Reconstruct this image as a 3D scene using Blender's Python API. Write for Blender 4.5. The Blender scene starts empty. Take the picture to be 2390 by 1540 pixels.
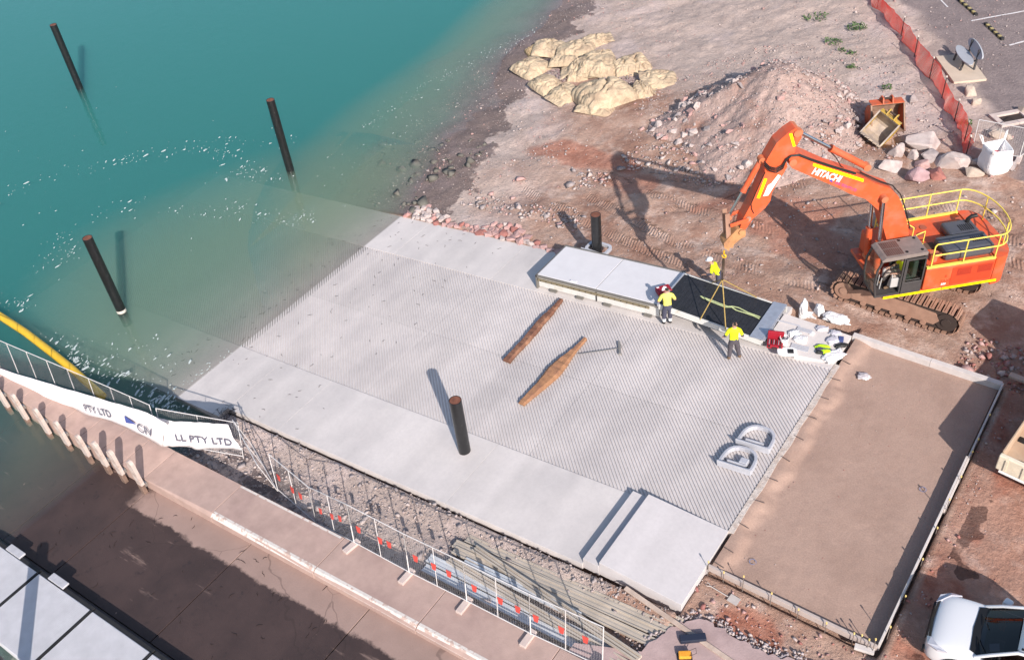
import bpy, bmesh, math, random
import numpy as np
from mathutils import Vector, Matrix
R = math.radians
SC = bpy.context.scene
COL = SC.collection
random.seed(7)
RNG = np.random.default_rng(7)

# ------------------------------------------------------------------ camera
# world: X runs up the boat ramp (sea at -X, land at +X), Y across it, Z up, water level z = 0
CAM_P = Vector((29.529, -17.151, 27.253))
YAW, PITCH, ROLL = 2.268239, -0.722010, -0.125222
FPX, PW, PH = 2292.771, 2390.0, 1540.0
_f = Vector((math.cos(PITCH) * math.cos(YAW), math.cos(PITCH) * math.sin(YAW), math.sin(PITCH)))
_r0 = _f.cross(Vector((0, 0, 1))).normalized()
_u0 = _r0.cross(_f)
_r = math.cos(ROLL) * _r0 + math.sin(ROLL) * _u0
_u = -math.sin(ROLL) * _r0 + math.cos(ROLL) * _u0
cam = bpy.data.cameras.new("camera")
cam.sensor_fit = 'HORIZONTAL'
cam.sensor_width = 36.0
cam.lens = FPX / PW * 36.0
cam.clip_start, cam.clip_end = 0.5, 3000
co = bpy.data.objects.new("camera", cam)
COL.objects.link(co)
co.matrix_world = Matrix(((_r.x, _u.x, -_f.x, CAM_P.x), (_r.y, _u.y, -_f.y, CAM_P.y), (_r.z, _u.z, -_f.z, CAM_P.z), (0, 0, 0, 1)))
SC.camera = co

# ------------------------------------------------------------------ sky, sun, exposure
SUN_AZ, SUN_EL = R(143.5 + 180), R(32.0)      # direction towards the sun
to_sun = Vector((math.cos(SUN_EL) * math.cos(SUN_AZ), math.cos(SUN_EL) * math.sin(SUN_AZ), math.sin(SUN_EL)))
w = bpy.data.worlds.new("World")
SC.world = w
w.use_nodes = True
wn = w.node_tree.nodes
sky = wn.new('ShaderNodeTexSky')
sky.sky_type = 'NISHITA'
sky.sun_disc = False
sky.sun_elevation = SUN_EL
sky.sun_rotation = math.pi / 2 - SUN_AZ
sky.air_density, sky.dust_density, sky.ozone_density = 1.0, 1.3, 1.0
bg = wn['Background']
bg.inputs['Strength'].default_value = 0.125
w.node_tree.links.new(sky.outputs[0], bg.inputs['Color'])
sl = bpy.data.lights.new("sun", 'SUN')
sl.energy = 4.6
sl.angle = R(0.53)
sl.color = (1.0, 0.93, 0.87)
so = bpy.data.objects.new("sun", sl)
so.rotation_euler = to_sun.to_track_quat('Z', 'Y').to_euler()
so.location = (20, -20, 40)
COL.objects.link(so)
SC.view_settings.view_transform = 'Standard'
SC.view_settings.look = 'None'
SC.view_settings.exposure = 0.47
SC.view_settings.gamma = 1.0
SC.render.engine = 'CYCLES'
SC.cycles.use_denoising = True
SC.cycles.max_bounces = 10
SC.cycles.diffuse_bounces = 3
SC.cycles.glossy_bounces = 3
SC.cycles.transparent_max_bounces = 16
SC.cycles.volume_bounces = 5
SC.cycles.caustics_reflective = False
SC.cycles.caustics_refractive = False
SC.cycles.sample_clamp_indirect = 6.0

# ------------------------------------------------------------------ helpers
def at(px, py, z=0.0, a=0.0):
    """point of the plane z = a*X + z seen at picture point (px,py) of a 2390x1540 frame"""
    v = _f + _r * ((px - PW / 2) / FPX) - _u * ((py - PH / 2) / FPX)
    t = (a * CAM_P.x + z - CAM_P.z) / (v.z - a * v.x)
    return CAM_P + v * t

def vnoise(x, y, seed=0):
    xi = np.floor(x).astype(np.int64); yi = np.floor(y).astype(np.int64)
    xf = x - xi; yf = y - yi
    def h(i, j):
        n = (i * 374761393 + j * 668265263 + seed * 974634777) & 0xffffffff
        n = ((n ^ (n >> 13)) * 1274126177) & 0xffffffff
        n = n ^ (n >> 16)
        return (n & 0xffff) / 65535.0
    u = xf * xf * (3 - 2 * xf); v = yf * yf * (3 - 2 * yf)
    return (h(xi, yi) * (1 - u) + h(xi + 1, yi) * u) * (1 - v) + (h(xi, yi + 1) * (1 - u) + h(xi + 1, yi + 1) * u) * v

def fbm(x, y, seed=0, octv=4):
    x = np.asarray(x, float); y = np.asarray(y, float)
    s = 0; a = 0.5; t = 0
    for o in range(octv):
        s = s + a * vnoise(x * 2 ** o + 17.3 * o, y * 2 ** o + 9.1 * o, seed + o); t += a; a *= 0.5
    return s / t                       # 0..1

def smooth(e0, e1, x):
    t = np.clip((np.asarray(x, float) - e0) / (e1 - e0), 0, 1)
    return t * t * (3 - 2 * t)

class MB:
    """collects shapes with material slots, builds ONE mesh object"""
    def __init__(s):
        s.v = []; s.f = []; s.m = []; s.sm = []
    def add(s, verts, faces, m=0, smooth=False, M=None):
        b = len(s.v)
        for p in verts:
            p = Vector(p)
            s.v.append(M @ p if M is not None else p)
        for f in faces:
            s.f.append([b + i for i in f]); s.m.append(m); s.sm.append(smooth)
        return s
    def box(s, lo, hi, m=0, M=None, bev=0.0):
        x0, y0, z0 = lo; x1, y1, z1 = hi
        if bev <= 0:
            vs = [(x0, y0, z0), (x1, y0, z0), (x1, y1, z0), (x0, y1, z0), (x0, y0, z1), (x1, y0, z1), (x1, y1, z1), (x0, y1, z1)]
            return s.add(vs, [(0, 3, 2, 1), (4, 5, 6, 7), (0, 1, 5, 4), (1, 2, 6, 5), (2, 3, 7, 6), (3, 0, 4, 7)], m, False, M)
        b = min(bev, (x1 - x0) / 2.01, (y1 - y0) / 2.01, (z1 - z0) / 2.01)
        bm = bmesh.new()
        bmesh.ops.create_cube(bm, size=1)
        for v in bm.verts:
            v.co = Vector(((x0 + x1) / 2 + v.co.x * (x1 - x0), (y0 + y1) / 2 + v.co.y * (y1 - y0), (z0 + z1) / 2 + v.co.z * (z1 - z0)))
        bmesh.ops.bevel(bm, geom=list(bm.edges), offset=b, segments=2, profile=0.5, affect='EDGES')
        bm.verts.index_update()
        s.add([v.co.copy() for v in bm.verts], [[v.index for v in f.verts] for f in bm.faces], m, False, M)
        bm.free()
        return s
    def tube(s, pts, r, n=10, m=0, cap=True, M=None, smooth=True):
        """tube along a polyline, r a number or a list"""
        pts = [Vector(p) for p in pts]
        rs = r if isinstance(r, (list, tuple)) else [r] * len(pts)
        vs = []; fs = []
        prev = None
        for i, p in enumerate(pts):
            if i == 0: d = pts[1] - pts[0]
            elif i == len(pts) - 1: d = pts[-1] - pts[-2]
            else: d = (pts[i + 1] - p).normalized() + (p - pts[i - 1]).normalized()
            d = d.normalized() if d.length > 1e-9 else Vector((0, 0, 1))
            if prev is None:
                a = d.cross(Vector((0, 0, 1)))
                if a.length < 1e-3: a = d.cross(Vector((1, 0, 0)))
                a.normalize()
            else:
                a = prev - d * prev.dot(d)
                a = a.normalized() if a.length > 1e-6 else d.orthogonal().normalized()
            prev = a
            b = d.cross(a)
            for k in range(n):
                t = 2 * math.pi * k / n
                vs.append(p + (a * math.cos(t) + b * math.sin(t)) * rs[i])
        for i in range(len(pts) - 1):
            for k in range(n):
                fs.append((i * n + k, i * n + (k + 1) % n, (i + 1) * n + (k + 1) % n, (i + 1) * n + k))
        s.add(vs, fs, m, smooth, M)
        if cap:
            s.add(vs[:n], [tuple(reversed(range(n)))], m, False, M)
            s.add(vs[-n:], [tuple(range(n))], m, False, M)
        return s
    def prism(s, poly, ax, m=0, M=None, side_m=None):
        """polygon (3D points, planar) swept by vector ax"""
        P = [Vector(p) for p in poly]; ax = Vector(ax); n = len(P)
        vs = P + [p + ax for p in P]
        nrm = Vector((0, 0, 0))
        for i in range(n):
            nrm += P[i].cross(P[(i + 1) % n])
        fl = nrm.dot(ax) > 0
        f = [tuple(range(n)), tuple(range(2 * n - 1, n - 1, -1))]
        q = [(i, i + n, (i + 1) % n + n, (i + 1) % n) for i in range(n)]
        if fl:
            f = [tuple(reversed(t)) for t in f]; q = [tuple(reversed(t)) for t in q]
        s.add(vs, f, m, False, M)
        s.add(vs, q, m if side_m is None else side_m, False, M)
        return s
    def bar(s, p, q, w, h, m=0, up=(0, 0, 1)):
        """rectangular bar from p to q: width w sideways, height h along up (centred)"""
        p = Vector(p); q = Vector(q); d = (q - p); L = d.length; d.normalize()
        upv = Vector(up); sd = d.cross(upv)
        if sd.length < 1e-4: sd = d.orthogonal()
        sd.normalize(); u = sd.cross(d)
        vs = []
        for e in (p, q):
            for (i, j) in ((-1, -1), (1, -1), (1, 1), (-1, 1)):
                vs.append(e + sd * (i * w / 2) + u * (j * h / 2))
        return s.add(vs, [(0, 1, 2, 3), (7, 6, 5, 4), (0, 4, 5, 1), (1, 5, 6, 2), (2, 6, 7, 3), (3, 7, 4, 0)], m)
    def build(s, name, mats, parent=None, bevel=0.0, smooth_angle=None):
        me = bpy.data.meshes.new(name)
        me.from_pydata([tuple(v) for v in s.v], [], s.f)
        mats = mats if isinstance(mats, (list, tuple)) else [mats]
        for k in mats: me.materials.append(k)
        me.polygons.foreach_set('material_index', s.m)
        me.polygons.foreach_set('use_smooth', s.sm)
        me.update()
        o = bpy.data.objects.new(name, me)
        COL.objects.link(o)
        if parent is not None: o.parent = parent
        if bevel > 0:
            md = o.modifiers.new('edge', 'BEVEL'); md.width = bevel; md.segments = 2; md.limit_method = 'ANGLE'; md.angle_limit = R(35)
        return o

def tag(o, label=None, cat=None, group=None, kind=None):
    if label: o['label'] = label
    if cat: o['category'] = cat
    if group: o['group'] = group
    if kind: o['kind'] = kind
    return o

def empty(name, loc=(0, 0, 0), rz=0.0, label=None, cat=None, group=None, kind=None):
    o = bpy.data.objects.new(name, None)
    COL.objects.link(o)
    o.location = loc; o.rotation_euler = (0, 0, rz); o.empty_display_size = 0.2
    return tag(o, label, cat, group, kind)

def raw(name, V, F, mats, parent=None, smooth=False, mi=None):
    me = bpy.data.meshes.new(name)
    me.from_pydata(V, [], F) if not isinstance(V, np.ndarray) else fast_mesh(me, V, F)
    for k in (mats if isinstance(mats, (list, tuple)) else [mats]): me.materials.append(k)
    if smooth: me.polygons.foreach_set('use_smooth', [True] * len(me.polygons))
    if mi is not None: me.polygons.foreach_set('material_index', mi)
    me.update()
    o = bpy.data.objects.new(name, me)
    COL.objects.link(o)
    if parent is not None: o.parent = parent
    return o

def fast_mesh(me, V, F):
    F = np.asarray(F, np.int32); n, k = F.shape
    me.vertices.add(len(V)); me.vertices.foreach_set('co', V.astype(np.float32).ravel())
    me.loops.add(n * k); me.loops.foreach_set('vertex_index', F.ravel())
    me.polygons.add(n)
    me.polygons.foreach_set('loop_start', np.arange(0, n * k, k, dtype=np.int32))
    me.polygons.foreach_set('loop_total', np.full(n, k, np.int32))
    me.update(calc_edges=True); me.validate()

def copy_of(src, loc, rz=0.0, scale=None, rot=None, parent=None):
    o = src.copy(); COL.objects.link(o); o.location = loc
    o.rotation_euler = rot if rot is not None else (0, 0, rz)
    if scale is not None: o.scale = scale if hasattr(scale, '__len__') else (scale,) * 3
    o.parent = parent
    return o

def text_mesh(name, body, size, mat, parent=None, M=None, extrude=0.002, bold=0.0, spacing=1.0):
    cu = bpy.data.curves.new(name, 'FONT')
    cu.body = body; cu.size = size; cu.extrude = extrude; cu.offset = bold; cu.space_character = spacing
    cu.align_x = 'LEFT'; cu.align_y = 'CENTER'; cu.resolution_u = 3
    t = bpy.data.objects.new(name + '_t', cu); COL.objects.link(t)
    dg = bpy.context.evaluated_depsgraph_get()
    me = bpy.data.meshes.new_from_object(t.evaluated_get(dg))
    bpy.data.objects.remove(t); bpy.data.curves.remove(cu)
    me.name = name
    if M is not None: me.transform(M)
    me.materials.clear(); me.materials.append(mat)
    o = bpy.data.objects.new(name, me); COL.objects.link(o)
    if parent is not None: o.parent = parent
    return o

# ------------------------------------------------------------------ materials
MATS = {}
def mat(name, col, rough=0.7, var=0.0, vscale=3.0, bump=0.0, bscale=40.0, metal=0.0, col2=None, c2scale=1.5, c2lo=0.45, c2hi=0.65, spec=0.4, coat=0.0, bdist=0.02, detail=5, alpha=1.0):
    """principled material; var = value variation, col2 = second colour blended in noisy patches (wear, dirt)"""
    if name in MATS: return MATS[name]
    m = bpy.data.materials.new(name); m.use_nodes = True
    nt = m.node_tree; N = nt.nodes; L = nt.links; b = N['Principled BSDF']
    b.inputs['Roughness'].default_value = rough
    b.inputs['Metallic'].default_value = metal
    b.inputs['Specular IOR Level'].default_value = spec
    b.inputs['Coat Weight'].default_value = coat
    b.inputs['Alpha'].default_value = alpha
    tc = N.new('ShaderNodeTexCoord')
    oi = N.new('ShaderNodeObjectInfo')
    src = None
    rgb = N.new('ShaderNodeRGB'); rgb.outputs[0].default_value = (*col, 1); src = rgb.outputs[0]
    def noise(sc, det=detail, rough_=0.6):
        n = N.new('ShaderNodeTexNoise'); n.inputs['Scale'].default_value = sc; n.inputs['Detail'].default_value = det
        n.inputs['Roughness'].default_value = rough_
        L.new(tc.outputs['Object'], n.inputs['Vector']); return n
    if col2 is not None:
        n = noise(c2scale); mr = N.new('ShaderNodeMapRange'); mr.inputs['From Min'].default_value = c2lo; mr.inputs['From Max'].default_value = c2hi
        L.new(n.outputs['Fac'], mr.inputs['Value'])
        mx = N.new('ShaderNodeMix'); mx.data_type = 'RGBA'
        L.new(mr.outputs[0], mx.inputs['Factor']); L.new(src, mx.inputs['A']); mx.inputs['B'].default_value = (*col2, 1)
        src = mx.outputs['Result']
    if var > 0:
        n = noise(vscale); mr = N.new('ShaderNodeMapRange'); mr.inputs['From Min'].default_value = 0.3; mr.inputs['From Max'].default_value = 0.7
        mr.inputs['To Min'].default_value = 1 - var; mr.inputs['To Max'].default_value = 1 + var
        L.new(n.outputs['Fac'], mr.inputs['Value'])
        hs = N.new('ShaderNodeHueSaturation'); L.new(mr.outputs[0], hs.inputs['Value']); L.new(src, hs.inputs['Color'])
        src = hs.outputs['Color']
    L.new(src, b.inputs['Base Color'])
    if bump > 0:
        n = noise(bscale, 6, 0.65); bp = N.new('ShaderNodeBump'); bp.inputs['Strength'].default_value = bump; bp.inputs['Distance'].default_value = bdist
        L.new(n.outputs['Fac'], bp.inputs['Height']); L.new(bp.outputs['Normal'], b.inputs['Normal'])
    MATS[name] = m
    return m
# ------------------------------------------------------------------ ground
S = 0.12                                   # ramp slope
SHY = np.array([-60, 10.7, 11.0, 13.6, 16.7, 20.5, 26.0, 30.2, 35.3, 45, 80, 400.])
SHX = np.array([0.2, 0.2, 0.1, -0.7, -1.9, -3.3, -4.6, -5.4, -6.6, -9, -18, -90.])
def gz(x, y, detail=True):
    """height of the ground"""
    x = np.asarray(x, float); y = np.asarray(y, float)
    d = x - np.interp(y, SHY, SHX)
    if detail: d = d + (fbm(x * .35, y * .35, 5, 3) - .5) * 2.2 * smooth(11, 14, y)
    land = 0.116 * d
    land = np.where(land > 2.0, 2.0 + 0.75 * (1 - np.exp(-(land - 2.0) / 0.75)), land)
    sea = np.where(d > -5, .16 * d, -.8 + .55 * (d + 5))
    beach = np.where(d > 0, land, np.maximum(sea, -11.))
    strip = np.where(x > 2.7, S * x - 0.33, np.maximum(0.42 * (x - 2.7), -3.2))          # between the new slab and the old wall
    strip = np.where(x > 20.5, np.minimum(strip, 2.40), strip) + np.where(x > 2.7, .24, .1) * smooth(-4.1, -3.25, y)
    land2 = np.where(x > 27.75, 2.72, 2.40)
    z = beach
    m = y < 10.72
    z = np.where(m, S * x - 0.7, z)
    z = np.where(m & (y < -3.2) & (x < 22.6), strip, z)
    z = np.where(m & (x >= 22.6), 2.2, z)
    out = (x >= 22.6) & (x < 27.75) & ((y < -1.45)) | (x >= 27.75) & (y < 10.72)
    z = np.where(m & out, land2, z)
    bl = smooth(9.9, 11.5, y) * (x > 22.6)
    z = np.where((y >= 9.9) & (x > 22.6), 2.42 + 0 * x, z) * (1 - smooth(10.8, 12.5, y) * (x > 22.6)) + beach * smooth(10.8, 12.5, y) * (x > 22.6)
    z = np.where((y < -7.0) & (x < 23), np.minimum(z, np.maximum(S * x - 0.9, -3.2)), z)
    z = np.where((x > 27.75) & (y < 12), np.where(y > 10.0, 2.42 + .3 * smooth(27.7, 29.5, x), z), z)
    fl = smooth(19.0, 20.6, x) * smooth(29.5, 28, x) * smooth(10.9, 11.6, y) * smooth(18.5, 16.2, y)
    z = z * (1 - fl) + 2.36 * fl
    z = np.maximum(z, -11.)
    if detail:
        flat = smooth(1.2, 2.6, x - np.interp(y, [23.44, 26.32, 29.7, 33.8, 36.88, 41.0], [22.38, 21.13, 18.9, 16.11, 13.74, 10.0])) * smooth(22.0, 23.5, y)
        rough = smooth(-0.6, 0.6, d) * ((y > 11) | (x > 27.75)) + ((y < -3.2) & (y > -7)) * 0.8 + ((x > 22.6) & (y < -1.45)) * 1.0
        site = smooth(12, 14, y)
        z = z + rough * ((fbm(x * .45, y * .45, 11, 4) - .5) * 0.34 * (0.25 + .75 * site) + (fbm(x * 1.9, y * 1.9, 21, 3) - .5) * 0.10 + (fbm(x * 6.0, y * 6.0, 31, 2) - .5) * 0.035) * (1 - .93 * flat)
    return z
def gh(x, y):
    """ground height read from the built grid"""
    i = min(max(int(np.searchsorted(GX, x)) - 1, 0), len(GX) - 2); j = min(max(int(np.searchsorted(GY, y)) - 1, 0), len(GY) - 2)
    u = (x - GX[i]) / (GX[i + 1] - GX[i]); v = (y - GY[j]) / (GY[j + 1] - GY[j])
    return float((ZZ[i, j] * (1 - u) + ZZ[i + 1, j] * u) * (1 - v) + (ZZ[i, j + 1] * (1 - u) + ZZ[i + 1, j + 1] * u) * v)
def on(px, py, lift=0.0):
    """point of the ground seen at picture point"""
    z = 1.5
    for _ in range(14):
        p = at(px, py, z); z = .5 * z + .5 * (gh(p.x, p.y))
    return Vector((p.x, p.y, z + lift))

def axis_coords(lo, hi, step, far):
    c = np.arange(lo, hi + step / 2, step)
    g = []; s = step; p = hi
    while p < far: s *= 1.35; p += s; g.append(p)
    g2 = []; s = step; p = lo
    while p > -far: s *= 1.35; p -= s; g2.append(p)
    return np.array(g2[::-1] + list(c) + g)
GX = axis_coords(-9, 33, 0.105, 700); GY = axis_coords(-14.5, 46, 0.12, 700)
XX, YY = np.meshgrid(GX, GY, indexing='ij')
ZZ = gz(XX, YY)
# wheel and track ruts: (polyline, half gauge)
RUTS = [([(8, 15.2), (13, 13.4), (17, 12.6), (21, 12.3), (25, 12.2)], 0.0), ([(6.5, 17.6), (11, 16.0), (16, 15.4), (21, 15.0), (26, 15.0)], 0.0), ([(9, 17.2), (13, 18.0), (16.5, 18.6), (20, 19.0), (25.5, 19.6)], 0.0),
        ([(4.5, 14.8), (8, 13.7), (11.5, 12.6), (15, 11.9)], 0.0), ([(18.2, 16.3), (21, 17.2), (24, 17.3), (28, 16.9)], 0.0), ([(11.5, 14.8), (14, 16.2), (16, 18.4), (17.5, 21.0)], 0.0), ([(21.5, 20.0), (24.5, 18.6), (27, 18.0), (30, 18.2)], 0.0)]
rutm = np.zeros_like(XX); rutu = np.zeros_like(XX)
for poly, _ in RUTS:
    P = np.array(poly); acc = 0
    for a, b in zip(P[:-1], P[1:]):
        d = b - a; L = np.hypot(*d); d = d / L
        u = (XX - a[0]) * d[0] + (YY - a[1]) * d[1]; vv = -(XX - a[0]) * d[1] + (YY - a[1]) * d[0]
        mk = (u > 0) & (u < L) * (np.abs(vv) < .34)
        k = smooth(.34, .26, np.abs(vv)) * ((u >= 0) & (u <= L))
        k = k * smooth(.36, .62, fbm(XX * 1.1, YY * 1.1, 77, 4))
        sel = k > rutm
        rutm = np.where(sel, k, rutm); rutu = np.where(sel, u + acc + .12 * np.sin(vv * 5), rutu)
        acc += L
ZZ = ZZ - rutm * 0.05
n0, n1 = XX.shape
Vg = np.stack([XX.ravel(), YY.ravel(), ZZ.ravel()], 1)
idx = np.arange(n0 * n1).reshape(n0, n1)
Fg = np.stack([idx[:-1, :-1].ravel(), idx[1:, :-1].ravel(), idx[1:, 1:].ravel(), idx[:-1, 1:].ravel()], 1)

def ground_material():
    m = bpy.data.materials.new('site_earth'); m.use_nodes = True
    nt = m.node_tree; N = nt.nodes; L = nt.links; b = N['Principled BSDF']
    b.inputs['Roughness'].default_value = .92; b.inputs['Specular IOR Level'].default_value = .2
    tc = N.new('ShaderNodeTexCoord')
    def at_(n):
        a = N.new('ShaderNodeAttribute'); a.attribute_name = n; return a.outputs['Fac']
    def noise(sc, det=6, ro=.62):
        n = N.new('ShaderNodeTexNoise'); n.inputs['Scale'].default_value = sc; n.inputs['Detail'].default_value = det; n.inputs['Roughness'].default_value = ro
        L.new(tc.outputs['Object'], n.inputs['Vector']); return n.outputs['Fac']
    def rng(v, a, b2, c=0., d=1.):
        r = N.new('ShaderNodeMapRange'); r.inputs['From Min'].default_value = a; r.inputs['From Max'].default_value = b2
        r.inputs['To Min'].default_value = c; r.inputs['To Max'].default_value = d; L.new(v, r.inputs['Value']); return r.outputs[0]
    def mix(f, a, c):
        x = N.new('ShaderNodeMix'); x.data_type = 'RGBA'
        L.new(f, x.inputs['Factor'])
        for k, s in (('A', a), ('B', c)):
            if isinstance(s, tuple): x.inputs[k].default_value = (*s, 1)
            else: L.new(s, x.inputs[k])
        return x.outputs['Result']
    def math_(op, a, c):
        x = N.new('ShaderNodeMath'); x.operation = op
        for k, s in enumerate((a, c)):
            if isinstance(s, (int, float)): x.inputs[k].default_value = s
            else: L.new(s, x.inputs[k])
        return x.outputs[0]
    tan, pale, brown, grey = (.43, .285, .22), (.56, .415, .345), (.32, .18, .13), (.53, .42, .365)
    c = mix(rng(noise(.55), .38, .62), tan, brown)
    c = mix(rng(noise(.9, 7, .7), .5, .68), c, pale)
    g = mix(rng(noise(1.3, 7, .7), .35, .7), grey, (.38, .30, .265)); g = mix(rng(noise(.28, 6, .65), .50, .60), g, (.55, .44, .40))
    c = mix(at_('gravel'), c, g)
    rd = mix(rng(noise(2.2), .4, .6), (.33, .13, .085), (.42, .20, .14))
    c = mix(at_('red'), c, rd)
    c = mix(at_('paved'), c, mix(rng(noise(1.1), .35, .65), (.215, .17, .165), (.27, .215, .205)))
    # damp: darker ground with crisp blotchy limits
    dm = math_('ADD', at_('wet'), rng(noise(.8, 6, .6), .2, .8, -.55, .55))
    dm = rng(dm, .46, .56)
    hs = N.new('ShaderNodeMix'); hs.data_type = 'RGBA'; hs.blend_type = 'MULTIPLY'
    L.new(dm, hs.inputs['Factor']); L.new(c, hs.inputs['A']); hs.inputs['B'].default_value = (.40, .385, .40, 1)
    c = hs.outputs['Result']
    # pebble speckle
    vo = N.new('ShaderNodeTexVoronoi'); vo.inputs['Scale'].default_value = 13; L.new(tc.outputs['Object'], vo.inputs['Vector'])
    sep = N.new('ShaderNodeSeparateColor'); L.new(vo.outputs['Color'], sep.inputs[0])
    near = rng(vo.outputs['Distance'], .42, .2)
    pk = math_('MULTIPLY', near, rng(sep.outputs[0], .80, .9))
    pk = math_('MULTIPLY', pk, math_('ADD', math_('MULTIPLY', at_('gravel'), .7), .12))
    c = mix(pk, c, mix(sep.outputs[1], (.56, .44, .40), (.36, .28, .27)))
    sv = rng(noise(9, 6, .7), .3, .7, .86, 1.15)
    hv = N.new('ShaderNodeHueSaturation'); L.new(sv, hv.inputs['Value']); L.new(c, hv.inputs['Color'])
    L.new(hv.outputs['Color'], b.inputs['Base Color'])
    # relief: grain, pebbles, tread bars in the ruts
    wv = N.new('ShaderNodeMath'); wv.operation = 'SINE'; L.new(math_('MULTIPLY', at_('rutu'), 2 * math.pi / .15), wv.inputs[0])
    bars = math_('MULTIPLY', math_('MULTIPLY', rng(wv.outputs[0], -1, 1), at_('rutm')), .05)
    h = math_('ADD', math_('MULTIPLY', noise(7, 8, .7), .12), bars)
    h = math_('ADD', h, math_('MULTIPLY', pk, .05))
    h = math_('ADD', h, math_('MULTIPLY', noise(45, 4, .7), .02))
    bp = N.new('ShaderNodeBump'); bp.inputs['Strength'].default_value = .9; bp.inputs['Distance'].default_value = .8
    L.new(h, bp.inputs['Height']); L.new(bp.outputs['Normal'], b.inputs['Normal'])
    return m
M_GROUND = ground_material()
ground = raw('ground', Vg, Fg, M_GROUND, smooth=True)
tag(ground, kind='structure')
dsh = XX - np.interp(YY, SHY, SHX)
def blob(cx, cy, rx, ry, seed=3, k=.5):
    d = np.sqrt(((XX - cx) / rx) ** 2 + ((YY - cy) / ry) ** 2) + (fbm(XX * .9, YY * .9, seed, 4) - .5) * k * 2
    return smooth(1.1, .75, d)
A_grav = np.maximum(smooth(9, 3, dsh + (fbm(XX * .4, YY * .4, 41, 3) - .5) * 7) * (YY > 11), smooth(23, 27, YY + (fbm(XX * .4, YY * .4, 43, 3) - .5) * 6) * .9)
A_grav = np.maximum(A_grav, ((YY < -3.1) & (XX < 20.5)) * 1.0)
A_red = np.maximum.reduce([blob(6.2, 18.2, 3.2, 1.0, 8) * .8, blob(16.5, 16.5, 3.0, 1.6, 9) * .75, blob(19, 15.0, 2, 1.2, 19) * .6, blob(24.3, -2.6, 1.1, .75, 12), (XX > 27.9) * (YY < 10) * (0.35 + .65 * smooth(.45, .6, fbm(XX * .9, YY * .9, 55, 4))), blob(9.5, 16.7, 1.6, .8, 15) * .6])
A_wet = np.maximum.reduce([smooth(5.5, -.5, dsh) * (YY > 10.9) * 1.15 + smooth(.3, -.6, dsh) * .6, (XX > 28.2) * (YY < 7.6) * (YY > -6) * (.02 + .75 * smooth(.50, .58, fbm(XX * .7, YY * .7, 66, 4))), ((YY < -4.2) & (XX < 9)) * .5, smooth(3.6, 2.4, XX) * (YY < -3.1) * 1.0])
FENCE_L = [(10.0, 41.0), (13.74, 36.88), (16.11, 33.8), (18.9, 29.7), (21.13, 26.32), (22.38, 23.44)]
fx = np.interp(YY, [p[1] for p in FENCE_L][::-1], [p[0] for p in FENCE_L][::-1])
A_pav = smooth(1.6, 2.6, XX - fx + (fbm(XX, YY, 90, 3) - .5) * 1.2) * (YY > 22.5) * (1 - blob(19.7, 28.6, 1.7, 2.3, 33, .3)) * (1 - blob(21.6, 26.0, 1.5, 1.3, 34, .3))
for nm, arr in (('gravel', A_grav), ('red', A_red), ('wet', A_wet), ('rutm', rutm), ('rutu', rutu), ('paved', A_pav)):
    a = ground.data.attributes.new(nm, 'FLOAT', 'POINT'); a.data.foreach_set('value', np.ascontiguousarray(arr, np.float32).ravel())

# ------------------------------------------------------------------ sea
def water_material():
    m = bpy.data.materials.new('sea_water'); m.use_nodes = True
    nt = m.node_tree; N = nt.nodes; L = nt.links
    N.remove(N['Principled BSDF']); out = N['Material Output']
    tr = N.new('ShaderNodeBsdfTransparent'); gl = N.new('ShaderNodeBsdfGlossy'); gl.inputs['Roughness'].default_value = .03
    fr = N.new('ShaderNodeFresnel'); fr.inputs['IOR'].default_value = 1.333
    mx = N.new('ShaderNodeMixShader')
    tc = N.new('ShaderNodeTexCoord')
    n = N.new('ShaderNodeTexNoise'); n.inputs['Scale'].default_value = 1.6; n.inputs['Detail'].default_value = 5
    L.new(tc.outputs['Object'], n.inputs['Vector'])
    bp = N.new('ShaderNodeBump'); bp.inputs['Strength'].default_value = .25; bp.inputs['Distance'].default_value = .06
    L.new(n.outputs['Fac'], bp.inputs['Height']); L.new(bp.outputs['Normal'], gl.inputs['Normal']); L.new(bp.outputs['Normal'], fr.inputs['Normal'])
    ge = N.new('ShaderNodeNewGeometry'); fm = N.new('ShaderNodeMath'); fm.operation = 'MULTIPLY'; inv = N.new('ShaderNodeMath'); inv.operation = 'SUBTRACT'; inv.inputs[0].default_value = 1
    L.new(ge.outputs['Backfacing'], inv.inputs[1]); L.new(fr.outputs[0], fm.inputs[0]); L.new(inv.outputs[0], fm.inputs[1])   # only the air side mirrors: no refraction here, so no total reflection below
    L.new(fm.outputs[0], mx.inputs[0]); L.new(tr.outputs[0], mx.inputs[1]); L.new(gl.outputs[0], mx.inputs[2]); L.new(mx.outputs[0], out.inputs['Surface'])
    # turbid green-blue water: scattering silt plus absorption of red
    sc = N.new('ShaderNodeVolumeScatter'); ab = N.new('ShaderNodeVolumeAbsorption'); ad = N.new('ShaderNodeAddShader')
    sc.inputs['Color'].default_value = (.26, .95, .92, 1); sc.inputs['Density'].default_value = .24; sc.inputs['Anisotropy'].default_value = .0
    ab.inputs['Color'].default_value = (.0, .45, .40, 1); ab.inputs['Density'].default_value = .48
    L.new(sc.outputs[0], ad.inputs[0]); L.new(ab.outputs[0], ad.inputs[1]); L.new(ad.outputs[0], out.inputs['Volume'])
    return m
wb = MB().box((-400, -300, -13), (9.5, 400, 0.0))
water = tag(wb.build('water', water_material()), kind='structure')
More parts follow.
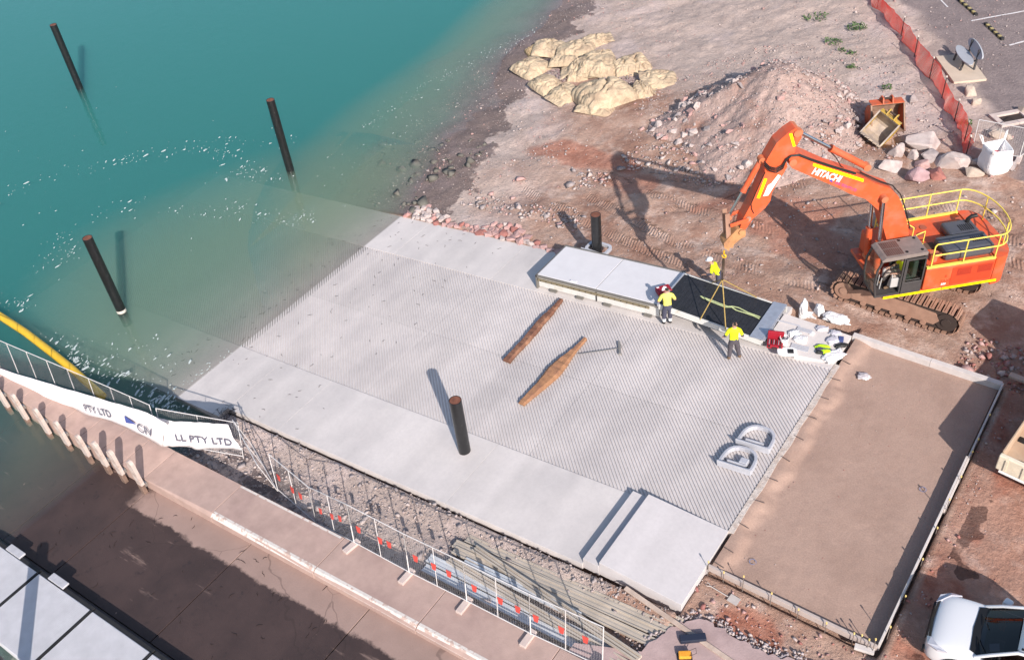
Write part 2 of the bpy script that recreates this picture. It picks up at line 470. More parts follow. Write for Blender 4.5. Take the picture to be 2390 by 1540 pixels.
# stirred-up silt hanging in the shallows: lens-shaped clouds that thin out towards their rims
def silt_material():
    m = bpy.data.materials.new('suspended_silt'); m.use_nodes = True; N = m.node_tree.nodes; L = m.node_tree.links; N.remove(N['Principled BSDF'])
    sc = N.new('ShaderNodeVolumeScatter'); sc.inputs['Color'].default_value = (.95, .80, .58, 1); sc.inputs['Density'].default_value = .24
    ab = N.new('ShaderNodeVolumeAbsorption'); ab.inputs['Color'].default_value = (.75, .6, .3, 1); ab.inputs['Density'].default_value = .30
    ad = N.new('ShaderNodeAddShader'); L.new(sc.outputs[0], ad.inputs[0]); L.new(ab.outputs[0], ad.inputs[1]); L.new(ad.outputs[0], N['Material Output'].inputs['Volume']); return m
M_SILT = silt_material()
def silt(cx, cy, rx, ry, rz, rot):
    n, k = 48, 8; V = []; F = []
    for j in range(k + 1):
        a = math.pi / 2 * j / k
        for i in range(n):
            t = 2 * math.pi * i / n; w_ = 1 + .10 * math.sin(3 * t + cx) + .07 * math.sin(5 * t + cy)
            V.append((rx * w_ * math.cos(a) * math.cos(t), ry * w_ * math.cos(a) * math.sin(t), -.006 - rz * math.sin(a) ** 3.2))
    F = [(j * n + i, (j + 1) * n + i, (j + 1) * n + (i + 1) % n, j * n + (i + 1) % n) for j in range(k) for i in range(n)] + [tuple(range(n))]
    o = raw('silt_cloud', V, F, M_SILT); o.location = (cx, cy, 0); o.rotation_euler = (0, 0, rot); return tag(o, kind='stuff')
silt(-1.0, 3.5, 12.5, 15.0, 1.7, .1)
silt(-4.0, 22.0, 7.5, 20.0, 1.4, .22)

# ------------------------------------------------------------------ concrete of the new ramp
def concrete(name, base, dark, wetz=None, speck=.5, sc=.5):
    m = bpy.data.materials.new(name); m.use_nodes = True
    nt = m.node_tree; N = nt.nodes; L = nt.links; b = N['Principled BSDF']
    b.inputs['Roughness'].default_value = .8; b.inputs['Specular IOR Level'].default_value = .3
    ge = N.new('ShaderNodeNewGeometry')
    def noise(s, det=6, ro=.6):
        n = N.new('ShaderNodeTexNoise'); n.inputs['Scale'].default_value = s; n.inputs['Detail'].default_value = det; n.inputs['Roughness'].default_value = ro
        L.new(ge.outputs['Position'], n.inputs['Vector']); return n.outputs['Fac']
    def rng(v, a, b2, c=0., d=1.):
        r = N.new('ShaderNodeMapRange'); r.inputs['From Min'].default_value = a; r.inputs['From Max'].default_value = b2
        r.inputs['To Min'].default_value = c; r.inputs['To Max'].default_value = d; L.new(v, r.inputs['Value']); return r.outputs[0]
    mx = N.new('ShaderNodeMix'); mx.data_type = 'RGBA'; L.new(rng(noise(sc), .38, .68), mx.inputs['Factor'])
    mx.inputs['A'].default_value = (*base, 1); mx.inputs['B'].default_value = (*dark, 1)
    hv = N.new('ShaderNodeHueSaturation'); L.new(mx.outputs['Result'], hv.inputs['Color']); L.new(rng(noise(8, 8, .7), .3, .7, 1 - .13 * speck, 1 + .13 * speck), hv.inputs['Value'])
    # broom and float bands across the lanes
    mp = N.new('ShaderNodeMapping'); mp.inputs['Scale'].default_value = (.9, .10, .5); mp.inputs['Rotation'].default_value = (0, 0, .12); L.new(ge.outputs['Position'], mp.inputs['Vector'])
    nb = N.new('ShaderNodeTexNoise'); nb.inputs['Scale'].default_value = 1.0; nb.inputs['Detail'].default_value = 5; L.new(mp.outputs[0], nb.inputs['Vector'])
    h2 = N.new('ShaderNodeHueSaturation'); L.new(hv.outputs['Color'], h2.inputs['Color']); oi = N.new('ShaderNodeObjectInfo'); mm = N.new('ShaderNodeMath'); mm.operation = 'MULTIPLY'; L.new(rng(nb.outputs['Fac'], .3, .7, .91, 1.07), mm.inputs[0]); L.new(rng(oi.outputs['Random'], 0, 1, .955, 1.03), mm.inputs[1]); L.new(mm.outputs[0], h2.inputs['Value'])
    col = h2.outputs['Color']
    if wetz is not None:
        sx = N.new('ShaderNodeSeparateXYZ'); L.new(ge.outputs['Position'], sx.inputs[0])
        wet = rng(sx.outputs['Z'], wetz, wetz - .012)
        m2 = N.new('ShaderNodeMix'); m2.data_type = 'RGBA'; m2.blend_type = 'MULTIPLY'; L.new(wet, m2.inputs['Factor']); L.new(col, m2.inputs['A']); m2.inputs['B'].default_value = (.54, .53, .50, 1)
        col = m2.outputs['Result']
    L.new(col, b.inputs['Base Color'])
    bp = N.new('ShaderNodeBump'); bp.inputs['Strength'].default_value = .25; bp.inputs['Distance'].default_value = .01
    L.new(noise(30, 6, .7), bp.inputs['Height']); L.new(bp.outputs['Normal'], b.inputs['Normal'])
    return m
M_CONC = concrete('new_concrete', (.635, .58, .55), (.54, .495, .475), wetz=.006)
M_CONC2 = concrete('broomed_concrete', (.64, .585, .56), (.54, .495, .48), wetz=.006)
M_PALE = concrete('pale_landing_concrete', (.57, .53, .525), (.51, .475, .47))
ramp = empty('boat_ramp', (0, 0, 0), kind='structure')
def slab(name, poly, parent, m, th=.3, zf=lambda x, y: S * x):
    """slab with a flat bottom offset; poly are plan points, zf their height"""
    n = len(poly)
    top = [(x, y, zf(x, y)) for x, y in poly]; bot = [(x, y, zf(x, y) - th) for x, y in poly]
    f = [tuple(range(n)), tuple(range(2 * n - 1, n - 1, -1))] + [(i, i + n, (i + 1) % n + n, (i + 1) % n) for i in range(n)]
    o = MB().add(top + bot, f).build(name, m, parent, bevel=.006)
    return o
G = .003
def panel(x0, x1, y0, y1, m=None): return slab('concrete_panel', [(x0 + G, y0 + G), (x1 - G, y0 + G), (x1 - G, y1 - G), (x0 + G, y1 - G)], ramp, m or M_CONC)
for x0, x1 in ((-14, -7), (-7, -.02), (-.02, 2.65)): panel(x0, x1, -3.55, 0)
for x0, x1 in ((2.65, 5.6), (5.6, 13.9), (13.9, 19.30)): panel(x0, x1, -3.05, 0)
for x0, x1 in ((-14, -7), (-7, 1.9), (1.9, 7.6), (7.6, 14.8), (14.8, 20.0)): panel(x0, x1, 8, 10.75)
panel(20.0, 22.55, 7.99, 8.62)
def clip(poly, axis, lim, keep_less):
    out = []
    for i in range(len(poly)):
        a, b = poly[i], poly[(i + 1) % len(poly)]
        ia = (a[axis] <= lim) if keep_less else (a[axis] >= lim); ib = (b[axis] <= lim) if keep_less else (b[axis] >= lim)
        if ia: out.append(a)
        if ia != ib:
            t = (lim - a[axis]) / (b[axis] - a[axis]); out.append(tuple(a[k] + t * (b[k] - a[k]) for k in range(3)))
    return out
def grooved(x0, x1, y0, y1):
    x0 += G; x1 -= G; y0 += G; y1 -= G
    p = .150 / math.sqrt(2); dep = .034
    prof = [(0, 0), (.050, 0), (.060, -dep), (.090, -dep), (p, 0)]
    V = []; F = []
    u_lo = (x0 + y0) / math.sqrt(2); u_hi = (x1 + y1) / math.sqrt(2)
    k0 = math.floor(u_lo / p); k1 = math.ceil(u_hi / p)
    e = Vector((1, 1)) / math.sqrt(2); t = Vector((1, -1)) / math.sqrt(2)
    for k in range(k0, k1):
        for (a, za), (b, zb) in zip(prof[:-1], prof[1:]):
            ua, ub = k * p + a, k * p + b
            q = []
            for uu, zz, tt in ((ua, za, -80), (ua, za, 80), (ub, zb, 80), (ub, zb, -80)):
                w_ = e * uu + t * tt; q.append((w_.x, w_.y, zz))
            for ax, lim, less in ((0, x0, False), (0, x1, True), (1, y0, False), (1, y1, True)):
                q = clip(q, ax, lim, less)
                if len(q) < 3: break
            if len(q) < 3: continue
            b0 = len(V); V += [(x, y, S * x + zz) for x, y, zz in q]; F.append(tuple(range(b0, b0 + len(q))))
    # body below
    b0 = len(V)
    for z in (-.04, -.3): V += [(x, y, S * x + z) for x, y in ((x0, y0), (x1, y0), (x1, y1), (x0, y1))]
    F += [tuple(b0 + i for i in q) for q in ((4, 7, 6, 5), (0, 4, 5, 1), (1, 5, 6, 2), (2, 6, 7, 3), (3, 7, 4, 0))]
    return raw('grooved_panel', V, F, M_CONC2, ramp)
for y0, y1 in ((0, 4), (4, 8)):
    for x0, x1 in ((-14, -4.5), (-4.5, 7.4), (7.4, 15.2), (15.2, 22.55)): grooved(x0, x1, y0, y1)
# near landing with two steps, far landing
slab('landing', [(19.86, -2.98), (22.58, -2.98), (22.58, -.0), (19.86, -.0)], ramp, M_PALE, .6, lambda x, y: 2.715)
slab('step', [(19.30, -3.0), (19.853, -3.0), (19.853, -.0), (19.30, -.0)], ramp, M_PALE, .45, lambda x, y: 2.525)
slab('far_landing', [(20.02, 8.62), (21.2, 8.02), (22.55, 8.30), (22.55, 9.9), (20.02, 9.9)], ramp, M_CONC, .5, lambda x, y: 2.745)
slab('edge_strip', [(22.56, -.02), (22.75, -.02), (22.72, 1.1), (22.78, 2.0), (22.73, 3.2), (22.79, 4.1), (22.74, 5.0), (22.78, 6.2), (22.73, 7.1), (22.76, 8.3), (22.56, 8.3)], ramp, mat('rough_mortar_edge', (.52, .455, .41), .95, .16, 7, .9, 14, col2=(.42, .34, .29), c2scale=4, bdist=.03), .35, lambda x, y: 2.712)

# ------------------------------------------------------------------ compacted fill inside the formwork
M_FILL = mat('compacted_fill', (.365, .25, .20), .95, .13, 22, .8, 26, col2=(.325, .22, .175), c2scale=.7, spec=.15, bdist=.01)
fx0, fx1, fy0, fy1 = 22.70, 27.56, -1.34, 9.92
nx, ny = 60, 130
fxs = np.linspace(fx0, fx1, nx); fys = np.linspace(fy0, fy1, ny); FX, FY = np.meshgrid(fxs, fys, indexing='ij')
FZ = 2.535 + (fbm(FX * 14, FY * 14, 14, 2) - .5) * .012 + (fbm(FX * .8, FY * .8, 3, 4) - .5) * .03 + (fbm(FX * 5, FY * 5, 4, 3) - .5) * .015 + .16 * smooth(23.35, 22.8, FX + (fbm(FX * 2, FY * 2, 8, 3) - .5) * .5)
ii = np.arange(nx * ny).reshape(nx, ny)
fill = raw('earth_fill', np.stack([FX.ravel(), FY.ravel(), FZ.ravel()], 1), np.stack([ii[:-1, :-1].ravel(), ii[1:, :-1].ravel(), ii[1:, 1:].ravel(), ii[:-1, 1:].ravel()], 1), M_FILL, smooth=True)
tag(fill, kind='structure')

# ------------------------------------------------------------------ steel guide piles
M_PILE = mat('black_pile_coating', (.012, .012, .013), .32, .3, 5, .05, 30, spec=.5, col2=(.05, .05, .05), c2scale=6, c2lo=.62, c2hi=.75)
M_RUST = mat('rusty_pile_inside', (.17, .065, .04), .85, .3, 8)
M_SALT = mat('pale_tide_ring', (.55, .5, .45), .9, .3, 9)
def pile(x, y, zbot, ztop, label, ring=None):
    t = empty('guide_pile', (x, y, 0), 0, label, 'pile', 'steel guide piles')
    r, ri, n = .215, .195, 32
    b = MB()
    b.tube([(0, 0, zbot), (0, 0, ztop)], r, n, 0, False)
    c = [(math.cos(2 * math.pi * k / n), math.sin(2 * math.pi * k / n)) for k in range(n)]
    b.add([(r * x_, r * y_, ztop) for x_, y_ in c] + [(ri * x_, ri * y_, ztop) for x_, y_ in c], [(k, (k + 1) % n, n + (k + 1) % n, n + k) for k in range(n)], 0)
    b.build('shaft', M_PILE, t)
    i = MB(); i.tube([(0, 0, ztop - .01), (0, 0, ztop - 1.2)], ri, n, 0, True)
    i.build('bore', M_RUST, t)
    for zz in ((ztop - .75, ztop - 2.1) if ztop > 3 else (ztop - .75,)):
        MB().tube([(0, 0, zz - .012), (0, 0, zz + .012)], r + .003, n, 0, False).build('weld_seam', MATS['black_pile_coating'], t)
    if ring is not None:
        MB().tube([(0, 0, ring[0]), (0, 0, ring[1])], r + .006, n, 0, False).build('tide_ring', M_SALT, t)
    return t
def pile_px(base, top, label, zb=0., a=0., ring=None, zbot=None):
    p = at(*base, zb, a)
    z = 1.0
    lo, hi = 0., 6.
    for _ in range(40):
        mz = (lo + hi) / 2; d = Vector((p.x, p.y, mz)) - CAM_P
        y = PH / 2 - FPX * d.dot(_u) / d.dot(_f)
        if y > top: lo = mz
        else: hi = mz
    return pile(p.x, p.y, p.z - 1.5 if zbot is None else zbot, lo, label, ring)
pile(7.0, -15.0, .3, 4.2, 'black steel pile standing beyond the white pontoon walkway')
pile(-28.0, 12.0, -7, 4.2, 'black steel pile standing farthest out in the deep water')
pile(-8.3, 11.3, -4, 4.13, 'black steel pile in the water off the seaward corner of the ramp')
pile(-6.82, -1.1, -4, 4.10, 'black steel pile in the water with a pale ring at its waterline', ring=(-.05, .10))
pile(13.0, -.80, .8, 4.10, 'black steel pile standing on the dry smooth concrete beside the grooves')
pile(11.72, 11.05, .6, 4.02, 'black steel pile in a grey guide frame behind the pontoon')
# ------------------------------------------------------------------ stones
def hull_rock(name, seed, n=18, sx=1., sy=1., sz=.75, m=None, rough=.25, sub=False):
    """one faceted stone of about unit radius, base near z = -0.45"""
    rg = random.Random(seed); bm = bmesh.new()
    for _ in range(n):
        v = Vector((rg.gauss(0, 1), rg.gauss(0, 1), rg.gauss(0, 1))).normalized() * (1 + rg.uniform(-rough, rough * .4))
        bm.verts.new((v.x * sx, v.y * sy, max(v.z * sz, -.5 * sz)))
    r = bmesh.ops.convex_hull(bm, input=bm.verts)
    bmesh.ops.delete(bm, geom=[g for g in r['geom_interior'] if isinstance(g, bmesh.types.BMVert)], context='VERTS')
    if sub:
        bmesh.ops.bevel(bm, geom=list(bm.edges), offset=.07, segments=1, affect='EDGES')
        bmesh.ops.subdivide_edges(bm, edges=list(bm.edges), cuts=1, use_grid_fill=True)
        for v in bm.verts:
            k = vnoise(np.array([v.co.x * 2.3 + seed]), np.array([v.co.y * 2.3 + v.co.z * 1.7]), seed)[0] - .5
            v.co *= 1 + k * .16
    me = bpy.data.meshes.new(name); bm.to_mesh(me); bm.free()
    if m: me.materials.append(m)
    return me
def stone_mat(name, a, b, sc=3.): return mat(name, a, .9, .16, 6, .6, 16, col2=b, c2scale=sc, spec=.2, bdist=.03)
M_SPALE = stone_mat('pale_stone', (.50, .42, .39), (.38, .30, .28))
M_SPINK = stone_mat('pink_stone', (.48, .31, .285), (.38, .22, .20))
M_SRED = stone_mat('red_stone', (.36, .155, .13), (.26, .11, .10))
M_SGREY = stone_mat('grey_stone', (.34, .29, .28), (.25, .21, .205))
M_SBEIGE = stone_mat('beige_stone', (.47, .39, .32), (.40, .32, .27))
M_SROSE = stone_mat('rose_stone', (.50, .27, .24), (.42, .21, .19))
M_SDARK = stone_mat('weed_covered_stone', (.15, .14, .12), (.11, .10, .09))
M_SPURP = stone_mat('purple_stone', (.40, .27, .28), (.30, .19, .20))

def scatter_stones(name, pts, sizes, mats, seeds=6, parent=None):
    """thousands of small stones as ONE mesh"""
    protos = [hull_rock('p', 900 + k, 9, 1, .8, .6) for k in range(seeds)]
    arr = []
    for me in protos:
        me.calc_loop_triangles()
        v = np.zeros(len(me.vertices) * 3); me.vertices.foreach_get('co', v)
        t = np.zeros(len(me.loop_triangles) * 3, np.int32); me.loop_triangles.foreach_get('vertices', t)
        arr.append((v.reshape(-1, 3), t.reshape(-1, 3)))
    for me in protos: bpy.data.meshes.remove(me)
    Vs = []; Fs = []; Ms = []; b = 0
    rg = np.random.default_rng(len(pts))
    for p, s in zip(pts, sizes):
        v, t = arr[rg.integers(seeds)]
        a = rg.uniform(0, 6.28); c, s_ = math.cos(a), math.sin(a)
        q = v * s * rg.uniform(.75, 1.25, 3)
        Vs.append(np.stack([q[:, 0] * c - q[:, 1] * s_ + p[0], q[:, 0] * s_ + q[:, 1] * c + p[1], q[:, 2] + p[2]], 1)); Fs.append(t + b); b += len(v)
        Ms.append(np.full(len(t), rg.integers(len(mats)), np.int32))
    o = raw(name, np.concatenate(Vs), np.concatenate(Fs), mats, parent, mi=np.concatenate(Ms))
    return tag(o, kind='stuff')

# stones of the armour along the far edge of the ramp
rip = [hull_rock('riprap', 40 + k, 16, 1, .8, .6, m, sub=False) for k, m in enumerate((M_SRED, M_SPINK, M_SPINK, M_SPINK, M_SPALE, M_SROSE))]
rg = random.Random(5)
cnt = 0
for row in range(6):
    x = .1 + rg.uniform(0, .3)
    while x < 9.6:
        w_ = 1.05 - .35 * smooth(5.5, 9, x)
        y = 10.86 + row * .25 + rg.uniform(-.06, .06)
        top = 10.8 + 1.15 * float(w_) * (0.65 + .35 * math.sin(x * 1.1 + 1))
        s = rg.uniform(.15, .25) * (1.3 if x > 6 else 1.05)
        if y < top:
            me = rip[rg.randrange(6)] if not (x < 2.2 and rg.random() < .5) else rip[4]
            o = bpy.data.objects.new('riprap_stone', me); COL.objects.link(o)
            o.location = (x, y, max(S * x - .09 - (y - 10.8) * .02, gh(x, y) + .04) + rg.uniform(-.02, .05)); o.scale = (s * rg.uniform(.9, 1.4), s * rg.uniform(.85, 1.2), s * rg.uniform(.8, 1.2)); o.rotation_euler = (rg.uniform(-.3, .3), rg.uniform(-.3, .3), rg.uniform(0, 6.28))
            tag(o, 'red and pink riprap stone packed along the far concrete edge of the ramp', 'stone', 'riprap stones along the ramp edge'); cnt += 1
        x += s * rg.uniform(1.55, 2.1)

# spoil heap
hx, hy = np.meshgrid(np.linspace(5.5, 20.5, 150), np.linspace(15.0, 31.5, 160), indexing='ij')
def heap_h(x, y):
    ang = np.arctan2(y - 24.6, x - 13.2); d = np.hypot(x - 13.2, y - 24.6)
    foot = np.interp(ang, [-math.pi, -2.55, -2.2, -1.6, -1.15, -.6, 0, .5, 1.4, 2.3, 2.9, math.pi], [4.6, 6.3, 5.6, 6.4, 6.7, 5.6, 4.5, 3.9, 3.4, 3.6, 4.0, 4.6])
    foot = foot * (1 + (fbm(np.cos(ang) * 2 + 5, np.sin(ang) * 2 + 5, 61, 3) - .5) * .25)
    h = 2.75 * np.clip(1 - d / foot, -.12, 1) ** 1.0
    h = np.where(d < foot, 2.75 * (1 - d / foot) ** 1.05, -.15)
    h = np.minimum(h, 2.3 + .1 * (h - 2.3))
    h = h + (h > 0) * ((fbm(x * .9, y * .9, 62, 4) - .5) * .5 * np.clip(h, 0, 1) + (fbm(x * 3, y * 3, 63, 3) - .5) * .16)
    return h
HH = heap_h(hx, hy); HZ = gz(hx, hy) + HH
def hgrid(x, y):
    i = int(np.clip((x - 5.5) / 15 * 149, 0, 148)); j = int(np.clip((y - 15) / 16.5 * 159, 0, 158))
    return float(HH[i, j])
hi = np.arange(hx.size).reshape(hx.shape)
keep = (HH > -.1)
Fq = np.stack([hi[:-1, :-1].ravel(), hi[1:, :-1].ravel(), hi[1:, 1:].ravel(), hi[:-1, 1:].ravel()], 1)
Fq = Fq[keep.ravel()[Fq].any(1)]
used = np.unique(Fq); remap = np.zeros(hx.size, np.int32); remap[used] = np.arange(len(used))
M_SPOIL = mat('spoil_earth', (.43, .31, .27), .95, .2, 4, 1.0, 7, col2=(.32, .19, .15), c2scale=.5, c2lo=.54, c2hi=.7, spec=.15, bdist=.12)
heap = empty('spoil_heap', (13.2, 24.6, 0), 0, 'large conical heap of pale dug-out earth and rubble behind the orange excavator', 'spoil heap')
HM = raw('earth_mound', np.stack([hx.ravel() - 13.2, hy.ravel() - 24.6, HZ.ravel()], 1)[used], remap[Fq], M_SPOIL, heap, smooth=True)
hm = [hull_rock('heap_stone', 60 + k, 13, 1, .85, .7, m) for k, m in enumerate((M_SPALE, M_SPINK, M_SPALE, M_SPINK, M_SGREY))]
k = 0; small = []; ssz = []
rg = np.random.default_rng(3)
while k < 260:
    a = rg.uniform(-math.pi, math.pi); rr = 6.9 * math.sqrt(rg.uniform(.02, 1)); x = 13.2 + rr * math.cos(a); y = 24.6 + rr * math.sin(a)
    h = hgrid(x, y)
    wt = .25 + .75 * (h < .9) + (.5 if x < 11.5 else 0) * (y < 24)
    if h < -.05 or h < 0 and rg.random() < .5 or rg.random() > wt: continue
    s = float(np.clip(rg.lognormal(math.log(.135), .4), .08, .34)) * (1.45 if x < 11.3 and h < 1.2 else 1.0)
    o = bpy.data.objects.new('stone', hm[rg.integers(5)]); COL.objects.link(o); o.parent = heap
    o.location = (x - 13.2, y - 24.6, gh(x, y) + max(h, 0) + s * .22); o.scale = (s, s * rg.uniform(.75, 1.1), s * rg.uniform(.7, 1)); o.rotation_euler = (rg.uniform(-.5, .5), rg.uniform(-.5, .5), rg.uniform(0, 6.28)); k += 1
for x, y, s in ((8.3, 21.0, .22), (8.9, 20.6, .30), (9.5, 20.9, .24), (9.2, 21.6, .2), (10.1, 20.3, .26), (10.6, 20.9, .3), (8.0, 21.8, .18), (10.9, 20.0, .2), (11.4, 19.6, .24), (9.9, 21.8, .22), (7.6, 21.2, .15), (12.0, 19.0, .2), (12.9, 18.6, .17), (10.2, 19.7, .16)):
    o = bpy.data.objects.new('stone', hm[int(x * 7) % 4]); COL.objects.link(o); o.parent = heap
    o.location = (x - 13.2, y - 24.6, gh(x, y) + max(hgrid(x, y), 0) + s * .3); o.scale = (s * 1.2, s, s * .85); o.rotation_euler = (rg.uniform(-.4, .4), rg.uniform(-.4, .4), rg.uniform(0, 6.28))
while len(small) < 5200:
    a = rg.uniform(-math.pi, math.pi); rr = 7.2 * math.sqrt(rg.uniform(0, 1)); x = 13.2 + rr * math.cos(a); y = 24.6 + rr * math.sin(a)
    h = hgrid(x, y)
    if h < 0 and rg.random() < .6: continue
    small.append((x - 13.2, y - 24.6, gh(x, y) + max(h, 0) + .015)); ssz.append(float(np.clip(rg.lognormal(math.log(.042), .45), .02, .1)))
scatter_stones('rubble', small, ssz, [M_SPALE, M_SPINK, M_SPALE, M_SGREY], parent=heap)

# loose stones of beach and site, gravel strip
pts = []; szs = []
def field(n, x0, x1, y0, y1, mean, dens, lift=.3):
    xs = RNG.uniform(x0, x1, n); ys = RNG.uniform(y0, y1, n)
    p = dens(xs, ys); keep = RNG.uniform(0, 1, n) < p
    xs, ys = xs[keep], ys[keep]; zs = gz(xs, ys)
    s = np.clip(RNG.lognormal(math.log(mean), .5, len(xs)), mean * .4, mean * 4)
    for x, y, z, q in zip(xs, ys, zs, s): pts.append((x, y, z + q * lift)); szs.append(float(q))
field(9000, -7, 22, 11.6, 45, .030, lambda x, y: .25 + .75 * smooth(.45, .62, fbm(x * .35, y * .35, 81, 3)))
field(5500, -6, 5, 11.2, 44, .032, lambda x, y: smooth(.42, .58, fbm(x * .5, y * .5, 82, 3)))
field(1100, 2, 9, 12.5, 17.5, .075, lambda x, y: smooth(.47, .6, fbm(x * .55 + 3, y * .55, 83, 3)))
field(700, 14, 30, 11.5, 26, .055, lambda x, y: .6)
field(600, 8, 14, 17.5, 21.5, .07, lambda x, y: smooth(.4, .6, fbm(x * .55, y * .55, 84, 3)))
scatter_stones('gravel', pts, szs, [M_SPALE, M_SPINK, M_SGREY, M_SGREY, M_SPALE])
pts = []; szs = []
field(7500, 1.2, 22.3, -5.85, -3.1, .034, lambda x, y: .45 + .55 * smooth(.4, .6, fbm(x * .9, y * .9, 85, 3)))
field(260, 1.5, 21, -5.8, -3.2, .085, lambda x, y: .8)
scatter_stones('gravel', pts, szs, [M_SGREY, M_SPALE, M_SGREY])
pts = []; szs = []
field(160, 28, 33, -6, 10.5, .02, lambda x, y: .6)
field(220, 27.7, 28.3, -2, 10.3, .03, lambda x, y: .7)
field(700, 22.6, 27.7, -4.2, -1.6, .035, lambda x, y: .5)
field(450, 26, 31, 10.1, 12.5, .08, lambda x, y: .8)
for _ in range(260):
    q_ = RNG.uniform(0, 1, 3); pts.append((22.85 + 4.6 * q_[0] ** 1.6, -1.2 + 11 * q_[1], 2.545)); szs.append(.008 + .02 * q_[2] ** 3)
scatter_stones('gravel', pts, szs, [M_SPINK, M_SPALE, M_SRED])
pts = []; szs = []
field(230, -7.0, .6, 10.9, 18, .15, lambda x, y: smooth(.35, .55, fbm(x * .6, y * .6, 86, 3)) * .9, .1)
scatter_stones('gravel', pts, szs, [M_SDARK, M_SDARK])

# big boulders by the fence end: px centre, px half size, colour, label
Z5 = lambda x, y: (1939.8 + x * .18837, 180.4 + y * .18837)
BOULD = [((1120, 800), 225, 150, M_SPALE, 'largest pale block of rock, squared, behind the boulder cluster'),
    ((805, 900), 105, 120, M_SPALE, 'pale upright boulder beside the yellow bucket'), ((745, 1090), 150, 95, M_SPALE, 'pale long boulder lying at the low end of the boulder cluster'),
    ((1205, 965), 135, 75, M_SGREY, 'flat grey slab of rock in the middle of the boulder cluster'), ((1010, 970), 75, 75, M_SPALE, 'small pale boulder wedged below the largest block'),
    ((1490, 1030), 215, 120, M_SPALE, 'wide pale pink wedge-shaped boulder beside the white bulk bag'), ((1080, 1200), 150, 150, M_SPURP, 'purple pink boulder at the front of the cluster'),
    ((1320, 1190), 130, 115, M_SRED, 'dark red boulder at the front of the cluster'), ((1130, 1080), 120, 65, M_SPINK, 'pink slab leaning on the purple boulder'),
    ((1760, 1180), 125, 80, M_SBEIGE, 'beige blocky boulder in front of the white bulk bag'), ((1785, 1040), 65, 60, M_SPALE, 'small pale block between wide boulder and bulk bag'),
    ((2055, 690), 110, 95, M_SBEIGE, 'beige boulder behind the wire fence panel'), ((2205, 735), 50, 50, M_SBEIGE, 'small beige stone behind the wire fence panel'),
    ((1720, 165), 100, 70, M_SBEIGE, 'beige boulder with a rounded top beside the bench pad'), ((1785, 300), 60, 75, M_SBEIGE, 'small upright beige stone beside the car park edge'),
    ((2370, 400), 85, 85, M_SBEIGE, 'beige boulder at the car park beyond the wire fence'), ((1025, 260), 75, 55, M_SGREY, 'grey stone half buried in sand behind the orange bucket'),
    ((2215, 1090), 90, 70, M_SGREY, 'flat grey stones beside the white bulk bag')]
for i, (c, rx, ry, m, lb) in enumerate(BOULD):
    p = on(*Z5(c[0], c[1] + ry * .5))
    px_m = FPX / (p - CAM_P).dot(_f)
    sx = rx * .18837 / px_m; sz = ry * .18837 / px_m
    me = hull_rock('boulder', 200 + i, 13, 1, .9, .95, m, .3, sub=True)
    o = bpy.data.objects.new('boulder', me); COL.objects.link(o)
    o.location = p + Vector((0, 0, sz * .35)); o.scale = (sx * 1.2, sx * 1.05, sz * 1.35); o.rotation_euler = (0, 0, .72 + random.uniform(-.3, .3))
    tag(o, lb, 'boulder', 'boulders by the site fence')

# ------------------------------------------------------------------ geotextile bags at the water's edge
M_BAG = mat('tan_geotextile', (.53, .415, .285), .95, .16, 3, .5, 9, col2=(.36, .265, .185), c2scale=1.6, spec=.1, bdist=.03)
def wrinkled(m, sc=1.6, dist=.10):
    N = m.node_tree.nodes; L = m.node_tree.links; b = N['Principled BSDF']; tc = N.new('ShaderNodeTexCoord'); n = N.new('ShaderNodeTexNoise'); n.inputs['Scale'].default_value = sc; n.inputs['Detail'].default_value = 3; n.inputs['Distortion'].default_value = 1.2
    L.new(tc.outputs['Object'], n.inputs['Vector'])
    s_ = N.new('ShaderNodeMath'); s_.operation = 'SUBTRACT'; s_.inputs[1].default_value = .5; a_ = N.new('ShaderNodeMath'); a_.operation = 'ABSOLUTE'; pw = N.new('ShaderNodeMath'); pw.operation = 'POWER'; pw.inputs[1].default_value = .5
    L.new(n.outputs['Fac'], s_.inputs[0]); L.new(s_.outputs[0], a_.inputs[0]); L.new(a_.outputs[0], pw.inputs[0])
    bp = N.new('ShaderNodeBump'); bp.inputs['Strength'].default_value = .9; bp.inputs['Distance'].default_value = dist; L.new(pw.outputs[0], bp.inputs['Height'])
    for l in list(b.inputs['Normal'].links): L.new(l.from_socket, bp.inputs['Normal']); L.remove(l)
    L.new(bp.outputs['Normal'], b.inputs['Normal']); return m
wrinkled(M_BAG)
M_BAG2 = mat('brown_stained_geotextile', (.40, .29, .17), .95, .2, 3, .5, 9, spec=.1, bdist=.03)
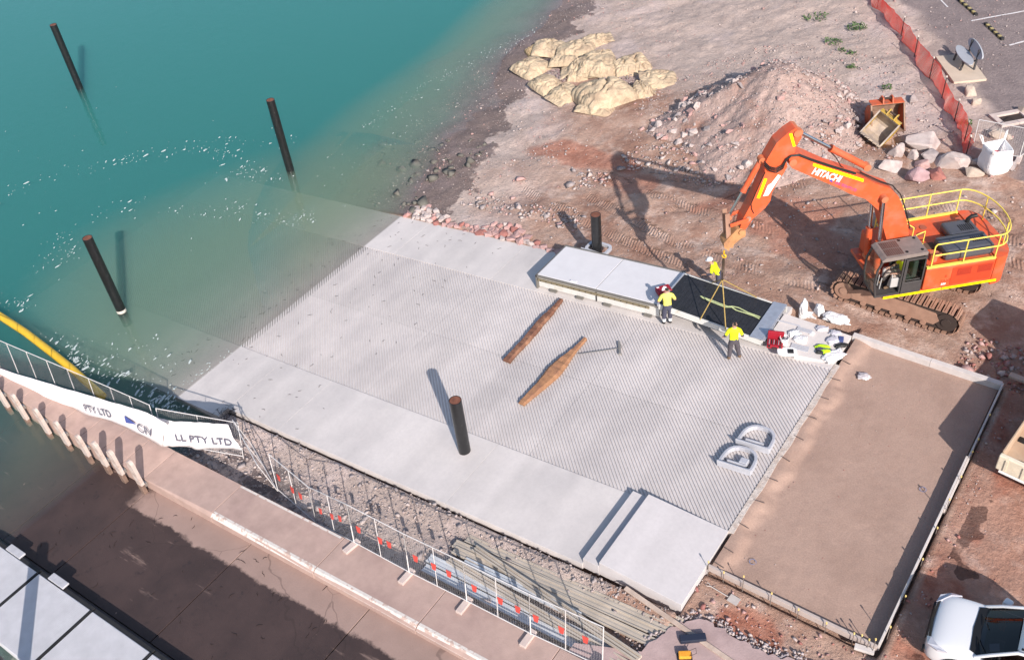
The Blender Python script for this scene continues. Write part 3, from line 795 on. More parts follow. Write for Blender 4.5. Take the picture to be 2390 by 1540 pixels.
def bag_mesh(seed, rx, ry, rz, ears=2):
    nu, nv = 44, 22; V = []; F = []
    rg = random.Random(seed); off = rg.uniform(0, 50)
    ea = [rg.uniform(0, 6.28) for _ in range(ears)]
    J, I = np.meshgrid(np.arange(nv + 1), np.arange(nu), indexing='ij')
    ph = -math.pi / 2 + math.pi * J / nv; th = 2 * math.pi * I / nu
    c, s = np.cos(th), np.sin(th); cp, sp = np.cos(ph), np.sin(ph)
    x = np.sign(c) * np.abs(c) ** .72 * np.abs(cp) ** .7; y = np.sign(s) * np.abs(s) ** .72 * np.abs(cp) ** .7; z = np.sign(sp) * np.abs(sp) ** .8
    k = fbm(x * 1.6 + off, y * 1.6 + z * 1.2 + off, seed, 3) - .5
    fold = np.abs(np.sin(th * 3 + off + 2.2 * z + 3 * k)) ** 6
    fold2 = np.abs(np.sin(x * 5 + y * 4 * (1 if seed % 2 else -1) + off + 4 * k)) ** 10
    g = 1 + .40 * k - .15 * fold * cp - .10 * fold2
    for q in ea:
        dd = (th - q + math.pi) % (2 * math.pi) - math.pi
        w_ = np.exp(-(dd / .2) ** 2) * cp ** 2
        g = g * (1 + .32 * w_); z = z * (1 - .5 * w_)
    zz = np.maximum(z * (1 + .5 * k) * rz, -.5 * rz)
    V = np.stack([(x * g * rx).ravel(), (y * g * ry).ravel(), zz.ravel()], 1).tolist()
    for j in range(nv):
        for i in range(nu):
            F.append((j * nu + i, j * nu + (i + 1) % nu, (j + 1) * nu + (i + 1) % nu, (j + 1) * nu + i))
    return V, F
def pillow_mesh(seed, rx, ry, h):
    """filled sack: four pinched corners, bulging middle, creases running in from the seams"""
    n = 40; rg = random.Random(seed); o1, o2 = rg.uniform(0, 40), rg.uniform(0, 40)
    U, W = np.meshgrid(np.linspace(-1, 1, n), np.linspace(-1, 1, n), indexing='ij')
    x = U * rx * np.sqrt(1 - .10 * W ** 2); y = W * ry * np.sqrt(1 - .10 * U ** 2)
    b = (1 - np.abs(U) ** 2.6) * (1 - np.abs(W) ** 2.6)
    lump = fbm(U * 1.3 + o1, W * 1.3 + o2, seed, 3) - .5
    z = h * np.clip(b, 0, 1) ** .47 * (1.0 + .8 * lump)
    edge = np.maximum(np.abs(U), np.abs(W)) ** 2
    cr = np.abs(np.sin((np.where(np.abs(U) > np.abs(W), W, U)) * 8 + 5 * lump + o1)) ** .5 - .7
    z = z + h * .30 * cr * edge * np.clip(b, 0, 1) ** .3
    cx = fbm(U * 1.1 + o2, W * 1.1 + o1, seed + 5, 2)
    z = z - h * .34 * (np.exp(-((cx - .5) / .022) ** 2) + .7 * np.exp(-((cx - .36) / .018) ** 2)) * np.clip(b, 0, 1) ** .5            # a few long folds
    x = x + rx * .10 * (fbm(U * 1.5, W * 1.5 + o2, seed + 1, 2) - .5); y = y + ry * .14 * (fbm(U * 1.5 + o1, W * 1.5, seed + 2, 2) - .5)
    top = np.stack([x.ravel(), y.ravel(), z.ravel()], 1); bot = np.stack([x.ravel(), y.ravel(), -.12 * h * np.clip(b, 0, 1).ravel() - .01], 1)
    ix = np.arange(n * n).reshape(n, n); q = np.stack([ix[:-1, :-1].ravel(), ix[1:, :-1].ravel(), ix[1:, 1:].ravel(), ix[:-1, 1:].ravel()], 1)
    ring = list(ix[:, 0]) + list(ix[-1, 1:]) + list(ix[-2::-1, -1]) + list(ix[0, -2:0:-1]); m_ = n * n
    side = [(a, b_, b_ + m_, a + m_) for a, b_ in zip(ring, ring[1:] + ring[:1])]
    return np.concatenate([top, bot]).tolist(), q.tolist() + (q[:, ::-1] + m_).tolist() + [tuple(int(v) for v in f[::-1]) for f in side]
ZB = lambda x, y: (1190.9 + x * .17365, 54.1 + y * .17365)
BAGS = [(300, 590, 205, 150, .45, 0), (540, 350, 215, 150, .5, 0), (880, 380, 230, 125, .5, 0), (1120, 255, 170, 85, .35, 0), (1215, 490, 175, 130, .5, 0), (715, 550, 165, 90, .45, 0),
        (920, 640, 130, 140, .5, 0), (1090, 660, 165, 105, .55, 0), (1255, 660, 165, 95, .5, 0), (480, 830, 160, 130, .45, 0), (770, 950, 160, 130, .45, 0), (1250, 960, 320, 225, .8, 0),
        (1140, 1170, 235, 80, .35, 0), (1545, 610, 150, 110, .5, 0), (1680, 560, 170, 140, .45, 0), (1770, 915, 125, 110, .45, 0), (2030, 750, 190, 125, .32, 0), (330, 385, 100, 75, .35, 1)]
for i, (x, y, rx, ry, h, mi) in enumerate(BAGS):
    p = on(*ZB(x, y + ry * .25)); pm = FPX / (p - CAM_P).dot(_f)
    sx = rx * .17365 / pm * 1.1; sy = ry * .17365 / pm / .62 * 1.12
    V, F = pillow_mesh(300 + i, sx * 1.05, sy * .95, h * 1.05)
    o = raw('sand_bag', V, F, (M_BAG, M_BAG2)[mi], smooth=True)
    base = max(p.z, -.12); o.location = (p.x, p.y, base + .05 + (.12 if i in (7, 8, 2, 5) else 0)); o.rotation_euler = (random.uniform(-.16, .16), random.uniform(-.16, .16), .70 + random.uniform(-.6, .6))
    lb = 'tan gravel-filled geotextile bag in the pile at the shoreline'
    if i == 11: lb = 'largest tan geotextile bag, bulging on top of another bag in the shoreline pile'
    if i == 17: lb = 'small brown stained geotextile bag in the shoreline pile'
    if i == 16: lb = 'flat half-empty tan geotextile bag at the landward end of the shoreline pile'
    tag(o, lb, 'sand bag', 'geotextile bags at the shoreline')
    if i in (1, 3, 4, 6, 8, 10, 13, 14, 15, 16):          # slack open end of the bag spread on the ground
        rf_ = random.Random(700 + i); nf = 9; VF = []; sgn = 1 if i % 2 else -1
        for a_ in range(nf):
            for b_ in range(nf):
                u_, v_ = a_ / (nf - 1), b_ / (nf - 1) - .5
                VF.append((sgn * (sx * .78 + u_ * .55), v_ * sy * (1.25 + .35 * u_) + .05 * math.sin(u_ * 6 + i), h * .42 * (1 - u_) ** 1.5 + .05 * abs(math.sin(v_ * 9 + u_ * 3 + i)) + .03))
        fo_ = raw('slack_end', VF, [(a_ * nf + b_, (a_ + 1) * nf + b_, (a_ + 1) * nf + b_ + 1, a_ * nf + b_ + 1) for a_ in range(nf - 1) for b_ in range(nf - 1)], (M_BAG, M_BAG2)[mi], o, smooth=True)
        sm_ = fo_.modifiers.new('t', 'SOLIDIFY'); sm_.thickness = .02
pts = []; szs = []
for (x, y, r) in ((640, 740, 130), (1480, 720, 170), (1560, 840, 150), (1830, 760, 80), (1240, 740, 60)):
    for _ in range(240):
        a, q = random.uniform(0, 6.28), math.sqrt(random.random()) * r
        p = on(*ZB(x + q * math.cos(a), y + q * .7 * math.sin(a))); pts.append((p.x, p.y, max(p.z, 0) + .12)); szs.append(random.uniform(.03, .06))
scatter_stones('gravel', pts, szs, [M_SGREY, M_SPURP, M_SPALE])

# ------------------------------------------------------------------ weeds
M_LEAF = mat('weed_leaf', (.075, .13, .04), .7, .35, 9)
def weed(px, py, r, n, seed, lb):
    p = on(px, py); rg = random.Random(seed); b = MB()
    for _ in range(n):
        a = rg.uniform(0, 6.28); q = r * math.sqrt(rg.random()); x, y = q * math.cos(a), q * math.sin(a) * .8
        z = gh(p.x + x, p.y + y) - p.z; l = rg.uniform(.08, .17); t = rg.uniform(0, 6.28); d = Vector((math.cos(t), math.sin(t), rg.uniform(.3, 1.1))).normalized() * l; s = d.cross(Vector((0, 0, 1))).normalized() * l * .3
        o = Vector((x, y, z + rg.uniform(0, .12)))
        b.add([o, o + d * .5 + s, o + d, o + d * .5 - s], [(0, 1, 2, 3)])
    o = b.build('weed', M_LEAF); o.location = p
    tag(o, lb, 'weed', 'weeds on the site')
weed(1905, 45, .7, 120, 1, 'straggling patch of green weeds near the top of the gravel slope')
weed(2000, 68, .55, 160, 2, 'dense low green weed patch nearest the orange mesh fence')
weed(1945, 100, .5, 90, 3, 'thin green weeds on the gravel slope below the dense patch')
weed(1985, 158, .3, 60, 4, 'small weed patch below the thin weeds above the heap')
weed(1965, 120, .25, 40, 7, 'tiny weed tuft on the gravel beside the thin weeds')
weed(2068, 208, .25, 60, 5, 'small green weed on the sand behind the orange bucket')
weed(2252, 290, .3, 60, 6, 'weed growing at the foot of the mesh fence near the wire panel')
weed(1988, 128, .25, 40, 8, 'tiny weed tuft between two weed patches on the slope')
# ------------------------------------------------------------------ old ramp with its jetty wall
def old_concrete():
    m = bpy.data.materials.new('old_stained_concrete'); m.use_nodes = True
    nt = m.node_tree; N = nt.nodes; L = nt.links; b = N['Principled BSDF']; b.inputs['Specular IOR Level'].default_value = .22
    ge = N.new('ShaderNodeNewGeometry')
    def noise(s, det=6, ro=.6):
        n = N.new('ShaderNodeTexNoise'); n.inputs['Scale'].default_value = s; n.inputs['Detail'].default_value = det; n.inputs['Roughness'].default_value = ro
        L.new(ge.outputs['Position'], n.inputs['Vector']); return n.outputs['Fac']
    def rng(v, a, b2, c=0., d=1.):
        r = N.new('ShaderNodeMapRange'); r.inputs['From Min'].default_value = a; r.inputs['From Max'].default_value = b2
        r.inputs['To Min'].default_value = c; r.inputs['To Max'].default_value = d; L.new(v, r.inputs['Value']); return r.outputs[0]
    def mth(op, a, c):
        x = N.new('ShaderNodeMath'); x.operation = op
        for k, s in enumerate((a, c)):
            if isinstance(s, (int, float)): x.inputs[k].default_value = s
            else: L.new(s, x.inputs[k])
        return x.outputs[0]
    def mix(f, a, c):
        x = N.new('ShaderNodeMix'); x.data_type = 'RGBA'; L.new(f, x.inputs['Factor'])
        for k, s in (('A', a), ('B', c)):
            if isinstance(s, tuple): x.inputs[k].default_value = (*s, 1)
            else: L.new(s, x.inputs[k])
        return x.outputs['Result']
    sx = N.new('ShaderNodeSeparateXYZ'); L.new(ge.outputs['Position'], sx.inputs[0])
    # damp, algae-stained lane; a dry band survives along the wall above the tide
    yy = mth('ADD', sx.outputs['Y'], mth('MULTIPLY', mth('SUBTRACT', noise(1.1, 8, .7), .5), .8))
    xx = mth('ADD', sx.outputs['X'], mth('MULTIPLY', mth('SUBTRACT', noise(1.1), .5), 2.2))
    dry = mth('MULTIPLY', rng(yy, -8.42, -8.30), rng(xx, 2.9, 3.7))
    dry = mth('MAXIMUM', dry, mth('MULTIPLY', rng(noise(1.5, 7, .65), .70, .72), .8))
    mp = N.new('ShaderNodeMapping'); mp.inputs['Scale'].default_value = (.35, 2.6, 1); L.new(ge.outputs['Position'], mp.inputs['Vector']); ns = N.new('ShaderNodeTexNoise'); ns.inputs['Scale'].default_value = 1.0; ns.inputs['Detail'].default_value = 7; ns.inputs['Roughness'].default_value = .65; L.new(mp.outputs[0], ns.inputs['Vector'])
    dry = mth('MAXIMUM', dry, mth('MULTIPLY', rng(ns.outputs['Fac'], .62, .70), .45))     # pale scuffs left by keels and trailers
    drk = mix(rng(noise(.6), .35, .65), (.052, .035, .033), (.074, .048, .044))
    drk = mix(rng(noise(2.6, 7, .7), .58, .7), drk, (.040, .029, .029))
    dc = mix(rng(noise(1.2), .35, .7), (.37, .255, .215), (.32, .22, .185))
    c = mix(dry, drk, dc)
    # cracks
    wv = N.new('ShaderNodeVectorMath'); wv.operation = 'ADD'; nz = N.new('ShaderNodeTexNoise'); nz.inputs['Scale'].default_value = 1.2
    L.new(ge.outputs['Position'], nz.inputs['Vector']); L.new(ge.outputs['Position'], wv.inputs[0]); nsc = N.new('ShaderNodeVectorMath'); nsc.operation = 'SCALE'; nsc.inputs['Scale'].default_value = .35; L.new(nz.outputs['Color'], nsc.inputs[0]); L.new(nsc.outputs[0], wv.inputs[1])
    vo = N.new('ShaderNodeTexVoronoi'); vo.feature = 'DISTANCE_TO_EDGE'; vo.inputs['Scale'].default_value = .17; L.new(wv.outputs[0], vo.inputs['Vector'])
    c = mix(mth('MULTIPLY', rng(vo.outputs['Distance'], .0025, .0008), .35), c, (.035, .025, .022))
    L.new(c, b.inputs['Base Color']); L.new(rng(dry, 0, 1, .6, .9), b.inputs['Roughness'])
    bp = N.new('ShaderNodeBump'); bp.inputs['Strength'].default_value = .4; bp.inputs['Distance'].default_value = .02
    L.new(noise(22, 6, .7), bp.inputs['Height']); L.new(bp.outputs['Normal'], b.inputs['Normal'])
    return m
M_OLD = old_concrete()
M_WALL = mat('jetty_concrete', (.44, .31, .265), .9, .1, 2.2, .35, 26, col2=(.39, .27, .235), c2scale=.6, spec=.25)
M_WPAINT = mat('worn_white_paint', (.66, .60, .55), .8, .15, 5, .3, 20, col2=(.45, .33, .28), c2scale=5, c2lo=.52, c2hi=.6)
oldr = empty('old_boat_ramp', (0, 0, 0), kind='structure')
OX = [-16, -10.5, -5.2, 0.0, 3.28, 8.9, 14.4, 19.9, 25.4]
for x0, x1 in zip(OX[:-1], OX[1:]):
    slab('concrete_slab', [(x0 + .02, -11.72), (x1 - .02, -11.72), (x1 - .02, -7.40), (x0 + .02, -7.40)], oldr, M_OLD, .3, lambda x, y: (S * x if x > 0 else .045 * x) - .05)
slab('kerb', [(-16, -11.98), (25.4, -11.98), (25.4, -11.735), (-16, -11.735)], oldr, mat('dark_kerb', (.13, .10, .095), .8, .3, 3, .5, 12), .4, lambda x, y: S * x - .10)
wall = empty('jetty_wall', (0, 0, 0), 0, 'long beige concrete jetty wall with a flat top beside the old ramp', 'wall')
def wtop(x): return .82 if x < 3.1 else .82 + (x - 3.1) * .107
WX = [-12, -9.0, -7.6, -6.2, -4.85, -3.5, -2.2, -.85, .5, 1.75, 3.1, 6.9, 12.0, 16.3, 20.4, 25.0]
def yfar(x): return np.interp(x, [-12, -7, 0, 2, 25], [-6.95, -6.6, -6.1, -5.9, -5.9])
def ynear(x): return np.interp(x, [-12, 3.1, 6.9, 25], [-7.42, -7.42, -7.30, -7.25])
for x0, x1 in zip(WX[:-1], WX[1:]):
    a, b_ = x0 + .01, x1 - .01
    V = []
    for x in (a, b_):
        zt = wtop(x); V += [(x, -7.42, zt - 1.6 if x < 0 else S * x - .5), (x, -7.42, zt - .13 if x < 7 else zt - .10), (x, ynear(x), zt), (x, yfar(x), zt + .01), (x, yfar(x), zt - 1.8)]
    F = [(0, 1, 2, 3, 4), (9, 8, 7, 6, 5)] + [(i, i + 5, (i + 1) % 5 + 5, (i + 1) % 5) for i in range(5)]
    F = [tuple(reversed(f)) for f in F]
    MB().add(V, F).build('wall_segment', M_WALL, wall, bevel=.012)
for x0, x1 in ((6.92, 11.98), (12.02, 16.28), (16.32, 20.38), (20.42, 25)):
    V = []
    for x in (x0, x1):
        zt = wtop(x) + .004; V += [(x, -7.424, zt - .112), (x, ynear(x) - .004, zt), (x, ynear(x) + .09, zt + .001)]
    MB().add(V, [(0, 3, 4, 1), (1, 4, 5, 2)]).build('painted_edge', M_WPAINT, wall)
V = []
for x in (6.92, 11.9): zt = wtop(x) + .014; V += [(x, -5.92, zt), (x, -6.00, zt)]
MB().add(V, [(0, 1, 3, 2)]).build('painted_edge', M_WPAINT, wall)

# fender posts on the face of the wall
M_POST = mat('weathered_fender_post', (.52, .43, .385), .85, .12, 3, .3, 14, col2=(.36, .25, .20), c2scale=2.5, c2lo=.5, c2hi=.7)
M_POSTD = mat('fender_post_foot', (.20, .13, .10), .85, .3, 6, .4, 14)
M_BRASS = mat('galvanised_bracket', (.42, .40, .38), .45, .2, 8, metal=.7)
for i, x in enumerate((-5.9, -4.53, -2.99, -1.63, -.24, .97, 1.97, 3.2)):
    zb = max(S * x - .05, -.35); zt = zb + 1.72 if x > 0 else 1.48
    t = empty('fender_post', (x, -7.56, 0), 0, 'pale round-topped fender post bolted upright to the face of the jetty wall', 'post', 'fender posts along the jetty wall')
    if i == 7: t['label'] = 'pale fender post at the landward end of the row, standing on dry concrete'
    p = []
    hw = .15
    for k in range(9):
        a = math.pi * k / 8; p.append((hw * math.cos(a), -.13, zt - .15 + .15 * math.sin(a)))
    p = [(hw, -.13, zb + .45)] + p + [(-hw, -.13, zb + .45)]
    MB().prism(p, (0, .13, 0)).build('post_board', M_POST, t, bevel=.02)
    MB().box((-.12, -.15, zb - .1), (.12, .0, zb + .45)).build('post_foot', M_POSTD, t, bevel=.015)
    MB().box((-.10, .0, .60), (.10, .13, .76)).build('bracket', M_BRASS, t, bevel=.01)

# ------------------------------------------------------------------ floating pontoon walkway at the old ramp
M_DECK = mat('ribbed_white_deck', (.60, .585, .60), .6, .08, 2, 0, spec=.3)
M_BLACK = mat('black_rubber', (.018, .017, .018), .7, .3, 4)
M_CAPG = mat('grey_cap', (.46, .45, .47), .5, .12, 5)
PXS = [-3.2, .05, 3.3, 6.5, 9.7, 12.9]
LBP = ['white ribbed pontoon deck section at the seaward end of the walkway', 'white ribbed pontoon deck section crossed by a pile shadow', 'white ribbed pontoon deck section next to the shadowed one', 'white ribbed pontoon deck section at the landward end of the walkway', 'white ribbed pontoon deck section beyond the landward one']
for i, (x0, x1) in enumerate(zip(PXS[:-1], PXS[1:])):
    t = empty('pontoon_section', ((x0 + x1) / 2, -13.2, 0), 0, LBP[i], 'pontoon', 'pontoon sections beside the old ramp')
    L_ = (x1 - x0) / 2 - .035; zc = S * (x0 + x1) / 2
    b = MB(); dz = lambda x: zc + S * x + .42
    V = [(-L_, -1.15, dz(-L_)), (L_, -1.15, dz(L_)), (L_, 1.15, dz(L_)), (-L_, 1.15, dz(-L_))]; V += [(x, y, z - .45) for x, y, z in V]
    b.add(V, [(0, 1, 2, 3), (7, 6, 5, 4), (0, 4, 5, 1), (1, 5, 6, 2), (2, 6, 7, 3), (3, 7, 4, 0)]); b.build('float', M_DECK, t, bevel=.02)
    r_ = MB(); n = 52
    for k in range(n):
        y = -1.11 + 2.22 * k / (n - 1); z0 = .007
        V = [(-L_ + .02, y - .012, dz(-L_ + .02) + .001), (L_ - .02, y - .012, dz(L_ - .02) + .001), (L_ - .02, y + .012, dz(L_ - .02) + .001), (-L_ + .02, y + .012, dz(-L_ + .02) + .001)]
        r_.add(V + [(x, yy, z + .009) for x, yy, z in V], [(4, 5, 6, 7), (0, 1, 5, 4), (1, 2, 6, 5), (2, 3, 7, 6), (3, 0, 4, 7)])
    o = r_.build('deck_rib', M_DECK, t); o['kind'] = 'stuff'
    MB().bar((L_ - .01, -1.14, dz(L_) - .05), (L_ - .01, 1.14, dz(L_) - .05), .09, .12).build('dark_gap_bar', M_BLACK, t)  # black bar added so the bright gap between sections reads dark
    MB().bar((-L_, 1.22, dz(-L_) - .14), (L_, 1.22, dz(L_) - .14), .13, .22).build('rubber_fender', M_BLACK, t)
    if i in (1, 2): MB().bar((-.55 if i == 1 else -1.0, 1.30, dz(-.5) - .0), (.35 if i == 1 else -.1, 1.30, dz(.3) - .0), .26, .07).build('fender_cap', M_CAPG, t, bevel=.02)

# ------------------------------------------------------------------ yellow boom floating along the jetty
M_YEL = mat('yellow_boom', (.72, .44, .03), .5, .1, 3, .15, 8)
bx = [at(-60, 700, .1), at(0, 737, .1), at(60, 776, .1), at(120, 822, .1), at(165, 858, .1), at(196, 886, .08), at(240, 925, .02)]
tag(MB().tube(bx, .17, 12).build('floating_boom', M_YEL), 'long yellow floating boom lying in the dark water beside the jetty', 'boom')

# ------------------------------------------------------------------ temporary fencing
M_GALV = mat('galvanised_steel', (.58, .55, .54), .5, .1, 6)
M_FOOT = mat('fence_foot', (.52, .42, .38), .9, .12, 4, .3, 12)
M_FLAG = mat('red_plastic_flag', (.58, .075, .06), .5, .1, 4)
M_BANNER = mat('white_banner_cloth', (.74, .70, .70), .85, .04, 2, .25, 5)
M_INK = mat('dark_banner_print', (.10, .10, .14), .8)
M_BLUE = mat('blue_print', (.06, .09, .32), .8)
def fence_panel(a, b, h, label, parent_name='fence_panel', lean=(0, 0), foot=True, flags=(), mid=True, group='temporary fence panels', ga=None, ny=26):
    """wire mesh panel between ground points a and b"""
    a = Vector(a); b = Vector(b); t = empty(parent_name, a, 0, label, 'fence panel', group)
    d = b - a; u = d.normalized(); up = Vector((lean[0], lean[1], 1)).normalized(); L_ = d.length
    P = lambda s_, z: u * s_ + up * z
    fr = MB(); r = .018
    fr.tube([P(0, 0), P(0, h)], r, 6).tube([P(L_, 0), P(L_, h)], r, 6).tube([P(0, h), P(L_, h)], r, 6).tube([P(0, .12), P(L_, .12)], r, 6)
    fr.build('frame', M_GALV, t)
    if mid: MB().tube([P(L_ / 2, .12), P(L_ / 2, h)], .014, 6).build('mullion', M_GALV, t)
    w_ = MB(); nv = int(L_ / .085)
    nrm = u.cross(up)
    for k in range(1, nv):
        s_ = L_ * k / nv; w_.add([P(s_ - .0017, .12), P(s_ + .0017, .12), P(s_ + .0017, h), P(s_ - .0017, h)], [(0, 1, 2, 3)])
    for k in range(1, ny):
        z = .12 + (h - .12) * k / ny; w_.add([P(0, z - .0015), P(L_, z - .0015), P(L_, z + .0015), P(0, z + .0015)], [(0, 1, 2, 3)])
    o = w_.build('wire_mesh', M_GALV, t); o['kind'] = 'stuff'
    if foot:
        f = MB(); f.box((-.30, -.11, .0), (.30, .11, .12), bev=.02); fo = f.build('foot', M_FOOT, t); fo.location = P(L_, -.02) + Vector((0, -.12, 0)); fo.rotation_euler = (0, 0, math.atan2(u.y, u.x) + math.pi / 2)
        MB().tube([P(L_, .06), P(L_, .9) + Vector((0, -.0, 0))], .022, 6).build('coupling', M_GALV, t)
    for s_, z in flags:
        q = P(s_, z) + nrm * .02
        MB().add([q + u * -.10 + up * .12, q + u * .10 + up * .12, q + u * .07 - up * .13, q - u * .05 - up * .13, q + u * -.10 + up * .12 + nrm * .012, q + u * .10 + up * .12 + nrm * .012, q + u * .07 - up * .13 + nrm * .03, q - u * .05 - up * .13 + nrm * .03], [(0, 1, 2, 3), (7, 6, 5, 4), (0, 4, 5, 1), (1, 5, 6, 2), (2, 6, 7, 3), (3, 7, 4, 0)]).build('flag', M_FLAG, t)
    return t
# along the jetty wall and gravel strip
FX = [(5.05, -3.95), (7.75, -5.15), (10.2, -5.62), (12.5, -5.95), (14.9, -6.0), (17.15, -5.98), (19.45, -5.98), (21.75, -5.9)]
FLB = ['leaning wire fence panel at the seaward corner of the gravel strip', 'wire fence panel with red flags standing in the trench beside the jetty wall', 'wire fence panel with red flags beside the start of the painted wall edge', 'wire fence panel with red flags in front of the gravel strip', 'wire fence panel with red flags in front of the ends of the steel channels', 'wire fence panel with red flags in front of the bluish channels', 'wire fence panel with red flags at the landward end of the steel channels']
for i, (a, b) in enumerate(zip(FX[:-1], FX[1:])):
    za = (wtop(a[0]) if a[1] < -5.8 else gh(*a)); zb_ = (wtop(b[0]) if b[1] < -5.8 else gh(*b))
    fr_ = random.Random(60 + i); fl = [] if i == 0 else [(s0 + fr_.uniform(-.22, .22), .98 + fr_.uniform(-.08, .06)) for s0 in (.4, 1.15, 1.9)]
    fence_panel((a[0], a[1], za), (b[0], b[1], zb_), 1.85, FLB[i], lean=(0, .10 if i else -.2), foot=i >= 2, flags=fl)
# on the jetty, carrying the printed banner
JX = [(-9.6, -7.0, .82), (-7.0, -6.78, .82), (-4.6, -6.55, .82), (-2.2, -6.32, .82), (.2, -6.10, .82), (2.3, -5.92, .82)]
for i, (a, b) in enumerate(zip(JX[:-1], JX[1:])):
    fence_panel(a, b, 1.9, 'wire fence panel on the jetty wall above the printed white banner', lean=(0, .12), foot=False, group='fence panels on the jetty', ny=30)
fence_panel((2.35, -5.88, .75), (5.15, -4.55, .25), 1.7, 'wire fence panel under the banner across the gravel between jetty and ramp', lean=(0, .2), foot=False)
def banner(name, top, bot, label, sag=.12, n=40, m=8):
    V = []
    T = [Vector(p) for p in top]; B = [Vector(p) for p in bot]
    def pl(P, t):
        k = min(int(t * (len(P) - 1)), len(P) - 2); f_ = t * (len(P) - 1) - k; return P[k].lerp(P[k + 1], f_)
    for i in range(n + 1):
        t = i / n; a = pl(T, t); b = pl(B, t)
        for j in range(m + 1):
            q = a.lerp(b, j / m); w_ = .05 * math.sin(t * 13 + j * .5) * (j / m) + .02 * math.sin(t * 29 + j) + .05 * math.sin(t * 7) * (j / m)
            V.append(q + Vector((.2 * w_, -abs(w_) - sag * math.sin(math.pi * j / m) * .4, w_ * .6)))
    F = [(i * (m + 1) + j, (i + 1) * (m + 1) + j, (i + 1) * (m + 1) + j + 1, i * (m + 1) + j + 1) for i in range(n) for j in range(m)]
    t = empty(name, (0, 0, 0), 0, label, 'banner')
    o = raw('cloth', [tuple(v) for v in V], F, M_BANNER, t, smooth=True)
    sd = o.modifiers.new('t', 'SOLIDIFY'); sd.thickness = .008
    return t, pl, T, B
def jz(px, py, y_, k):                     # point of the picture on the upright plane through the jetty fence
    v = _f + _r * ((px - PW / 2) / FPX) - _u * ((py - PH / 2) / FPX)
    a, b = Vector((-9.6, -7.0, 0)), Vector((2.3, -5.92, 0)); nn = Vector((-(b - a).y, (b - a).x, 0)).normalized()
    t = ((a + nn * y_) - CAM_P).dot(nn) / v.dot(nn); return CAM_P + v * t
def j2(px, py, y_=0):
    v = _f + _r * ((px - PW / 2) / FPX) - _u * ((py - PH / 2) / FPX)
    a, b = Vector((2.2, -5.95, 0)), Vector((5.2, -4.5, 0)); nn = Vector((-(b - a).y, (b - a).x, 0)).normalized()
    t = ((a + nn * y_) - CAM_P).dot(nn) / v.dot(nn); return CAM_P + v * t
t1, pl, T, B = banner('banner', [jz(x, y, -.10, 0) for x, y in ((-60, 840), (60, 878), (160, 908), (260, 937), (345, 962), (392, 990))], [jz(x, y, -.16, 0) for x, y in ((-60, 885), (60, 925), (150, 945), (240, 972), (300, 1000), (380, 1040))], 'long white printed banner hung along the jetty fence')
def put_text(body, size, p, q, parent, m=None, up=None, bold=.0):
    """letters from p towards q, standing on the cloth"""
    p = Vector(p); u = (Vector(q) - p).normalized(); upv = (up - u * up.dot(u)).normalized(); n = u.cross(upv)
    Mx = Matrix(((u.x, upv.x, n.x, p.x), (u.y, upv.y, n.y, p.y), (u.z, upv.z, n.z, p.z), (0, 0, 0, 1)))
    return text_mesh('lettering', body, size, m or M_INK, parent, Mx, .004, bold)
upn = Vector((0, .15, 1))
put_text('PTY LTD', .46, jz(196, 952, -.30, 0), jz(285, 975, -.30, 0), t1, up=upn)
tri = [jz(x, y, -.30, 0) for x, y in ((290, 970), (318, 990), (294, 986))]
MB().prism(tri, (0, -.006, 0)).build('logo', M_BLUE, t1)
put_text('CIV', .55, jz(319, 997, -.32, 0), jz(350, 1010, -.32, 0), t1, up=upn)
t2, pl, T, B = banner('banner', [j2(x, y, -.10) for x, y in ((350, 968), (400, 982), (470, 985), (533, 990))], [j2(x, y, -.22) for x, y in ((378, 1040), (420, 1040), (490, 1045), (566, 1048))], 'white printed banner draped across the gravel end of the jetty fence')
put_text('LL PTY LTD', .44, j2(408, 1022, -.36), j2(530, 1033, -.36), t2, up=upn, bold=.004)

# ------------------------------------------------------------------ steel channels stacked on the gravel strip
M_CH = mat('galvanised_channel', (.47, .405, .335), .55, .15, 1.5, .1, 20)
M_CHB = mat('bluish_channel', (.50, .52, .55), .5, .12, 3, .1, 20)
def channel(a, b, label, m, w=.24, h=.10):
    a = Vector(a); b = Vector(b); d = (b - a).normalized(); s_ = Vector((-d.y, d.x, 0)).normalized(); u = s_.cross(d) * -1
    if u.z < 0: u = -u
    t_ = .022
    prof = [(-w / 2, 0), (w / 2, 0), (w / 2, h), (w / 2 - t_ * 2, h), (w / 2 - t_ * 2, t_ + .02), (.03, t_ + .02), (.03, h * .75), (-.03, h * .75), (-.03, t_ + .02), (-w / 2 + t_ * 2, t_ + .02), (-w / 2 + t_ * 2, h), (-w / 2, h)]
    o = MB().prism([s_ * p + u * q for p, q in prof], b - a).build('steel_channel', m); o.location = a
    return tag(o, label, 'steel channel', 'steel channels on the gravel strip')
def strip_pt(px, py, lift): return at(px, py, -.30 + lift, S)
CHL = ['grey steel channel at the edge of the flat bundle touching the new slab', 'grey steel channel second from the new slab in the flat bundle', 'grey steel channel third from the new slab in the flat bundle', 'grey steel channel at the outer edge of the flat bundle']
for k in range(4):
    fz = k * .31; kk = (0, .05, -.02, .08)[k]
    a = Vector((15.25 + (.0, .12, -.1, .05)[k], -3.50 - fz + kk, S * 15.2 - .26 + .03 * k)); b = Vector((22.75 + (.05, -.1, .1, 0)[k], -3.38 - fz * .92 - kk, 2.47 + .02 * (k % 2)))
    channel(a, b, CHL[k], M_CH, .29, .07)
channel((15.4, -4.75, 1.66), (22.6, -5.35, 2.58), 'grey steel channel lying askew across the two bundles', M_CH)
channel((15.9, -4.05, 1.78), (22.4, -5.05, 2.64), 'grey steel channel laid diagonally on top of the flat bundle', M_CH)
channel((15.9, -4.55, 1.72), (20.2, -4.62, 2.30), 'short bluish steel channel lying between the bundles', M_CHB)
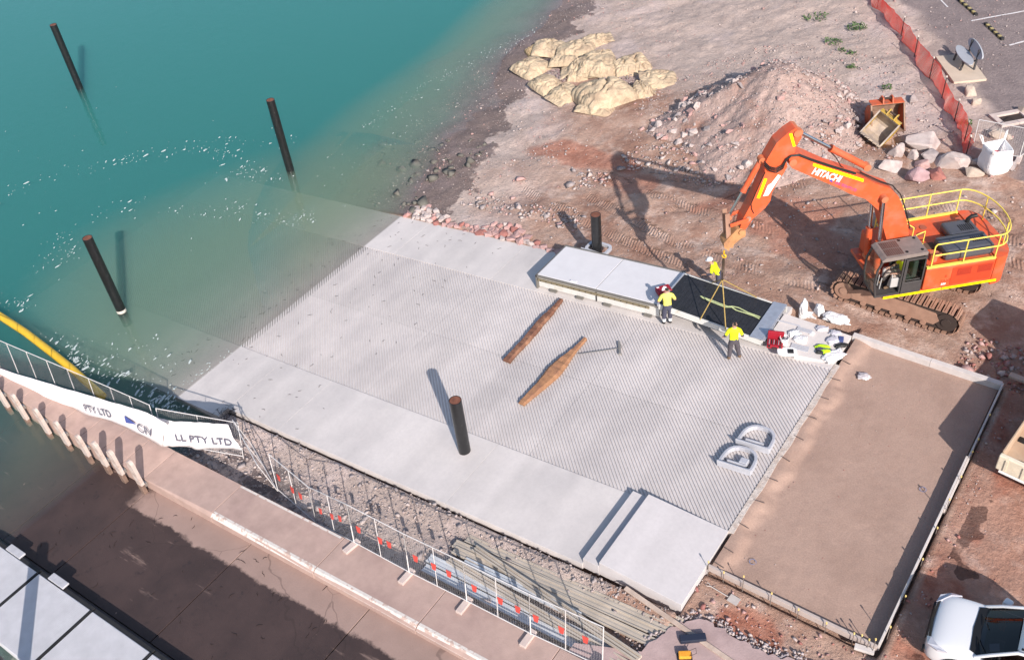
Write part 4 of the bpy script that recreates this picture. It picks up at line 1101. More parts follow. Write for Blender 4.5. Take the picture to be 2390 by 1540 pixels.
for k in range(2):
    channel((14.75 + .1 * k, -4.98 - k * .36, 1.56), (23.0, -5.08 - k * .33, 2.52), ('long bluish steel channel lying along the jetty wall side, inner one', 'long bluish steel channel lying closest to the jetty wall')[k], M_CHB, .29, .07)
M_LTIM = mat('pale_timber', (.50, .39, .32), .8, .12, 3, .3, 12, col2=(.40, .30, .24), c2scale=2)
o = MB().bar(at(1459, 1371, 2.62), at(1740, 1566, 2.58), .14, .05).build('timber_plank', M_LTIM, bevel=.006); tag(o, 'long pale timber plank lying beside the broken old concrete', 'plank')

# ------------------------------------------------------------------ broken edge of the old pavement
M_PAV = mat('old_pavement', (.40, .29, .275), .9, .1, 3, .4, 20, col2=(.33, .235, .225), c2scale=1.2)
rg = random.Random(8); edge = []
ex = [(1500, 1515), (1545, 1480), (1590, 1452), (1632, 1441), (1680, 1462), (1725, 1490), (1770, 1512), (1800, 1528), (1850, 1538), (1910, 1560), (1960, 1600)]
for (x0, y0), (x1, y1) in zip(ex[:-1], ex[1:]):
    for k in range(5):
        t = k / 5; p = at(x0 + (x1 - x0) * t + rg.uniform(-5, 5), y0 + (y1 - y0) * t + rg.uniform(-5, 5), 2.56); edge.append((p.x, p.y))
low = [(27.0, -8.5), (20.5, -8.5), (20.6, -5.5)]
V = [(x, y, 2.56) for x, y in edge + low]; n = len(V); V += [(x, y, 2.2) for x, y, z in V]
pav = MB().add(V, [tuple(range(n))] + [(i, i + n, (i + 1) % n + n, (i + 1) % n) for i in range(n)]).build('old_pavement', M_PAV); tag(pav, kind='structure')
M_RUB = stone_mat('broken_concrete', (.42, .36, .36), (.33, .28, .28))
rme = [hull_rock('rubble', 120 + k, 11, 1, .8, .6, M_RUB) for k in range(5)]
pts = []; szs = []
for (x, y) in edge:
    for k in range(9):
        pts.append((x + rg.gauss(0, .11), y + rg.gauss(.10, .12), 2.45 + rg.uniform(0, .05))); szs.append(rg.uniform(.03, .085))
scatter_stones('rubble', pts, szs, [M_RUB, M_SPALE])
o = MB().box((-.36, -.11, 0), (.36, .11, .14), bev=.02).build('tool_case', mat('dark_blue_plastic', (.02, .025, .045), .5)); o.location = at(1617, 1492, 2.57); o.rotation_euler = (0, 0, .66); tag(o, 'dark blue oblong case lying on the broken pavement by the plank', 'case')
gm = empty('plate_compactor', at(1598, 1532, 2.57), .6, 'small yellow orange compactor at the end of the steel channels', 'compactor'); gm.scale = (.4, .4, .4)
MB().box((-.42, -.25, .1), (.42, .25, .42), bev=.06).build('body', mat('orange_yellow_paint', (.70, .30, .03), .5, .15, 6), gm)
MB().box((-.5, -.3, 0), (.5, .3, .1), bev=.03).build('base_plate', M_BLACK, gm)
MB().tube([(.3, -.2, .4), (.75, -.2, .75), (.75, .2, .75), (.3, .2, .4)], .018, 6).build('handle', M_BLACK, gm)

# ------------------------------------------------------------------ formwork
M_FORM = mat('formwork_timber', (.46, .385, .35), .85, .12, 3, .3, 14, col2=(.37, .30, .27), c2scale=3)
M_FORMW = mat('pale_formwork_board', (.55, .50, .475), .8, .1, 3, .2, 14)
M_CAPY = mat('yellow_peg_cap', (.72, .55, .20), .5)
M_PEG = mat('steel_peg', (.22, .18, .16), .6, metal=.3)
fw = empty('formwork', (22.6, -1.4, 2.4), 0, 'timber formwork boards boxing in the brown compacted earth at the top of the ramp', 'formwork')
def fbd(a, b, w_, h, m, name='board'):
    o = MB().bar(Vector(a) - fw.location, Vector(b) - fw.location, w_, h).build(name, m, fw, bevel=.004); return o
fbd((22.58, 9.98, 2.66), (25.3, 9.98, 2.66), .20, .26, M_FORMW); fbd((25.31, 9.98, 2.665), (27.62, 9.985, 2.665), .20, .26, M_FORMW)
for y0, y1 in ((-1.36, 2.4), (2.42, 6.2), (6.22, 9.9)):
    dx = .05 if y0 > 6 else 0
    fbd((27.60 + dx, y0, 2.70), (27.60 + dx, y1, 2.71), .055, .36, M_FORMW)
fbd((27.66, 3.9, 2.72), (27.66, 6.5, 2.72), .05, .22, M_FORMW)
fbd((22.62, -1.385, 2.60), (25.2, -1.385, 2.61), .09, .22, M_FORM); fbd((25.21, -1.385, 2.61), (27.57, -1.38, 2.62), .09, .22, M_FORM)
fbd((27.05, -1.60, 2.58), (27.55, -1.50, 2.58), .16, .10, M_FORMW)
Z8 = lambda x, y: (1488.7 + x * .26425, 1218 + y * .26425)
def peg(x, y, zt, zb=2.35):
    MB().tube([(x - fw.location.x, y - fw.location.y, zb - fw.location.z), (x - fw.location.x, y - fw.location.y, zt - fw.location.z)], .012, 6).build('peg', M_PEG, fw)
    MB().tube([(x - fw.location.x, y - fw.location.y, zt - fw.location.z - .03), (x - fw.location.x, y - fw.location.y, zt - fw.location.z + .03)], .024, 8).build('peg_cap', M_CAPY, fw)
for x, tall in ((22.66, .3), (23.15, .16), (23.75, .42), (24.6, .26), (25.4, .12), (26.2, .12), (26.95, .25), (27.15, .34), (27.35, .3), (27.5, .45)):
    peg(x, -1.50, 2.73 + tall)
for y, tall in ((-1.0, .4), (.3, .14), (1.7, .16), (3.0, .12), (3.9, .45), (5.2, .14), (6.3, .2), (6.9, .2), (8.2, .1)):
    peg(27.70, y, 2.86 + tall)
M_DOW = mat('dark_dowel', (.10, .075, .07), .7)
for k in range(11):
    y = 8.6 - k * 1.02; a = random.uniform(-.25, .25)
    o = MB().tube([(0, 0, 0), (.34, 0, .0)], .016, 6).build('dowel_bar', M_DOW, fw); o.location = Vector((22.70, y if y > -1.2 else -1.2, 2.705)) - fw.location; o.rotation_euler = (0, 0, a)
# blue survey rings sprayed on the fill
M_SPRAY = mat('blue_spray_paint', (.17, .20, .33), .9, .2, 20)
for px, py in ((2154, 1142), (1757, 1311)):
    p = at(px, py, 2.57); n = 20; V = []
    for k in range(n):
        a = 2 * math.pi * k / n
        for r_ in (.085, .105): V.append((r_ * math.cos(a), r_ * math.sin(a), 0))
    o = MB().add(V, [(2 * k, 2 * k + 1, (2 * k + 3) % (2 * n), (2 * k + 2) % (2 * n)) for k in range(n - (2 if px < 1800 else 0))]).build('spray_mark', M_SPRAY, fill); o.location = p + Vector((0, 0, .012))
o = empty('shovel', at(1684, 1383, 2.45), 0, 'pale long-handled square shovel lying on the earth by the landing', 'shovel')
a = at(1658, 1367, 2.47) - o.location; b = at(1700, 1392, 2.47) - o.location
M_SHV = mat('shovel_grey', (.45, .40, .37), .6, .1, 8)
MB().tube([a, b], .017, 8).build('shaft', M_SHV, o)
d = (b - a).normalized(); s_ = Vector((-d.y, d.x, 0))
MB().tube([a, a - d * .07 + s_ * .05, a - d * .13 + s_ * .05, a - d * .13 - s_ * .05, a - d * .07 - s_ * .05, a], .013, 6).build('handle', M_SHV, o)
MB().prism([b - s_ * .13 + d * .02, b + s_ * .13 + d * .02, b + s_ * .13 + d * .33, b - s_ * .13 + d * .33], (0, 0, .02)).build('blade', M_SHV, o)
# ------------------------------------------------------------------ people: one continuous skinned body each
M_SKIN = mat('skin', (.42, .24, .17), .6, .06, 9)
M_HAIR = mat('dark_hair', (.02, .015, .012), .8)
M_HIVIS = mat('hi_vis_yellow_shirt', (.72, .78, .01), .75, .06, 6, .5, 12, bdist=.02)
M_HIVIS2 = mat('faded_yellow_shirt', (.70, .66, .13), .75, .06, 6, .5, 12, bdist=.02)
M_NAVY = mat('navy_work_trousers', (.055, .055, .085), .85, .1, 8, .5, 14, bdist=.02)
M_DARKT = mat('charcoal_work_trousers', (.075, .065, .075), .85, .1, 8, .5, 14, bdist=.02)
M_BOOT = mat('brown_boot', (.16, .10, .06), .8)
M_BOOTD = mat('dark_boot', (.025, .022, .022), .8)
M_REFL = mat('reflective_band', (.75, .75, .75), .35)
M_HAT = mat('white_hard_hat', (.80, .79, .78), .35, spec=.5)
M_KHAKI = mat('khaki_trousers', (.42, .34, .29), .85, .1, 8)
def person(name, loc, rz, label, lean=0., lean_side=0., arms=None, legs=None, head=(0, 0), mats=None, cuff=None, hat=False, sleeves=.55, group=None, seat=False, scale=1.):
    """arms: ((elbow,hand) left, right) local points relative to shoulders' frame; legs: ((knee,ankle,toe) left, right)"""
    shirt, trousers, boot, sleeve_low = mats
    hipz = .93
    Rl = Matrix.Rotation(-lean, 4, 'X') @ Matrix.Rotation(lean_side, 4, 'Y')
    def up(p):                                        # lean the upper body about the hips
        q = Rl @ (Vector(p) - Vector((0, 0, hipz))); return q + Vector((0, 0, hipz))
    V = []; E = []; Rd = []; tagv = []
    def v(p, r, tg):
        V.append(Vector(p)); Rd.append(r if isinstance(r, tuple) else (r, r)); tagv.append(tg); return len(V) - 1
    pel = v((0, 0, hipz + .02), (.155, .115), 'leg')
    wai = v(up((0, 0, 1.08)), (.148, .105), 'shirt'); che = v(up((0, .01, 1.27)), (.168, .118), 'shirt'); upc = v(up((0, 0, 1.42)), (.135, .09), 'shirt')
    nec = v(up((0, .015, 1.51)), (.058, .058), 'skin')
    hx_, hy_ = head
    hb = up((0, .02, 1.53)); hr = Rl @ Matrix.Rotation(hx_, 4, 'Z') @ Matrix.Rotation(-hy_, 4, 'X')
    H = lambda p: hb + (hr.to_3x3() @ Vector(p))
    h1 = v(H((0, .02, .06)), (.068, .078), 'skin'); h2 = v(H((0, .005, .14)), (.080, .098), 'head'); h3 = v(H((0, -.005, .205)), (.068, .085), 'hair')
    E += [(pel, wai), (wai, che), (che, upc), (upc, nec), (nec, h1), (h1, h2), (h2, h3)]
    ns = v(H((0, .112, .10)), .014, 'skin'); E.append((h1, ns))
    for s in (-1, 1):
        er = v(H((s * .088, -.01, .11)), .014, 'skin'); E.append((h2, er))
    for s, (el, ha) in zip((1, -1), arms):              # s=+1: his right (+x)
        sh = v(up((s * .185, 0, 1.405)), .068, 'shirt'); E.append((upc, sh))
        e_ = Vector(el); w_ = Vector(ha)
        shp = V[sh]
        ev = v(e_, .047, 'sleeve'); E.append((sh, ev)); me_ = v(shp.lerp(e_, .55), .056, 'shirt')
        E.pop(); E.append((sh, me_)); E.append((me_, ev))
        wv = v(w_, .030, 'fore'); E.append((ev, wv))
        d = (w_ - e_).normalized(); side = d.cross(Vector((0, 0, 1)))
        side = side.normalized() if side.length > .1 else Vector((1, 0, 0))
        pn = v(w_ + d * .075, (.040, .020), 'hand'); E.append((wv, pn))
        dn = side.cross(d)
        if dn.z > 0: dn = -dn
        for k, (o_, ln) in enumerate(((-.030, .065), (-.010, .078), (.010, .074), (.030, .056))):
            a = v(w_ + d * (.10) + side * o_, .0105, 'hand'); b_ = v(w_ + d * (.10 + ln * .55) + side * o_ * 1.15 + dn * .015, .0095, 'hand'); c_ = v(w_ + d * (.10 + ln * .85) + side * o_ * 1.1 + dn * .045, .0085, 'hand')
            E += [(pn, a), (a, b_), (b_, c_)]
        a = v(w_ + d * .045 - side * .045 * s, .012, 'hand'); b_ = v(w_ + d * .085 - side * .062 * s + dn * .015, .010, 'hand'); E += [(wv, a), (a, b_)]
    for s, (kn, an, to) in zip((1, -1), legs):
        hp = v((s * .095, 0, hipz - .05), (.10, .105), 'leg'); E.append((pel, hp))
        k_ = v(kn, .066, 'leg'); E.append((hp, k_))
        mid = v(Vector(kn).lerp(Vector(an), .42), .064, 'shin'); a_ = v(an, .052, 'boot'); t_ = v(to, (.045, .038), 'boot')
        E += [(k_, mid), (mid, a_), (a_, t_)]
    me = bpy.data.meshes.new(name); me.from_pydata([tuple(p) for p in V], E, [])
    ob = bpy.data.objects.new(name + '_skin', me); COL.objects.link(ob)
    md = ob.modifiers.new('s', 'SKIN'); md.use_smooth_shade = True; md.branch_smoothing = .6
    for i, sv in enumerate(me.skin_vertices[0].data):
        sv.radius = tuple(q_ * (1.28 if tagv[i] in ('shirt', 'sleeve') else 1.38 if tagv[i] in ('leg', 'shin') else 1.2 if tagv[i] == 'boot' else 1.08) for q_ in Rd[i]); sv.use_root = (i == 0)
    ss = ob.modifiers.new('u', 'SUBSURF'); ss.levels = 1; ss.render_levels = 1
    dg = bpy.context.evaluated_depsgraph_get()
    m2 = bpy.data.meshes.new_from_object(ob.evaluated_get(dg)); bpy.data.objects.remove(ob)
    # clothing regions by the nearest bone
    A = np.array([V[a] for a, b in E]); B = np.array([V[b] for a, b in E]); AB = B - A; LL = (AB ** 2).sum(1)
    m2.materials.clear()
    for k in (shirt, trousers, boot, M_SKIN, M_HAIR, M_REFL, sleeve_low): m2.materials.append(k)
    for p in m2.polygons:
        c = np.array(p.center); t = np.clip(((c - A) * AB).sum(1) / LL, 0, 1); q = A + AB * t[:, None]; d2 = ((c - q) ** 2).sum(1); i = int(d2.argmin()); tt = t[i]
        ta, tb = tagv[E[i][0]], tagv[E[i][1]]; tg = ta if tt < .5 else tb
        mi = {'shirt': 0, 'leg': 1, 'shin': 1, 'boot': 2, 'skin': 3, 'head': 3, 'hair': 4, 'hand': 3, 'fore': 3, 'sleeve': 6}[tg]
        if ta == 'sleeve' and tb == 'fore': mi = 6 if tt < .75 and sleeve_low is not M_SKIN else 3
        if (ta, tb) == ('leg', 'shirt'): mi = 1 if tt < .55 else 0
        if (ta, tb) == ('shin', 'boot'): mi = 1 if tt < .65 else 2
        if cuff and (ta, tb) in (('leg', 'shin'), ('shin', 'boot')) :
            if (ta == 'shin' and .12 < tt < .42): mi = 5
        if tg == 'head':                                   # hair on the back and top of the head
            loc_ = hr.to_3x3().inverted() @ (Vector(c) - hb)
            if loc_.y < .02 or loc_.z > .19: mi = 4
        p.material_index = mi; p.use_smooth = True
    t = bpy.data.objects.new(name, m2); COL.objects.link(t); t.location = loc; t.rotation_euler = (0, 0, rz); t.scale = (scale,) * 3
    tag(t, label, 'person', group)
    if hat:
        b = MB(); n = 20; rows = []
        for j in range(7):
            ph = math.pi / 2 * j / 6
            rows.append([H((.112 * math.cos(ph) * math.cos(2 * math.pi * k / n), -.002 + .135 * math.cos(ph) * math.sin(2 * math.pi * k / n), .165 + .115 * math.sin(ph))) for k in range(n)])
        VV = [q for r_ in rows for q in r_]
        b.add(VV, [(j * n + k, j * n + (k + 1) % n, (j + 1) * n + (k + 1) % n, (j + 1) * n + k) for j in range(6) for k in range(n)], 0, True)
        rim = [H((.125 * math.cos(2 * math.pi * k / n), .012 + (.165 if math.sin(2 * math.pi * k / n) > .3 else .148) * math.sin(2 * math.pi * k / n), .163)) for k in range(n)]
        b.add(rows[0] + rim, [(k, n + k, n + (k + 1) % n, (k + 1) % n) for k in range(n)], 0, True)
        b.build('hard_hat', M_HAT, t)
    return t
STAND = (((.11, .02, .50), (.12, -.01, .09), (.14, .17, .045)), ((-.11, .02, .50), (-.12, -.01, .09), (-.14, .17, .045)))
p2 = at(1557, 757, 0, S)
person('person', (p2.x, p2.y, p2.z - .005), R(40), 'person in faded yellow shirt and navy trousers with white shin bands leaning on the pontoon', lean=.22,
       arms=(((.33, .12, 1.10), (.20, .34, 1.02)), ((-.33, .12, 1.10), (-.20, .34, 1.02))), legs=STAND, mats=(M_HIVIS2, M_NAVY, M_BOOTD, M_SKIN), cuff=True, head=(0, -.5), group='workers on the ramp')
p3 = at(1709, 838, 0, S)
person('person', (p3.x, p3.y, p3.z - .005), R(32), 'bareheaded person in bright yellow shirt standing on the grooves below the gangway', lean=.05,
       arms=(((.30, -.02, 1.16), (.33, .16, .98)), ((-.30, -.02, 1.16), (-.33, .16, .98))), legs=(((.17, .05, .50), (.26, .02, .09), (.30, .19, .045)), ((-.10, .0, .50), (-.13, -.06, .09), (-.15, .11, .045))), mats=(M_HIVIS, M_DARKT, M_BOOT, M_DARKT), head=(0, -.25), group='workers on the ramp')
p1 = Vector((16.55, 10.62, 0)); p1.z = gh(p1.x, p1.y)
P1Z = 1.86
person('person', (16.95, 10.78, P1Z), R(100), 'person in white hard hat and yellow shirt bending over the far edge of the gangway', lean=.62, lean_side=.0,
       arms=(((.30, .22, 1.12), (.22, .48, .98)), ((-.30, .24, 1.10), (-.26, .52, 1.0))), legs=STAND, mats=(M_HIVIS, M_NAVY, M_BOOT, M_NAVY), head=(0, -.3), hat=True, group='workers on the ramp')
# ------------------------------------------------------------------ orange excavator
EX, EY, EZ = 23.3, 13.55, 2.40
HEAD = R(-137)
ex = empty('excavator', (EX, EY, EZ), HEAD, 'orange crawler excavator with raised boom lifting the gangway by slings', 'excavator')
fh = Vector((math.cos(HEAD), math.sin(HEAD), 0)); fl_ = Vector((-fh.y, fh.x, 0))
def bp(px, py, off):
    """(x,z) in the excavator's own frame of the picture point on its lengthwise plane at y=off"""
    v = _f + _r * ((px - PW / 2) / FPX) - _u * ((py - PH / 2) / FPX); o = Vector((EX, EY, 0)) + fl_ * off
    t = (o - CAM_P).dot(fl_) / v.dot(fl_); p = CAM_P + v * t
    return (p - o).dot(fh), p.z - EZ
def R1(x, y): return ((1850 + x * .22727) * .90222, (300 + y * .22727) * .90222)
def R2(x, y): return ((2200 + x * .25969) * .90222, (480 + y * .25974) * .90222)
def pl3(q, off): x, z = bp(*q, off); return Vector((x, off, z))
M_OR = mat('orange_paint', (.64, .098, .032), .45, .10, 2, .05, 8, col2=(.44, .14, .08), c2scale=2.2, c2lo=.48, c2hi=.75, spec=.45)
M_ORD = mat('dusty_orange_paint', (.56, .15, .06), .6, .12, 3, .1, 12, col2=(.42, .16, .09), c2scale=2.5, spec=.4)
M_RED = mat('red_orange_cover', (.52, .055, .02), .45, .08, 4, spec=.5)
M_HYEL = mat('yellow_handrail', (.80, .60, .10), .45, .06, 5)
M_RYEL = mat('fluorescent_yellow_tape', (.85, .85, .0), .5)
M_DGREY = mat('dark_grey_cab', (.055, .05, .05), .5, .12, 4)
M_ROOF = mat('dusty_grey_roof', (.20, .16, .145), .75, .15, 4)
M_ROOFV = mat('brown_roof_vent', (.12, .065, .055), .7, .1, 6)
M_TRK = mat('dusty_track_steel', (.34, .20, .14), .85, .15, 6, .3, 14, col2=(.27, .15, .105), c2scale=3)
M_TRKD = mat('dark_track_recess', (.045, .03, .025), .9)
M_CHR = mat('chrome_rod', (.55, .56, .60), .18, metal=1.0)
M_HOSE = mat('black_hose', (.012, .011, .011), .5)
M_COUP = mat('tan_coupler', (.43, .21, .09), .7, .2, 4, .3, 12, col2=(.30, .15, .08), c2scale=3)
M_HOOD = mat('dark_engine_hood', (.075, .075, .088), .4, .1, 3, spec=.5)
M_WHITE = mat('white_decal', (.80, .78, .77), .5)
M_PURP = mat('purple_decal', (.30, .05, .33), .6)
def glass_mat(name, col, a):
    m = bpy.data.materials.new(name); m.use_nodes = True; nt = m.node_tree; N = nt.nodes; L = nt.links; N.remove(N['Principled BSDF'])
    tr = N.new('ShaderNodeBsdfTransparent'); tr.inputs[0].default_value = (*col, 1); g = N.new('ShaderNodeBsdfGlossy'); g.inputs['Roughness'].default_value = .04
    lw = N.new('ShaderNodeLayerWeight'); lw.inputs[0].default_value = .5; pw = N.new('ShaderNodeMath'); pw.operation = 'POWER'; pw.inputs[1].default_value = 5.0; L.new(lw.outputs['Facing'], pw.inputs[0]); mx = N.new('ShaderNodeMixShader'); ad = N.new('ShaderNodeMath'); ad.operation = 'ADD'; ad.inputs[1].default_value = a + .04
    L.new(pw.outputs[0], ad.inputs[0]); L.new(ad.outputs[0], mx.inputs[0]); L.new(tr.outputs[0], mx.inputs[1]); L.new(g.outputs[0], mx.inputs[2]); L.new(mx.outputs[0], N['Material Output'].inputs[0]); return m
M_GLASS = glass_mat('cab_glass', (.62, .70, .66), .03)
# --- undercarriage (square to the world, so turned back in the house frame)
Mu = Matrix.Rotation(-HEAD, 4, 'Z')
def track_outline(n=7, r=.46, half=1.86, grow=0.):
    pts = []
    for k in range(n + 1):
        a = -math.pi / 2 + math.pi * k / n; pts.append((half + (r + grow) * math.cos(a), r + (r + grow) * math.sin(a)))
    for k in range(n + 1):
        a = math.pi / 2 + math.pi * k / n; pts.append((-half + (r + grow) * math.cos(a), r + (r + grow) * math.sin(a)))
    return pts
shoe = MB(); shoe.box((-.085, -.30, 0), (.085, .30, .035)); shoe.box((-.075, -.30, .035), (-.045, .30, .07)); shoe.box((.0, -.30, .035), (.03, .30, .06))
shoe_o = None
for sd in (-1, 1):
    tr = empty('track', (0, 0, 0)); tr.parent = ex; tr.matrix_local = Mu @ Matrix.Translation((0, sd * 1.29, 0)) ; tr['label'] = 'dusty brown crawler track under the cab' if sd < 0 else 'crawler track on the far side of the excavator'
    out = track_outline(); L_ = []
    P = [Vector((x, 0, z)) for x, z in out] + [Vector((out[0][0], 0, out[0][1]))]
    acc = [0]
    for a, b in zip(P[:-1], P[1:]): acc.append(acc[-1] + (b - a).length)
    N_ = 46
    for k in range(N_):
        s_ = acc[-1] * k / N_
        i = max(j for j in range(len(acc) - 1) if acc[j] <= s_ + 1e-9); f_ = (s_ - acc[i]) / max(acc[i + 1] - acc[i], 1e-6)
        p = P[i].lerp(P[i + 1], f_); c = Vector((max(-1.86, min(1.86, p.x)), 0, .46)); nrm = (p - c); nrm.y = 0
        if abs(p.x) <= 1.86: nrm = Vector((0, 0, 1 if p.z > .46 else -1))
        nrm.normalize(); tg_ = Vector((0, 1, 0)).cross(nrm)
        if shoe_o is None: shoe_o = shoe.build('track_shoe', M_TRK); o = shoe_o
        else: o = shoe_o.copy(); COL.objects.link(o)
        o.parent = tr; o.matrix_local = Matrix(((tg_.x, 0, nrm.x, p.x), (tg_.y, 1, nrm.y, p.y), (tg_.z, 0, nrm.z, p.z), (0, 0, 0, 1)))
    b = MB()
    inn = [(x * .965, .46 + (z - .46) * .86) for x, z in out]
    b.prism([(x, -.22, z) for x, z in inn], (0, .44, 0)); b.build('chain', M_TRKD, tr)
    f = MB(); f.prism([(-1.55, -.27, .22), (1.45, -.27, .22), (1.62, -.27, .45), (1.45, -.27, .72), (.4, -.27, .80), (-1.2, -.27, .78), (-1.6, -.27, .62)], (0, .54, 0)); f.build('track_frame', M_TRK, tr, bevel=.03)
    for xx in (-1.1, -.55, 0, .55, 1.1): MB().tube([(xx, -.285, .17), (xx, .285, .17)], .11, 12).build('roller', M_TRK, tr)
    for xx in (-1.86, 1.86):
        w_ = MB(); w_.tube([(xx, -.26, .46), (xx, .26, .46)], .37, 20); w_.tube([(xx, -.30, .46), (xx, .30, .46)], .17, 14); w_.build('sprocket' if xx > 0 else 'idler', M_TRK if xx < 0 else M_TRKD, tr)
cf = MB(); cf.box((-1.0, -1.05, .45), (1.0, 1.05, .85), M=Mu, bev=.05); cf.build('car_body', M_TRK, ex); MB().tube([(0, 0, .85), (0, 0, 1.22)], .72, 28).build('slew_ring', M_TRKD, ex)
# --- house
MB().box((-2.3, -1.47, 1.20), (1.75, 1.47, 1.34), bev=.03).build('platform', M_OR, ex)
MB().box((-2.21, -1.46, 1.345), (.32, 1.47, 2.28), bev=.04).build('engine_housing', M_OR, ex)
MB().box((.33, -1.46, 1.345), (1.45, -.48, 2.20), bev=.05).build('fuel_tank', M_OR, ex)
cw = []
for k in range(17):
    a = math.pi / 2 + math.pi * k / 16; c, s = math.cos(a), math.sin(a)
    cw.append((-2.22 + .74 * math.copysign(abs(c) ** .75, c), 1.48 * math.copysign(abs(s) ** .55, s), 1.12))
MB().prism(cw, (0, 0, 1.20)).build('counterweight', M_OR, ex, bevel=.07)
MB().box((-2.16, 1.472, 1.42), (-.66, 1.485, 2.18), bev=.005).build('side_door', M_RED, ex)
gr = MB()
for gx in (-1.85, -1.1):
    for k in range(11): gr.box((gx - .26, 1.486, 1.80 + k * .03), (gx + .26, 1.494, 1.814 + k * .03))
gr.build('vent_grille', mat('dark_red_grille', (.30, .03, .015), .6), ex)['kind'] = 'stuff'
MB().box((-2.22, -.62, 2.285), (-1.10, .22, 2.60), bev=.09).build('engine_hood', M_HOOD, ex)
MB().box((-2.24, .26, 2.285), (-.42, 1.24, 2.72), bev=.13).build('engine_hood', M_HOOD, ex)
sl_ = MB(); sl2 = MB()
for k in range(7): sl_.box((-2.05 + k * .075, .60, 2.722), (-2.02 + k * .075, .90, 2.732)); sl2.box((-2.05 + k * .075, -.30, 2.602), (-2.02 + k * .075, .05, 2.612))
sl_.build('hood_louvre', M_HOSE, ex)['kind'] = 'stuff'; sl2.build('hood_louvre', M_HOSE, ex)['kind'] = 'stuff'
MB().tube([(-2.0, -.40, 2.58), (-2.0, -.40, 2.72), (-2.1, -.38, 2.84), (-2.3, -.36, 2.87)], .075, 12).build('exhaust', M_HOSE, ex)
MB().tube([(-.12, 1.0, 2.28), (-.12, 1.0, 2.52)], .14, 16).tube([(-.12, 1.0, 2.52), (-.12, 1.0, 2.60)], .17, 16).tube([(-.12, 1.0, 2.45), (-.42, .95, 2.45)], .09, 12).build('air_filter', M_ORD, ex)
for x, y in ((-.35, -.45), (-.62, -.85), (-.25, -.9)): MB().tube([(x, y, 2.28), (x, y, 2.31)], .13, 18).build('filler_cap', mat('dull_red_cap', (.35, .09, .05), .6), ex)
MB().box((-.55, .05, 2.285), (.1, .42, 2.305)).build('step_plate', mat('brown_grip_plate', (.13, .07, .05), .9), ex)
# handrails
def rail(pts, r=.026): return pts
hr_ = lambda z: [(.10, 1.42, z), (-2.2, 1.44, z)] + [(-2.2 + .74 * math.cos(a) , 1.44 * math.sin(a) if abs(math.sin(a)) < .98 else math.copysign(1.44, math.sin(a)), z) for a in [math.pi / 2 + math.pi * k / 12 for k in range(1, 12)]] + [(-2.2, -1.44, z), (.9, -1.42, z)]
hz = MB()
for z in (2.82, 3.30): hz.tube(hr_(z), .026, 8)
hz.tube([(.10, 1.42, 3.30), (.16, 1.42, 3.22), (.16, 1.42, 2.3)], .026, 8)
hz.tube([(.9, -1.42, 3.30), (.96, -1.42, 3.2), (.96, -1.42, 2.2)], .026, 8)
for x, y in ((-1.0, 1.43), (-2.15, 1.44), (-2.82, .75), (-2.82, -.75), (-2.15, -1.44), (-1.0, -1.43), (.0, -1.43)): hz.tube([(x, y, 2.28), (x, y, 3.30)], .024, 8)
hz.build('handrail', M_HYEL, ex)
kr = MB(); 
kr.bar((.3, 1.40, 2.31), (-2.2, 1.42, 2.31), .09, .07); kr.bar((.9, -1.40, 2.31), (-2.2, -1.42, 2.31), .09, .07); kr.build('toe_rail', M_HYEL, ex)
MB().tube([(.35, .42, 2.25), (.35, .42, 3.05), (.05, .42, 3.15), (.05, .42, 2.3)], .024, 8).tube([(.35, -.42, 2.25), (.35, -.42, 3.0), (.0, -.42, 2.7), (.0, -.42, 2.3)], .024, 8).build('step_rail', M_HYEL, ex)
# reflective tape and lettering on the side
MB().box((-.38, 1.473, 1.235), (1.75, 1.484, 1.33)).build('reflective_tape', M_RYEL, ex); MB().box((-2.42, 1.473, 1.235), (-.42, 1.484, 1.33)).build('reflective_tape', M_RYEL, ex)
def side_text(body, size, x, z, m, off=1.49, rot=0.): # reads from the side, towards -x
    u = Vector((-math.cos(rot), 0, math.sin(rot))); upv = Vector((math.sin(rot), 0, math.cos(rot))); n = u.cross(upv)
    return text_mesh('lettering', body, size, m, ex, Matrix(((u.x, upv.x, n.x, x), (u.y, upv.y, n.y, off), (u.z, upv.z, n.z, z), (0, 0, 0, 1))), .003, .004)
side_text('ZAXIS', .17, -.28, 1.62, M_RED, 1.475); side_text('350', .12, -.34, 1.49, M_WHITE, 1.475); side_text('II', .15, -.42, 1.83, M_RED, 1.475)
# --- cab
cx0, cx1, cy0, cy1, cz0, cz1 = .40, 2.02, .50, 1.47, 1.345, 3.08
cab = empty('cab', (0, 0, 0)); cab.parent = ex
MB().box((cx0, cy0, cz0), (cx1 + .06, cy1, cz0 + .07)).build('cab_floor', M_DGREY, cab)
prf = [(cx0, cy0, 2.96), (cx0, cy0, 3.10), (cx1 - .12, cy0, 3.08), (cx1 + .02, cy0, 2.98), (cx1 - .02, cy0, 2.92)]
MB().prism(prf, (0, cy1 - cy0, 0)).build('cab_roof', M_ROOF, cab, bevel=.025)
vv = MB()
for j in range(2):
    for k in range(9): vv.box((1.22 + k * .07, .60 + j * .40, 3.088), (1.265 + k * .07, .96 + j * .40, 3.10))
vv.build('roof_vent', M_ROOFV, cab)
for x, y in ((.55, .62), (.55, 1.3), (1.1, .62), (1.1, 1.3)): MB().tube([(x, y, 3.095), (x, y, 3.115)], .05, 12).build('roof_bolt', M_HOSE, cab)
pi = MB(); w_ = .075
def pillar(x0, x1, y, z0, z1): pi.bar((x0, y, z0), (x1, y, z1), w_, w_, up=(1, 0, 0))
